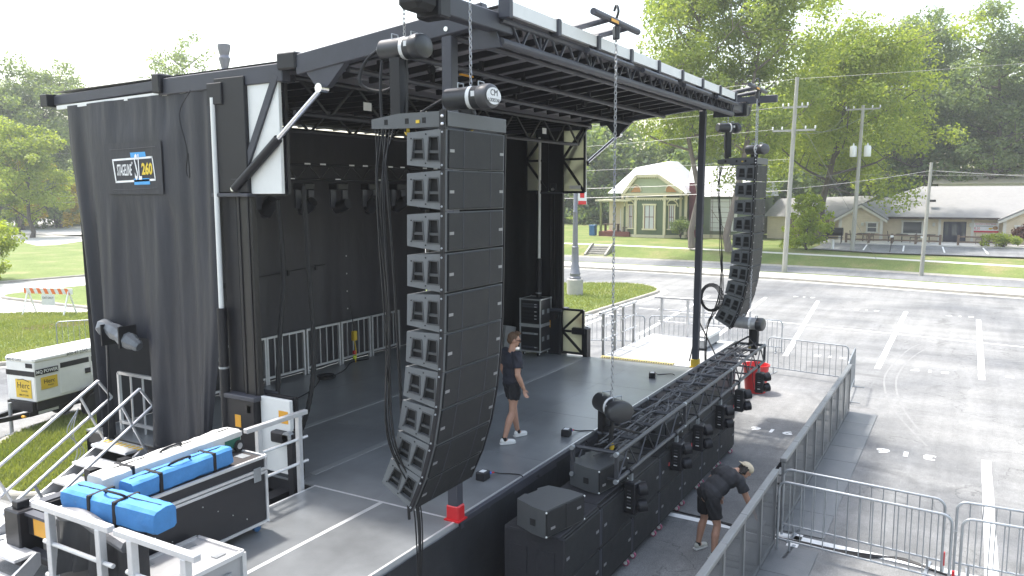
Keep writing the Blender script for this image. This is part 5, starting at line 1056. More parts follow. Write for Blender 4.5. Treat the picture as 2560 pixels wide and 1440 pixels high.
o = thing('cable_coil', 'coil of cable hung on the far speaker column cables', 'cable coil', (18.03, 5.1, 2.9)); 
for k in range(5): MB().path([Vector((18.0 + .02 * k, 5.12 + (.2 + .02 * k) * math.cos(t), 2.95 + (.27 + .015 * k) * math.sin(t))) for t in np.linspace(0, 6.283, 20)], .01, 5, False).build('loop', CABLE, o, world=True)
# ---------------- subwoofers on dollies
SUBM = M('sub_coating', (.011, .011, .0125), .6, 0, .15, 10, .15, 150, spec=.35); COVERM = M('padded_cover', (.014, .014, .018), .85, 0, .2, 8, .4, 30)
def sub(label, x, z, first=None):
    if first is not None:
        o = copy_tree(first); o.location = (x, 4.03, z); o['label'] = label; return o
    o = thing('subwoofer', label, 'subwoofer', (x, 4.03, z), 0, 'subwoofer stacks in front of the stage'); w = 1.115
    MB().bx(0, w, .02, .76, 0, .555, .012).build('cabinet', SUBM, o); MB().bx(.03, w - .03, -.004, .022, .025, .53, .008).build('grille', GRILL, o)
    for a in (.12, 1.0): MB().bx(a - .04, a + .04, -.01, -.005, .25, .285).build('name_badge', BADGE, o)
    for a in (.012, w - .012): MB().bx(a - .012, a + .012, -.002, .02, .03, .525).build('edge_strip', GRYST, o)
    return o
SN = ['nearest', 'second', 'third', 'fourth', 'fifth', 'sixth', 'farthest']; s0 = None; d0 = None
CAST = M('caster_purple', (.30, .06, .12), .5)
for i in range(7):
    x = 8.17 + i * 1.145
    for lv, z in (('lower', .135), ('upper', .695)):
        o = sub('%s subwoofer of the %s stack along the stage front' % (lv, SN[i]), x, z, s0); s0 = s0 or o
    if d0 is None:
        d0 = thing('sub_dolly', 'x', 'dolly', (x, 4.03, 0), 0, 'wheel boards under the subwoofers'); MB().bx(.0, 1.115, .02, .76, .105, .13, .005).build('board', SUBM, d0)
        for a in (.12, .995):
            for b in (.04, .66):
                c = MB().tube((a - .02, b, .048), (a + .02, b, .048), .048, 14).build('wheel', CAST, d0); MB().tube((a - .022, b, .048), (a + .022, b, .048), .03, 12).build('hub', WHT, c); MB().bx(a - .028, a + .028, b - .02, b + .03, .075, .106).build('fork', GALV, c)
        d = d0
    else: d = copy_tree(d0); d.location = (x, 4.03, 0)
    d['label'] = 'black wheel board with casters under the %s subwoofer stack' % SN[i]
cv = thing('padded_cover', 'black padded cover draped over the end and top of the nearest subwoofer stack', 'cover', (8.17, 4.4, .3))
MB().bx(8.125, 8.165, 3.99, 4.83, .3, 1.27, .015).build('end_flap', COVERM, cv, world=True); MB().bx(8.13, 9.27, 4.06, 4.83, 1.252, 1.285, .012).build('top_pad', COVERM, cv, world=True); MB().bx(9.3, 10.4, 4.1, 4.8, 1.252, 1.28, .012).build('second_pad', COVERM, cv, world=True)
for y in (4.12, 4.5): MB().bx(8.11, 8.127, y, y + .24, .72, 1.08, .006).build('pocket', COVERM, cv, world=True)
def fill(label, loc, rz):
    o = thing('fill_speaker', label, 'loudspeaker', loc, rz); CB = M('fill_coating', (.062, .066, .07), .5, 0, .1, 12, .1, 200)
    MB().prism([(-.37, 0), (.37, 0), (.37, .2), (.3, .52), (.12, .56), (.1, .52), (-.1, .52), (-.12, .56), (-.3, .52), (-.37, .2)], (0, 0, .01), (1, 0, 0), (0, 1, 0), (0, 0, .34)).build('cabinet', CB, o)
    for a, b in ((-.36, -.005), (.005, .36)): MB().bx(a, b, -.018, .004, .025, .335, .006).build('grille', GRILL, o)
    for x in (-.25, .25): MB().bx(x - .04, x + .04, -.022, -.017, .2 if x > 0 else .1, .23 if x > 0 else .13).build('name_badge', BADGE, o)
    for x in (-.374, .374): MB().bx(x - .004, x + .004, .16, .24, .12, .2).build('side_port', PORTD, o)
    for x in (-.365, .365):
        for z in (.03, .33): MB().ell((x, -.012, z), .014, 8).build('corner_pin', BOLT, o)
fill('dark grey fill loudspeaker turned on top of the nearest subwoofers', (8.36, 4.10, 1.285), math.radians(-13)); fill('dark grey fill loudspeaker under the near end of the front truss', (9.95, 4.14, 1.285), math.radians(-10)); fill('fill loudspeaker glimpsed through the middle of the front truss', (12.6, 4.16, 1.255), math.radians(-4))
# ---------------- front truss with cables and blinders
FT = thing('front_truss', 'long black box truss lying over the subwoofers full of cables', 'truss', (14.1, 4.33, 1.47)); X0, X1, Y0, Y1, Z0, Z1 = 9.74, 18.6, 4.0, 4.66, 1.47, 1.85
TRB = M('truss_black', (.050, .052, .060), .42, .2, .2, 6)
for y in (Y0, Y1):
    for z in (Z0, Z1): MB().tube((X0, y, z), (X1, y, z), .031, 9).build('chord', TRB, FT, world=True)
nb = 24; stp = (X1 - X0 - .1) / nb
for k in range(nb + 1):
    x = X0 + .05 + k * stp
    if k % 2 == 0 or k in (0, nb): MB().tube((x, Y0, Z1), (x, Y1, Z1), .03, 8).build('cross_bar', TRB, FT, world=True); MB().tube((x, Y0, Z0), (x, Y1, Z0), .02, 6).build('cross_bar', TRB, FT, world=True)
    if k < nb:
        for y in (Y0, Y1): MB().tube((x, y, Z1 if k % 2 else Z0), (x + stp, y, Z0 if k % 2 else Z1), .013, 6).build('web', TRB, FT, world=True)
for x in (X0, X1, 12.7, 15.65):
    for y in (Y0, Y1): MB().bar((x, y, Z0), (x, y, Z1), .05, .05).build('end_post', TRB, FT, world=True)
    for y in (Y0, Y1):
        for z in (Z0, Z1): MB().tube((x - .05, y, z), (x + .01, y, z), .034, 10).build('spigot', GALV, FT, world=True)
for x in (10.3, 18.42):
    for y in (Y0, Y1): MB().bar((x + (.45 if x < 12 else -.45), y, Z1), (x, 4.33, 2.05), .03).build('lift_bridle', BLK, FT, world=True)
cb = MB(); rr = random.Random(5)
for k in range(26):
    p = [(X0 + .3 + (X1 - X0 - .6) * t + rr.uniform(-.15, .15), rr.uniform(4.15, 4.5), rr.uniform(1.66, 1.93)) for t in (lambda a, b: [a + (b - a) * i / 6 for i in range(7)])(*(sorted((rr.random(), rr.random())) if k > 8 else (0, 1)))]
    cb.path(bez(p, 6), .011, 5)
for k in range(22):
    c = Vector((rr.uniform(X0 + .4, X1 - .4), rr.uniform(4.15, 4.5), rr.uniform(1.6, 1.9))); n = Vector((rr.gauss(0, .5), rr.gauss(0, .5), 1)).normalized(); u = n.orthogonal().normalized(); w = n.cross(u); R_ = rr.uniform(.1, .2)
    cb.path([c + u * R_ * math.cos(t) + w * R_ * math.sin(t) for t in np.linspace(0, 5.6, 14)], .009, 5)
cb.build('cable_tangle', M('cable_grey', (.07, .07, .075), .5, 0, .6, 3), FT, world=True, kind='stuff')
LENS = M('lamp_reflector', (.16, .165, .18), .15, .9, .45, 30)
for i, x in enumerate((10.2, 12.2, 13.35, 14.8, 16.2, 17.95)):
    f = thing('blinder_light', '%s black twin-lens blinder hanging from the front truss, counted from the near end' % 'first second third fourth fifth sixth'.split()[i], 'stage light', (x, 3.97, 1.44), math.radians(-8 + 5 * (i % 3)), 'blinders on the front truss')
    MB().lathe([(.045, -.03), (.045, .03)], (0, .02, .03), 10, Matrix.Rotation(C_, 3, 'Y')).build('clamp', BLK, f); MB().bar((0, 0, 0), (0, 0, -.1), .05).build('stem', GALV, f)
    MB().bx(-.1, .1, -.12, .06, -.56, -.1, .015).build('housing', BLK, f); MB().bx(-.105, -.1, -.08, .02, -.5, -.16).build('control_panel', PORTD, f)
    for k in range(6): MB().bx(-.107, -.104, -.06, .0, -.47 + k * .05, -.455 + k * .05).build('panel_mark', LBL if k % 3 == 0 else GRYST, f)
    for z in (-.2, -.44):
        Rl = Vector((.62, -.77, .16)).to_track_quat('Z', 'Y').to_matrix()
        h = MB().lathe([(.06, -.08), (.095, -.04), (.1, .07), (.09, .072)], (.03, -.16, z), 16, Rl).build('lamp_head', BLK, f); MB().lathe([(.0, .02), (.05, .035), (.085, .073), (.0, .078)], (.03, -.16, z), 16, Rl).build('lens', LENS, h)
    MB().path(bez([(-.1, .04, -.42), (-.17, .06, -.5), (-.2, .05, -.44), (-.18, .1, -.2), (-.1, .1, .02)], 5), .008, 5).build('lead', CABLE, f); MB().tube((-.2, .05, -.46), (-.185, .055, -.4), .014, 6).build('plug', RED, f)
tp = thing('mic_stand', 'thin black folded tripod stand on the far stage edge', 'stand', (18.1, 5.45, DZ)); MB().tube((0, 0, 0), (0, 0, 1.12), .012, 6).build('tube', BLK, tp); MB().bar((0, 0, 1.08), (.75, -.28, .02), .025).build('brace', BLK, tp); MB().bar((0, 0, .9), (.1, .2, .02), .02).build('leg', BLK, tp)
bx = thing('red_bin', 'red plastic bin standing on the asphalt under the far truss end', 'bin', (21.45, 4.82, 0)); MB().lathe([(.0, .012), (.25, .0), (.27, .01), (.335, .72), (.36, .73), (.36, .76), (.325, .76), (.315, .7), (.25, .05), (0, .04)], n=28).build('body', RED, bx)
for s in (-1, 1): MB().path([(.36 * s, -.08, .74), (.43 * s, -.06, .7), (.43 * s, .06, .7), (.36 * s, .08, .74)], .014, 6).build('handle', RED, bx)
# ---------------- deck details
for i, (x, y, l) in enumerate([(9.18, 5.80, 'nearest the near corner post'), (11.58, 5.66, 'beside the front truss hoist'), (16.23, 5.86, 'at the far part of the stage front')]):
    o = thing('power_box', 'small black power box with blue plug %s' % l, 'power box', (x, y, DZ), .15 * i); MB().bx(-.09, .09, -.07, .07, 0, .12, .01).build('box', BLK, o); MB().bx(-.05, .05, -.04, .04, .12, .123).build('label', LBL, o); MB().tube((.09, -.02, .06), (.15, -.04, .055), .022, 8).build('plug', M('blue_plug', (.03, .15, .6), .4), o); MB().tube((.15, -.04, .055), (.2, -.06, .05), .013, 6).build('plug_tail', RED, o); MB().path(bez([(.2, -.06, .05), (.3, -.12, .012), (.36, -.26, .012), (.34, -.45, .02), (.3, -.5, -.1)], 5), .009, 6).build('lead', CABLE, o)
o = thing('cable_coil', 'black cable coil lying on the deck before the back railing', 'cable coil', (12.7, 12.05, DZ)); 
for k in range(6): MB().path([(.19 * math.cos(t) + .02 * math.sin(k), (.15 + .01 * k) * math.sin(t), .012 + .012 * k) for t in np.linspace(0, 6.283, 18)], .012, 5, False).build('loop', CABLE, o)
MB().path(bez([(.2, 0, .01), (.8, .2, .01), (1.5, .6, .01), (2.0, .5, .01)], 6), .011, 5).build('tail', CABLE, o); MB().path(bez([(-.2, 0, .01), (-1.0, -.5, .01), (-2.2, -.9, .01)], 6), .011, 5).build('tail', CABLE, o)
pd = thing('hoist_pendant', 'yellow hoist control pendant hanging on the back railing', 'pendant control', (14.2, 12.55, DZ)); MB().bx(-.06, .06, -.05, .05, .55, .78, .015).build('handset', YEL, pd); MB().path(bez([(0, .02, .78), (.02, .05, 1.0), (0, .1, 1.4)], 5), .012, 5).build('cord', CABLE, pd); MB().path(bez([(0, 0, .55), (.02, -.02, .3), (.0, -.02, .02)], 5), .014, 6).build('tail', YEL, pd)
for z, mm in ((.1, M('hi_vis', (.5, .62, .05), .6)), (.22, RED)): MB().bx(-.045, .045, -.03, .03, z, z + .09, .01).build('tag', mm, pd)
yr = thing('cable_ramp', 'yellow-edged cable ramp along the joint of the far wing deck', 'cable ramp', (17.72, 6.8, DZ)); MB().prism([(-.1, 0), (-.03, .03), (.03, .03), (.1, 0)], (17.72, 5.88, DZ + .006), (1, 0, 0), (0, 0, 1), (0, 1.82, 0)).build('body', M('dull_yellow', (.40, .34, .12), .6, 0, .3, 9), yr, world=True)
for k in range(30): MB().bx(17.63, 17.68, 5.9 + k * .06, 5.93 + k * .06, DZ + .01, DZ + .03).build('tread', GRYST, yr, world=True)
# equipment racks by the far mast
def rack(label, loc, wheels, rows):
    o = thing('equipment_rack', label, 'rack case', loc); w, d, h = .56, .58, .62; RK = M('rack_laminate', (.022, .022, .025), .4)
    MB().bx(.02, d, 0, w, 0, h, .01).build('shell', RK, o)
    e = MB()
    for y in (0, w):
        for z in (0, h): e.bar((0, y, z), (d, y, z), .028)
        for x in (0.01, d): e.bar((x, y, 0), (x, y, h), .028)
    for x in (0.01, d):
        for z in (0, h): e.bar((x, 0, z), (x, w, z), .028)
    e.build('edge_trim', ALU, o)
    for x in (0.01, d):
        for y in (0, w):
            for z in (0, h): MB().ell((x, y, z), .03, 8).build('ball_corner', ALU, o)
    MB().bx(.012, .02, .04, w - .04, .05, h - .05).build('rack_front', PORTD, o)
    for z0, mm in rows: MB().bx(.004, .014, .06, w - .06, z0, z0 + .045).build('rack_unit', mm, o); MB().bx(0, .006, .1, .16, z0 + .015, z0 + .03).build('unit_display', LBL, o)
    for x in (.15, .42): MB().bx(x - .05, x + .05, -.012, .0, .25, .36).build('butterfly_latch', GALV, o)
    if wheels:
        for x in (.07, .5):
            for y in (.07, .49): c = MB().tube((x, y - .02, -.07), (x, y + .02, -.07), .05, 12).build('caster', RUB, o); MB().tube((x, y - .023, -.07), (x, y + .023, -.07), .025, 10).build('hub', WHT, c); MB().bx(x - .03, x + .03, y - .03, y + .03, -.03, 0).build('fork', GALV, c)
    else: MB().bx(.0, d, 0, w, -.035, -.012, .005).build('base', ALU, o)
rack('wheeled equipment rack standing open below the other rack', (16.95, 9.02, DZ + .125), True, [(.42, GALV), (.08, GRYST)])
rack('equipment rack full of amplifiers stacked on the wheeled rack', (16.95, 9.02, DZ + .125 + .62 + .05), False, [(.12, BLK), (.2, BLK), (.3, BLK), (.42, GRYST), (.48, GRYST)])
pn = thing('stacked_panels', 'pale panel edges leaning against the far racks', 'panels', (16.6, 9.85, DZ))
for k in range(4): MB().bar((16.55 + k * .02, 9.7 + k * .05, DZ), (16.7 + k * .02, 9.7 + k * .05, DZ + .75), .5, .015, up=(0, 1, 0)).build('panel', ALU, pn, world=True)
rk = thing('road_case', 'small aluminium-edged case behind the white mast panel', 'road case', (8.3, 9.1, DZ)); MB().bx(.0, .5, .0, .55, .0, .62, .01).build('body', BLK, rk)
e = MB()
for a in (0, .5):
    for b in (0, .55): e.bar((a, b, 0), (a, b, .62), .03)
    e.bar((a, 0, .62), (a, .55, .62), .035).bar((a, 0, .5), (a, .55, .5), .03)
for b in (0, .55): e.bar((0, b, .62), (.5, b, .62), .035).bar((0, b, .5), (.5, b, .5), .03)
e.build('edge_trim', ALUW, rk); MB().bx(.18, .32, -.03, -.01, .38, .56, .01).build('latch', GALV, rk)
cvb = thing('covered_case', 'long grey case under white plastic on the far wing deck', 'case', (20.2, 5.85, DZ)); MB().bx(-.55, .75, -.16, .16, .05, .3, .03).build('case', GALV, cvb); MB().bx(-.4, .8, -.18, .18, .24, .40, .05).build('plastic_sheet', WHT, cvb)
for x in (-.4, .6): MB().bx(x - .03, x + .03, -.12, .12, 0, .06).build('foot', BLK, cvb)
# ---------------- big road case and bags on the near wing
CASEM = M('case_laminate', (.016, .016, .021), .5, 0, .15, 8, .12, 160, dirt=.2, dcol=(.05, .05, .05)); CARP = M('case_carpet', (.05, .043, .042), .9, 0, .25, 20)
bc = thing('trunk_case', 'big black wheeled trunk case with aluminium edges on the near wing', 'road case', (5.5, 7.45, DZ)); a0, a1, b0, b1, c0, c1 = 4.30, 6.46, 7.16, 7.74, 1.475, 2.27
MB().bx(a0, a1, b0, b1, c0, 2.10, .006).build('body', CASEM, bc, world=True); lid = MB().bx(a0, a1, b0, b1, 2.115, c1, .006).build('lid', CASEM, bc, world=True); MB().bx(a0 + .03, a1 - .03, b0 + .03, b1 - .03, c1 - .003, c1 + .004).build('lid_carpet', CARP, lid, world=True)
e = MB()
for x in (a0, a1):
    for y in (b0, b1): e.bar((x, y, c0), (x, y, 2.09), .035).bar((x, y, 2.12), (x, y, c1), .035)
for y in (b0, b1):
    for z in (c0, 2.085, 2.13, c1): e.bar((a0, y, z), (a1, y, z), .032)
for x in (a0, a1):
    for z in (c0, 2.085, 2.13, c1): e.bar((x, b0, z), (x, b1, z), .032)
e.build('edge_trim', ALUW, bc, world=True)
for x in (a0, a1):
    for y in (b0, b1):
        for z in (c0, c1): MB().ell((x, y, z), .032, 8).build('ball_corner', ALUW, bc, world=True)
for x in (a1 - .14, a0 + .6): MB().bx(x - .055, x + .055, b0 - .025, b0 - .012, 2.0, 2.17, .008).build('latch', GALV, bc, world=True)
MB().bx(a1 - .2, a1 - .08, b0 + .15, b0 + .3, c1, c1 + .008).build('lid_plate', GALV, bc, world=True)
for k in range(9): MB().ell((a0 + .25 + k * .2, b0 - .004, 1.6 + .12 * (k * 3 % 4)), .009, 6).build('rivet', BOLT, bc, world=True)
BLW = M('caster_blue', (.04, .13, .3), .4)
for x in (a0 + .12, a1 - .1):
    for y in (b0 + .08, b1 - .08): c = MB().tube((x, y - .02, DZ + .055), (x, y + .02, DZ + .055), .052, 14).build('caster', BLW, bc, world=True); MB().bx(x - .05, x + .05, y - .04, y + .04, DZ + .10, DZ + .125).bar((x + .03, y, DZ + .06), (x + .03, y, DZ + .11), .05, .03).build('fork', GALV, c, world=True)
def bagmesh(L, w, h, seed, sagz=.0, nx=26, nr=24):
    r = random.Random(seed); V = []; F = []
    for i in range(nx + 1):
        t = i / nx; x = (t - .5) * L; endf = min(1, .93 + min(t, 1 - t) * 3) 
        for k in range(nr):
            a = 2 * math.pi * (k + .5) / nr; ca, sa = math.cos(a), math.sin(a); m = max(abs(ca), abs(sa)) ** .96; py = ca / m * w / 2 * endf; pz = sa / m * h / 2 * endf
            wob = .012 * math.sin(9 * t * L + .9 * k + seed) + .008 * math.sin(23 * t * L + k * .7) + .006 * math.sin(41 * t * L - k * 1.1); V.append((x + .004 * math.sin(k), py * (1 + wob * 2) + .004 * math.sin(7 * x + seed), h / 2 + pz * (1 + wob * 3) - sagz * math.sin(math.pi * t)))
    F = [(i * nr + k, i * nr + (k + 1) % nr, (i + 1) * nr + (k + 1) % nr, (i + 1) * nr + k) for i in range(nx) for k in range(nr)] + [tuple(range(nr)), tuple(nx * nr + k for k in range(nr))]
    return MB().add(V, F)
BLUE = M('blue_canvas', (.060, .23, .52), .7, 0, .14, 7, .35, 16); WBAG = M('white_canvas', (.62, .61, .58), .7, 0, .08, 6, .3, 14, dirt=.25, dcol=(.45, .44, .42)); GREENP = M('green_print', (.02, .12, .08), .6)
def bag(label, loc, rz, L, w, h, mat, straps, seed, name='tent_bag', rot=None):
    o = thing(name, label, 'bag', loc, rz, rot=rot); bagmesh(L, w, h, seed).build('body', mat, o)
    for x in straps: MB().bar((x, -w / 2 - .008, h * .5), (x, w / 2 + .008, h * .5), .045, h + .02, up=(1, 0, 0)).build('strap', CABLE, o) if False else MB().bx(x - .022, x + .022, -w / 2 - .008, w / 2 + .008, .0, h + .007, .006).build('strap', CABLE, o)
    MB().bx(-L / 2 + .06, L / 2 - .06, .012, .02, h - .002, h + .006).build('zip', CABLE, o)
    MB().path(bez([(-.14, 0, h), (-.1, -.05, h + .045), (.1, -.05, h + .045), (.14, 0, h)], 5), .012, 6).build('carry_handle', CABLE, o); return o
bag('bright blue tent bag lying along the trunk case lid', (5.40, 7.32, 2.28), math.radians(2), 1.30, .24, .21, BLUE, (-.32, .38), 3)
bag('bright blue tent bag lying crosswise over the near rails', (4.43, 6.95, 2.285), math.radians(-84), 1.24, .28, .24, BLUE, (-.22, .12), 5, rot=(0, math.radians(1.5), math.radians(-84)))
wb = bag('long white wheeled bag behind the blue bag on the trunk case', (5.55, 7.66, 2.28), math.radians(3), 1.85, .27, .26, WBAG, (-.58,), 9, 'wheeled_bag')
for s in (-1, 1): c = MB().tube((.86, s * .15 - .02, .07), (.86, s * .15 + .02, .07), .07, 14).build('wheel', RUB, wb); MB().tube((.86, s * .15 - .024, .07), (.86, s * .15 + .024, .07), .04, 10).build('rim', BOLT, c)
MB().bx(.66, .9, -.142, -.138, .06, .17).build('green_patch', GREENP, wb); MB().ell((-.3, -.135, .1), (.16, .008, .05), 12).build('green_logo', GREENP, wb)
sc2 = thing('flight_case', 'silver-edged low flight case at the bottom of the wing deck', 'road case', (4.95, 6.7, DZ)); MB().bx(4.5, 5.38, 6.35, 7.05, DZ + .01, 1.70, .008).build('body', M('pale_laminate', (.34, .34, .345), .4, 0, .1, 5), sc2, world=True); e = MB()
for x in (4.5, 5.38):
    for y in (6.35, 7.05): e.bar((x, y, DZ + .01), (x, y, 1.70), .05)
    for z in (DZ + .03, 1.70): e.bar((x, 6.35, z), (x, 7.05, z), .045)
for y in (6.35, 7.05):
    for z in (DZ + .03, 1.70): e.bar((4.5, y, z), (5.38, y, z), .045)
e.build('edge_trim', ALUW, sc2, world=True)
for x, y in ((4.7, 6.5), (5.2, 6.5), (4.7, 6.95), (5.2, 6.95)): MB().bx(x - .06, x + .06, y - .04, y + .04, 1.703, 1.71).build('stacking_cup', GALV, sc2, world=True)
for x in (4.75, 5.15): MB().bx(x - .06, x + .06, 6.315, 6.335, 1.42, 1.56).build('latch', GALV, sc2, world=True)
tp = thing('folded_tarp', 'black tarp bunched over the near guard rail', 'tarp', (4.1, 7.0, 2.0)); S2 = cloth((4.2, 7.55, 0), (4.2, 6.35, 0), lambda t: 2.32 - .12 * t, lambda t: 1.72 + .1 * math.sin(4 * t) - .1 * t, .10, 3, 71, 24, 8, nrm=(-1, 0, 0)); S2.build('cloth', SKIRT, tp, world=True)
MB().path(bez([(4.22, 7.5, 2.3), (4.22, 7.2, 2.34), (4.22, 6.9, 2.28), (4.22, 6.5, 2.2)], 5), .07, 8).build('rolled_edge', M('tarp_grey', (.16, .16, .17), .5, 0, .3, 7, .5, 12), tp, world=True)
bk2 = thing('black_locker', 'tall black locker case behind the near guard rail posts', 'case', (4.45, 7.6, .3)); MB().bx(4.25, 4.5, 6.6, 7.7, 1.35, 2.2, .01).build('body', CASEM, bk2, world=True); MB().bx(4.235, 4.25, 7.05, 7.09, 1.36, 2.2).build('trim', M('brass_trim', (.4, .33, .18), .5), bk2, world=True)
# ================================================================== barricades
MESHM = M('barricade_steel', (.21, .215, .22), .45, .5, .15, 7, dirt=.3, dcol=(.22, .21, .2)); MESHL = M('barricade_infill', (.13, .135, .14), .5, .5, .15, 7); PLATE = M('floor_plate', (.16, .165, .17), .5, .4, .14, 4, .15, 40, dirt=.35, dcol=(.24, .23, .22))
def bar_panel(label, x, first=None):
    if first is not None:
        o = copy_tree(first); o.location = (x, 2.37, 0); o['label'] = label; return o
    w = .985; o = thing('stage_barricade', label, 'barricade', (x, 2.37, 0), 0, 'steel mesh barricade sections')
    MB().bx(0, w, -.05, .05, 1.13, 1.2, .01).build('top_rail', MESHM, o); MB().bx(0, w, -.02, .02, .03, .09).build('bottom_rail', MESHM, o)
    for a in (.02, w - .02): MB().bx(a - .02, a + .02, -.025, .025, .03, 1.13).build('upright', MESHM, o)
    mb = MB()
    for k in range(42): mb.bx(.04, w - .04, -.012, -.006, .1 + k * .0245, .1085 + k * .0245)
    mb.build('mesh_infill', MESHL, o, kind='stuff')
    MB().bx(0.003, w - .003, -.66, -.02, .004, .018, .003).build('floor_plate', PLATE, o)
    for a in (.1, w - .1): MB().bar((a, .05, 1.1), (a, .62, .03), .035).build('back_brace', BLK, o); MB().bx(a - .03, a + .03, .02, .62, .006, .03).build('back_foot', BLK, o)
    MB().bx(.3, w - .3, .06, .45, .45, .47).build('step_plate', MESHM, o)
    return o
NB = ['first', 'second', 'third', 'fourth', 'fifth', 'sixth', 'seventh', 'eighth']; b0 = None
for i in range(8): o = bar_panel('%s steel mesh barricade section beyond the pedestrian gap' % NB[i], 12.64 + i * .99, b0); b0 = b0 or o
for i in range(5): bar_panel('%s steel mesh barricade section before the gap, counted from the bending man towards the camera' % NB[i], 11.12 - i * .99, b0)
def ped(label, p, q, h=1.08, n=13, group='galvanised pedestrian barriers'):
    p = Vector((*p, 0)); q = Vector((*q, 0)); d = q - p; L = d.length; o = thing('crowd_barrier', label, 'barrier', p, math.atan2(d.y, d.x), group); r = .12
    arc = lambda c, a0, a1: [(c[0] + r * math.cos(a), 0, c[1] + r * math.sin(a)) for a in np.linspace(a0, a1, 6)]
    MB().path([(0, 0, .0)] + arc((r, h - r), math.pi, math.pi / 2) + arc((L - r, h - r), math.pi / 2, 0) + [(L, 0, .0)], .019, 8).build('frame', GALV, o)
    MB().tube((0, 0, .18), (L, 0, .18), .016, 8).build('bottom_rail', GALV, o)
    for k in range(1, n + 1): MB().tube((L * k / (n + 1), 0, .18), (L * k / (n + 1), 0, h - .005), .008, 6).build('baluster', GALV, o)
    for x in (.18, L - .18): MB().bar((x, -.28, .012), (x, .28, .012), .045, .012).build('foot', GALV, o); MB().tube((x, 0, .0), (x, 0, .18), .016, 6).build('foot_stem', GALV, o)
    MB().path([(L, 0, h - .2), (L + .05, 0, h - .2), (L + .06, .04, h - .22), (L + .03, .06, h - .24)], .008, 5).build('hook', GALV, o); return o
ped('galvanised pedestrian barrier farther of the parallel pair right of the gap', (12.52, 2.33), (12.30, .10)); ped('galvanised pedestrian barrier nearer of the parallel pair right of the gap', (11.93, 2.28), (11.72, .0))
ped('galvanised barrier farther of the pair cut by the right edge', (12.34, -.05), (12.40, -2.25)); ped('galvanised barrier nearer of the pair cut by the right edge', (11.72, -.12), (11.76, -2.35))
for x, y in ((12.30, .10), (11.72, -.03)): o = thing('marker_peg', 'red and white peg at the barrier joint, %s one' % ('farther' if x > 12 else 'nearer'), 'peg', (x + .05, y - .02, 0)); MB().tube((0, 0, .1), (0, 0, .3), .018, 8).build('sleeve', RED, o); MB().tube((0, 0, 0), (0, 0, .1), .017, 8).build('tip', WHT, o)
ped('far galvanised barrier crossing behind the red bin', (23.95, 5.05), (23.55, 2.78)); ped('far galvanised barrier turned edge-on at the mesh barricade end', (23.5, 2.6), (21.35, 2.5))
ped('distant barrier left of the far wing ramp rails', (25.2, 11.7), (26.0, 9.7), n=12); ped('distant barrier in the middle behind the far wing', (26.1, 9.55), (26.8, 7.5), n=12); ped('distant barrier right of the middle one behind the far wing', (26.9, 7.35), (27.2, 5.3), n=12)
ped('grey barrier peeping out left of the black curtain', (15.2, 26.6), (17.0, 25.3), n=12)
gc = thing('ground_cables', 'black cables running across the asphalt through the gap', 'cable bundle', (12.3, 2.5, 0))
for k in range(4): MB().path(bez([(12.55, 4.1 + .02 * k, .015), (12.5, 3.4 + .03 * k, .013), (12.42 - .03 * k, 2.7, .013), (12.3 + .02 * k, 1.9, .013), (12.38 - .05 * k, 1.2, .013), (12.45 + .02 * k, .6, .013), (12.2, -.2, .013), (12.1 + .04 * k, -1.6, .013)], 8), .012, 6).build('cable', CABLE, gc, world=True)
# roadblock with orange stripes
rbk = thing('road_barricade', 'orange and white striped road barricade with hanging notice', 'barricade', (19.7, 34.9, .12)); ux = Vector((.30, -.954, 0)); OSTR = M('orange_stripe', (.75, .16, .03), .5)
rbk.rotation_euler = (0, 0, math.atan2(ux.y, ux.x)); MB().bx(-1.25, 1.25, -.02, .02, .9, 1.15, .005).build('board', WHT, rbk)
for k in range(7): MB().add([(-1.2 + k * .36, -.026, .9), (-1.02 + k * .36, -.026, .9), (-1.14 + k * .36, -.026, 1.15), (-1.32 + k * .36, -.026, 1.15)] if k else [(-1.22, -.026, .9), (-1.05, -.026, .9), (-1.17, -.026, 1.15), (-1.25, -.026, 1.15)], [(0, 1, 2, 3)]).build('stripe', OSTR, rbk)
for x in (-1.05, 1.05):
    for s in (-1, 1): MB().bar((x, 0, 1.05), (x, s * .38, 0), .06, .04).build('leg', WHT, rbk)
    MB().bar((x, -.3, .2), (x, .3, .2), .03).build('spreader', WHT, rbk)
nt_ = MB().bx(-.34, .34, -.03, -.022, .4, .88).build('notice', LBL, rbk); text('EXIT ONLY', CABLE, nt_, frame4((0, -.034, .72), (1, 0, 0), (0, 0, 1)), .14, sx=.8)
# ================================================================== generator trailer
GENW = M('generator_white', (.72, .72, .70), .38, 0, .05, 4, dirt=.15, dcol=(.5, .48, .4)); ga = math.radians(8)
gn = thing('generator', 'white towable generator with yellow stickers beside the lawn wedge', 'generator', (9.72, 18.0, 0), ga); GL, GW = 2.6, .92
def gbx(n, a, m=GENW, bev=0, par=None): return MB().bx(*a, bev).build(n, m, par or gn)
gbx('enclosure', (0, GL, 0, GW, .72, 1.62), GENW, .02); gbx('roof', (-.02, GL + .02, -.02, GW + .02, 1.60, 1.75), GENW, .05); gbx('fuel_tank', (.02, GL, .02, GW - .02, .52, .72), BLK, .01)
for i, (a, b) in enumerate(((.62, 1.42), (1.45, 2.2), (2.23, 2.68))):
    d = gbx('door', (a, b, -.012, .002, .78, 1.56), GENW, .006)
    if i < 2: gbx('stripe', (a + .02, b - .02, -.016, -.011, 1.38, 1.5), CABLE, 0, d)
gbx('stripe', (-.004, 0, .0, GW, 1.3, 1.42), CABLE); gbx('stripe', (.02, .58, -.016, -.01, 1.33, 1.46), CABLE); gbx('louvre_panel', (-.012, -.005, .05, .26, 1.5, 1.6), CABLE)
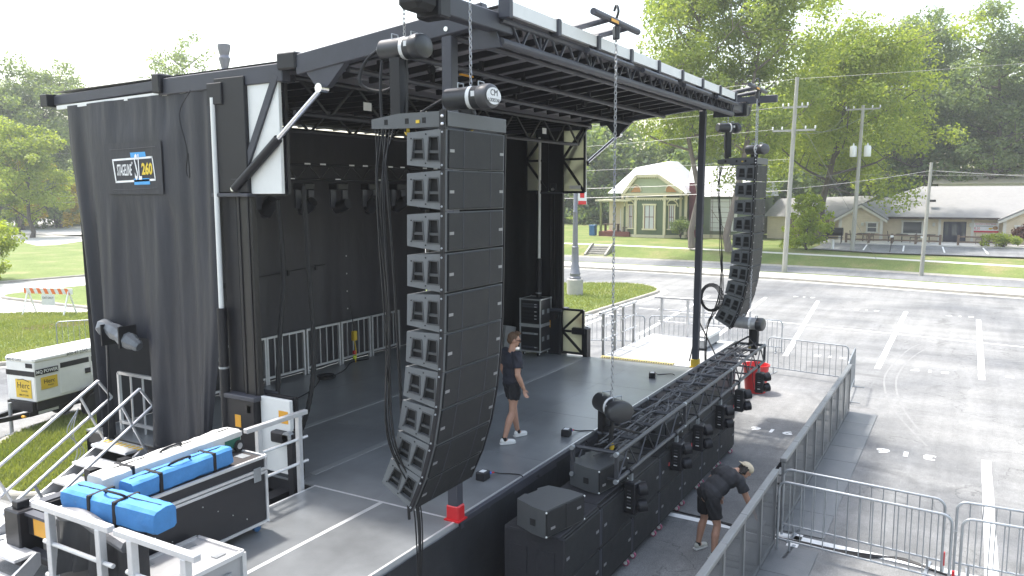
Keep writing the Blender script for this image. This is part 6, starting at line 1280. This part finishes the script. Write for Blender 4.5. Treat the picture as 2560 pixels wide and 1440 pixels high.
gbx('door_latch', (1.28, 1.42, -.03, -.012, 1.12, 1.24), CABLE); fl = MB().box((1.85, -.22, 1.06), (.66, .5, .02), (math.radians(-18), 0, 0)).build('raised_flap', GENW, gn); gbx('socket_bay', (1.55, 2.15, -.02, -.012, .8, 1.02), BLK); gbx('lamp', (2.42, 2.5, -.02, -.012, 1.15, 1.26), ORG); gbx('blue_label', (2.35, 2.68, -.02, -.012, 1.42, 1.52), M('blue_label', (.03, .08, .3), .5))
st1 = MB().bx(-.012, -.006, .12, .62, .80, 1.22).build('yellow_sticker', YEL, gn); st2 = MB().bx(.14, .55, -.012, -.006, .98, 1.26).build('yellow_sticker', YEL, gn)
fe = frame4((-.014, .37, 1.08), (0, -1, 0), (0, 0, 1)); fs = frame4((.345, -.014, 1.15), (1, 0, 0), (0, 0, 1))
text('Herc', CABLE, st1, fe, .2); text('Rentals', GRYST, st1, fe @ Matrix.Translation((.03, -.12, 0)), .07); text('888.777.2700', CABLE, st1, fe @ Matrix.Translation((0, -.22, 0)), .055); text('Herc', CABLE, st2, fs, .14); text('Rentals', GRYST, st2, fs @ Matrix.Translation((.03, -.09, 0)), .05); MB().path([fe @ Vector(p) for p in ((-.18, .12, 0), (0, .15, 0), (.2, .1, 0))], .008, 4).build('swoosh', CABLE, st1)
ft = frame4((.3, -.018, 1.395), (1, 0, 0), (0, 0, 1)); text('MQ POWER', WHT, gn, ft, .105, sx=.95, bold=.002); text('25', WHT, gn, frame4((2.0, -.018, 1.44), (1, 0, 0), (0, 0, 1)), .12); text('800-47-2343', GRYST, gn, frame4((1.1, -.024, 1.67), (1, 0, 0), (0, 0, 1)), .11); text('800-47-2343', GRYST, gn, frame4((-.024, .6, 1.67), (0, -1, 0), (0, 0, 1)), .09)
MB().bx(-.1, GL, .1, .22, .40, .5).bx(-.1, GL, GW - .22, GW - .1, .40, .5).bar((-.1, .16, .45), (-1.2, GW / 2, .45), .09, .1).bar((-.1, GW - .16, .45), (-1.2, GW / 2, .45), .09, .1).build('chassis', BLK, gn); MB().bx(-.06, .0, .05, GW - .05, .5, .72).build('front_frame', BLK, gn)
MB().tube((-.3, GW / 2, .03), (-.3, GW / 2, .75), .04, 10).bx(-.4, -.2, GW / 2 - .1, GW / 2 + .1, 0, .03).build('jack', GALV, gn); MB().tube((-.25, .15, .45), (-.25, .06, .45), .03, 8).build('side_lamp', ORG, gn); MB().bx(.1, .6, .085, .095, .42, .48).build('reflector_plate', LBL, gn)
for y in (-.1, GW + .1):
    for x in (1.42,):
        w = MB().lathe([(.16, -.09), (.32, -.09), (.345, -.06), (.345, .06), (.32, .09), (.16, .09)], (x, y, .345), 24, Matrix.Rotation(C_, 3, 'X')).build('tyre', RUB, gn); MB().lathe([(.0, -.03), (.06, -.095), (.09, -.06), (.18, -.075), (.2, -.09), (.2, .06), (.0, .05)], (x, y, .345), 20, Matrix.Rotation(-C_ if y > 0 else C_, 3, 'X')).build('rim', WHT, w)
    MB().path([(.97, y, .5), (1.09, y, .72), (1.42, y, .8), (1.75, y, .72), (1.87, y, .5)], .02, 6).build('fender_edge', BLK, gn); MB().prism([(.97, .5), (1.09, .72), (1.42, .8), (1.75, .72), (1.87, .5), (1.83, .5), (1.72, .69), (1.42, .76), (1.12, .69), (1.01, .5)], (0, y - .11, 0), (1, 0, 0), (0, 0, 1), (0, .22, 0)).build('fender', BLK, gn)
for k in range(5): MB().path(bez([(1.7 + k * .07, -.02, .9), (1.72 + k * .06, -.2, .7), (1.75 + .05 * k, -.3, .35), (1.9 + .08 * k, -.4, .05), (2.3 + .1 * k, -.6, .02), (3.2, -1.4 + .1 * k, .14)], 6), .011, 5).build('power_lead', GALV, gn)
cd = thing('handrail_lead', 'pale leads tied to the stair handrail', 'cable', (7.2, 12.3, 1.0))
for k in range(3): MB().path(bez([(7.3, 12.32, 1.95), (7.2 - .05 * k, 12.34, 1.6), (7.25 + .06 * k, 12.36, 1.2), (7.05, 12.36 + .03 * k, .8), (7.15, 12.4, .2)], 7), .008, 5).build('strand', GALV, cd, world=True)
# ================================================================== people
SKIN = M('skin', (.42, .235, .165), .5, 0, .08, 14, .06, 120, spec=.35); HAIRB = M('hair_brown', (.085, .045, .022), .6, 0, .3, 40, .6, 90); HAIRD = M('hair_dark', (.018, .013, .011), .55, 0, .3, 40, .6, 90)
SHIRT1 = M('tee_navy', (.018, .019, .030), .85, 0, .15, 10, .35, 14); SHIRT2 = M('tee_charcoal', (.019, .0195, .024), .85, 0, .15, 10, .4, 12); SHORT = M('shorts_black', (.007, .007, .010), .85, 0, .15, 10, .4, 14); SHOE = M('shoe_white', (.68, .67, .65), .6, 0, .06, 20, .2, 60); SHOE2 = M('shoe_grey', (.42, .42, .38), .6, 0, .25, 20); CAPM = M('cap_tan', (.45, .38, .28), .8, 0, .1, 20, .2, 60)
def remesh(mb, voxel, smooth=4):
    me = mb.mesh('tmp', None); o = bpy.data.objects.new('tmp', me); COL.objects.link(o)
    m = o.modifiers.new('r', 'REMESH'); m.mode = 'VOXEL'; m.voxel_size = voxel; s = o.modifiers.new('s', 'SMOOTH'); s.factor = .5; s.iterations = smooth
    dg = bpy.context.evaluated_depsgraph_get(); out = bpy.data.meshes.new_from_object(o.evaluated_get(dg)); bpy.data.objects.remove(o); bpy.data.meshes.remove(me); return out
def flesh(name, mb, mat, par, voxel=.008, smooth=4, fold=0.0):
    me = remesh(mb, voxel, smooth)
    if fold:
        n = len(me.vertices); co = np.empty(n * 3); no = np.empty(n * 3); me.vertices.foreach_get('co', co); me.vertices.foreach_get('normal', no); co = co.reshape(-1, 3); no = no.reshape(-1, 3); x, y, z = co.T
        f = np.sin(34 * (z + .55 * x + .25 * np.sin(7 * y + 3 * x)) + 2 * np.sin(11 * x + 5 * y)) * np.clip(np.sin(6 * x + 9 * z + 4 * y), -.2, 1) + .6 * np.sin(52 * (x - .5 * z + .3 * y)) * np.clip(np.sin(8 * y - 7 * z + 2), 0, 1)
        me.vertices.foreach_set('co', (co + no * (fold * f)[:, None]).ravel()); me.update()
    me.materials.clear(); me.materials.append(mat); me.polygons.foreach_set('use_smooth', [True] * len(me.polygons)); o = bpy.data.objects.new(name, me); COL.objects.link(o); o.parent = par; return o
def cap_(mb, p, q, r1, r2, n=14):
    mb.tube(p, q, r1, n, r2); mb.ell(p, r1, n); mb.ell(q, r2, n)
def hand(mb, w, d, side, curl=.5):
    """w wrist, d hand direction, side = direction of the thumb"""
    w = Vector(w); d = Vector(d).normalized(); s = (Vector(side) - d * d.dot(Vector(side))).normalized(); n = d.cross(s); palm = w + d * .05
    R = Matrix((s, n, d)).transposed(); mb.ell(palm, (.038, .016, .05), 12, R)
    for k, (o, L) in enumerate(((.03, .068), (.010, .078), (-.010, .073), (-.028, .058))):
        b = w + d * .088 + s * o; m = b + (d * .8 + n * curl * .7).normalized() * L * .5; e = m + (d * .5 + n * curl * 1.4).normalized() * L * .55; cap_(mb, b - d * .02, m, .0092, .0088, 8); cap_(mb, m, e, .0088, .0075, 8)
    b = w + d * .035 + s * .033; m = b + (s * .75 + d * .7).normalized() * .036; e = m + (d + n * curl).normalized() * .034; cap_(mb, b, m, .0115, .010, 8); cap_(mb, m, e, .010, .0085, 8)
def head(mb, c, R):
    """c head centre, R 3x3 with columns right, forward, up"""
    P = lambda x, y, z: Vector(c) + R @ Vector((x, y, z))
    mb.ell(P(0, -.012, .018), (.077, .096, .104), 18, R); mb.ell(P(0, .022, -.045), (.058, .068, .075), 14, R); mb.ell(P(0, .052, -.085), (.034, .034, .03), 10, R)
    mb.path([P(0, .088, .028), P(0, .108, -.012), P(0, .098, -.028)], [.009, .014, .008], 8); mb.ell(P(0, .088, .034), (.05, .012, .010), 10, R); mb.ell(P(0, .084, -.056), (.024, .012, .008), 10, R)
    for s in (-1, 1): mb.ell(P(.079 * s, -.008, -.004), (.012, .022, .034), 10, R)
def person(label, loc, yaw, J, faceR, clothes, hairfn, hands):
    o = thing('person', label, 'person', loc, yaw); b = MB(); g = lambda k: Vector(J[k])
    pel, chest, neck, hd = g('pelvis'), g('chest'), g('neck'), g('head'); up = (chest - pel).normalized(); rt = Vector((1, 0, 0)); fw = up.cross(rt).normalized() * -1; Rt = Matrix((rt, up.cross(rt), up)).transposed()
    b.ell(pel, (.165, .122, .13), 16, Rt); b.ell(pel.lerp(chest, .5), (.152, .108, .17), 16, Rt); b.ell(chest, (.188, .125, .175), 16, Rt); cap_(b, chest + up * .08, neck, .075, .056); cap_(b, neck, hd - (hd - neck) * .25, .056, .052)
    for s in 'LR':
        sh, el, wr, hp, kn, an = (g(k + s) for k in ('sh', 'el', 'wr', 'hip', 'kn', 'an'))
        cap_(b, chest + up * .09, sh, .06, .062); cap_(b, sh, sh.lerp(el, .45), .064, .057); cap_(b, sh.lerp(el, .45), el, .057, .043); cap_(b, el, el.lerp(wr, .35), .046, .046); cap_(b, el.lerp(wr, .35), wr, .046, .028)
        cap_(b, hp, hp.lerp(kn, .4), .092, .082); cap_(b, hp.lerp(kn, .4), kn, .082, .056); cap_(b, kn, kn.lerp(an, .32) - Vector((0, .014, 0)), .054, .060); cap_(b, kn.lerp(an, .32) - Vector((0, .014, 0)), an, .060, .035)
        f = g('foot' + s); cap_(b, an - Vector((0, 0, .02)), an + f * .12 - Vector((0, 0, .045)), .036, .03)
        hand(b, wr, hands[s][0], hands[s][1], hands[s][2])
    head(b, hd, faceR); flesh('body', b, SKIN, o, .0062, 5)
    # shirt
    c = MB(); e = clothes.get('ease', .018)
    c.ell(pel + up * .05, (.178 + e, .135 + e, .13), 16, Rt); c.ell(pel.lerp(chest, .5), (.172 + e, .128 + e, .19), 16, Rt); c.ell(chest, (.198 + e, .135 + e, .17), 16, Rt)
    for s in 'LR':
        sh, el = g('sh' + s), g('el' + s); cap_(c, chest + up * .085, sh, .074, .082); t = .66; m = sh.lerp(el, t); c.tube(sh, m, .082, 14, .084)
    flesh('shirt', c, clothes['shirt'], o, .009, 6, .0075)
    h = MB(); h.ell(pel - up * .01, (.168 + e, .128 + e, .12), 16, Rt)
    for s in 'LR':
        hp, kn = g('hip' + s), g('kn' + s); k = clothes.get('leg', .5); m = hp.lerp(kn, k); h.tube(hp + Vector((0, 0, .03)), m, .108, 14, .106)
    flesh('shorts', h, SHORT, o, .009, 5, .007)
    for s in 'LR':
        an, f = g('an' + s), g('foot' + s); fr = Matrix((f.cross(Vector((0, 0, 1))).normalized(), f, Vector((0, 0, 1)))).transposed(); sm = MB(); base = Vector((an.x, an.y, an.z - .075))
        sm.ell(base + f * .075 + Vector((0, 0, .036)), (.044, .115, .04), 12, fr); sm.ell(base - f * .02 + Vector((0, 0, .05)), (.038, .055, .055), 12, fr); sm.ell(base + f * .13 + Vector((0, 0, .028)), (.045, .062, .03), 12, fr)
        w = flesh('shoe', sm, clothes['shoe'], o, .007, 3); sl = MB(); sl.prism([(-.036, -.075), (.036, -.075), (.046, .06), (.042, .16), (.0, .195), (-.042, .16), (-.046, .06)], base + Vector((0, 0, -.004)), fr @ Vector((1, 0, 0)), fr @ Vector((0, 1, 0)), (0, 0, .022)); sl.build('sole', SHOE, w)
        MB().tube(an + Vector((0, 0, -.02)), an + Vector((0, 0, .035)), .042, 12, .040).build('sock', clothes['sock'], o)
    hairfn(o, hd, faceR); return o
def Rface(yaw, pitch):
    return (Matrix.Rotation(yaw, 3, 'Z') @ Matrix.Rotation(-pitch, 3, 'X'))
def hair1(o, c, R):
    P = lambda x, y, z: Vector(c) + R @ Vector((x, y, z)); h = MB(); h.ell(P(0, -.028, .038), (.084, .092, .096), 16, R); h.ell(P(0, -.055, -.01), (.074, .06, .07), 14, R); r = random.Random(2)
    for k in range(30): a = r.uniform(-2.2, 2.2); h.ell(P(.06 * math.sin(a), .02 + .05 * math.cos(a) * r.random(), .115 + r.uniform(-.012, .022)), (.016, .022, .022), 8, R)
    flesh('hair', h, HAIRB, o, .006, 2)
    g = MB(); 
    for s in (-1, 1): g.path([P(.085 * s, -.01, .02), P(.082 * s, .06, .018), P(.045 * s, .102, .016)], .004, 5); g.ell(P(.036 * s, .104, .01), (.026, .006, .018), 10, R)
    g.build('sunglasses', CABLE, o)
f1 = (Vector((0.0, 1, 0))).normalized()
J1 = dict(pelvis=(0, 0, .97), chest=(0, -.005, 1.32), neck=(0, .0, 1.51), head=(.01, .035, 1.665), shL=(-.205, -.01, 1.44), shR=(.205, .0, 1.44), elL=(-.27, -.03, 1.15), elR=(.275, -.05, 1.15), wrL=(-.26, .08, .92), wrR=(.285, .06, .91),
          hipL=(-.09, 0, .93), hipR=(.09, .0, .93), knL=(-.11, .09, .52), knR=(.12, -.06, .51), anL=(-.12, .17, .085), anR=(.14, -.22, .085), footL=Vector((-.12, 1, 0)).normalized(), footR=Vector((.2, 1, 0)).normalized())
person('man in dark T-shirt, black shorts and white shoes standing on the deck', (10.93, 6.33, DZ + .003), math.atan2(-.52, .85) - C_, J1, Rface(-.35, .25), dict(shirt=SHIRT1, shoe=SHOE, sock=CABLE, leg=.52), hair1, dict(L=((0.05, .25, -1), (.3, 1, 0), .5), R=((.02, .22, -1), (-.3, 1, 0), .5)))
def hair2(o, c, R):
    P = lambda x, y, z: Vector(c) + R @ Vector((x, y, z)); h = MB(); r = random.Random(6); h.ell(P(0, -.04, .0), (.088, .075, .085), 16, R)
    for k in range(60): a = r.uniform(-1.9, 1.9); h.ell(P(.088 * math.sin(a), -.035 - .055 * math.cos(a), r.uniform(-.075, .045)), (.018, .018, .02), 8, R)
    flesh('hair', h, HAIRD, o, .006, 1)
    k = MB(); k.ell(P(0, -.005, .055), (.095, .112, .075), 18, R); k.v = [v for v in k.v]; cap = flesh('cap', k, CAPM, o, .006, 2)
    # brim worn backwards
    b = MB(); pts = [P(.085 * math.sin(a), -.095 - .065 * math.cos(a), .045 - .01 * math.cos(a)) for a in np.linspace(-1.35, 1.35, 9)]; inn = [P(.07 * math.sin(a), -.08 + .0 * math.cos(a), .055) for a in np.linspace(-1.35, 1.35, 9)]
    n = 9; up = R @ Vector((0, 0, .008)); b.add([*pts, *inn, *[p + up for p in pts], *[p + up for p in inn]], [(i, i + 1, n + i + 1, n + i) for i in range(8)] + [(2 * n + i, 2 * n + i + 1, 3 * n + i + 1, 3 * n + i) for i in range(8)] + [(i, i + 1, 2 * n + i + 1, 2 * n + i) for i in range(8)]); b.build('cap_brim', CAPM, o)
J2 = dict(pelvis=(0, 0, .93), chest=(.03, .30, 1.16), neck=(.06, .45, 1.24), head=(.10, .58, 1.25), shL=(-.15, .35, 1.22), shR=(.24, .36, 1.19), elL=(-.31, .26, 1.02), elR=(.30, .46, .92), wrL=(-.16, .30, .82), wrR=(.33, .58, .68),
          hipL=(-.09, .0, .89), hipR=(.10, .0, .89), knL=(-.15, .05, .50), knR=(.16, .06, .50), anL=(-.19, -.02, .085), anR=(.20, -.02, .085), footL=Vector((-.2, 1, 0)).normalized(), footR=Vector((.25, 1, 0)).normalized())
person('man in tan cap, charcoal T-shirt and black shorts bending over the barricade', (11.25, 3.16, .003), math.atan2(-.62, .78) - C_, J2, Rface(-.25, .75), dict(shirt=SHIRT2, shoe=SHOE2, sock=CABLE, leg=.72, ease=.03), hair2, dict(L=((.5, .2, -1), (.6, .6, 0), .7), R=((.1, .3, -1), (-.6, .6, 0), .7)))

# ================================================================== thin summer haze
hz = MB().bx(-60, 200, -70, 200, -1.2, 34); hzm = bpy.data.materials.new('haze_air'); hzm.use_nodes = True; _N = hzm.node_tree.nodes; _N.clear()
_pv = _N.new('ShaderNodeVolumePrincipled'); _pv.inputs['Color'].default_value = (.93, .95, .97, 1); _pv.inputs['Density'].default_value = .0008; _pv.inputs['Anisotropy'].default_value = .2
_ov = _N.new('ShaderNodeOutputMaterial'); hzm.node_tree.links.new(_pv.outputs[0], _ov.inputs['Volume']); ho = hz.build('haze', hzm, smooth=False); tag(ho, 'thin pale summer haze filling the air', 'haze', kind='stuff')
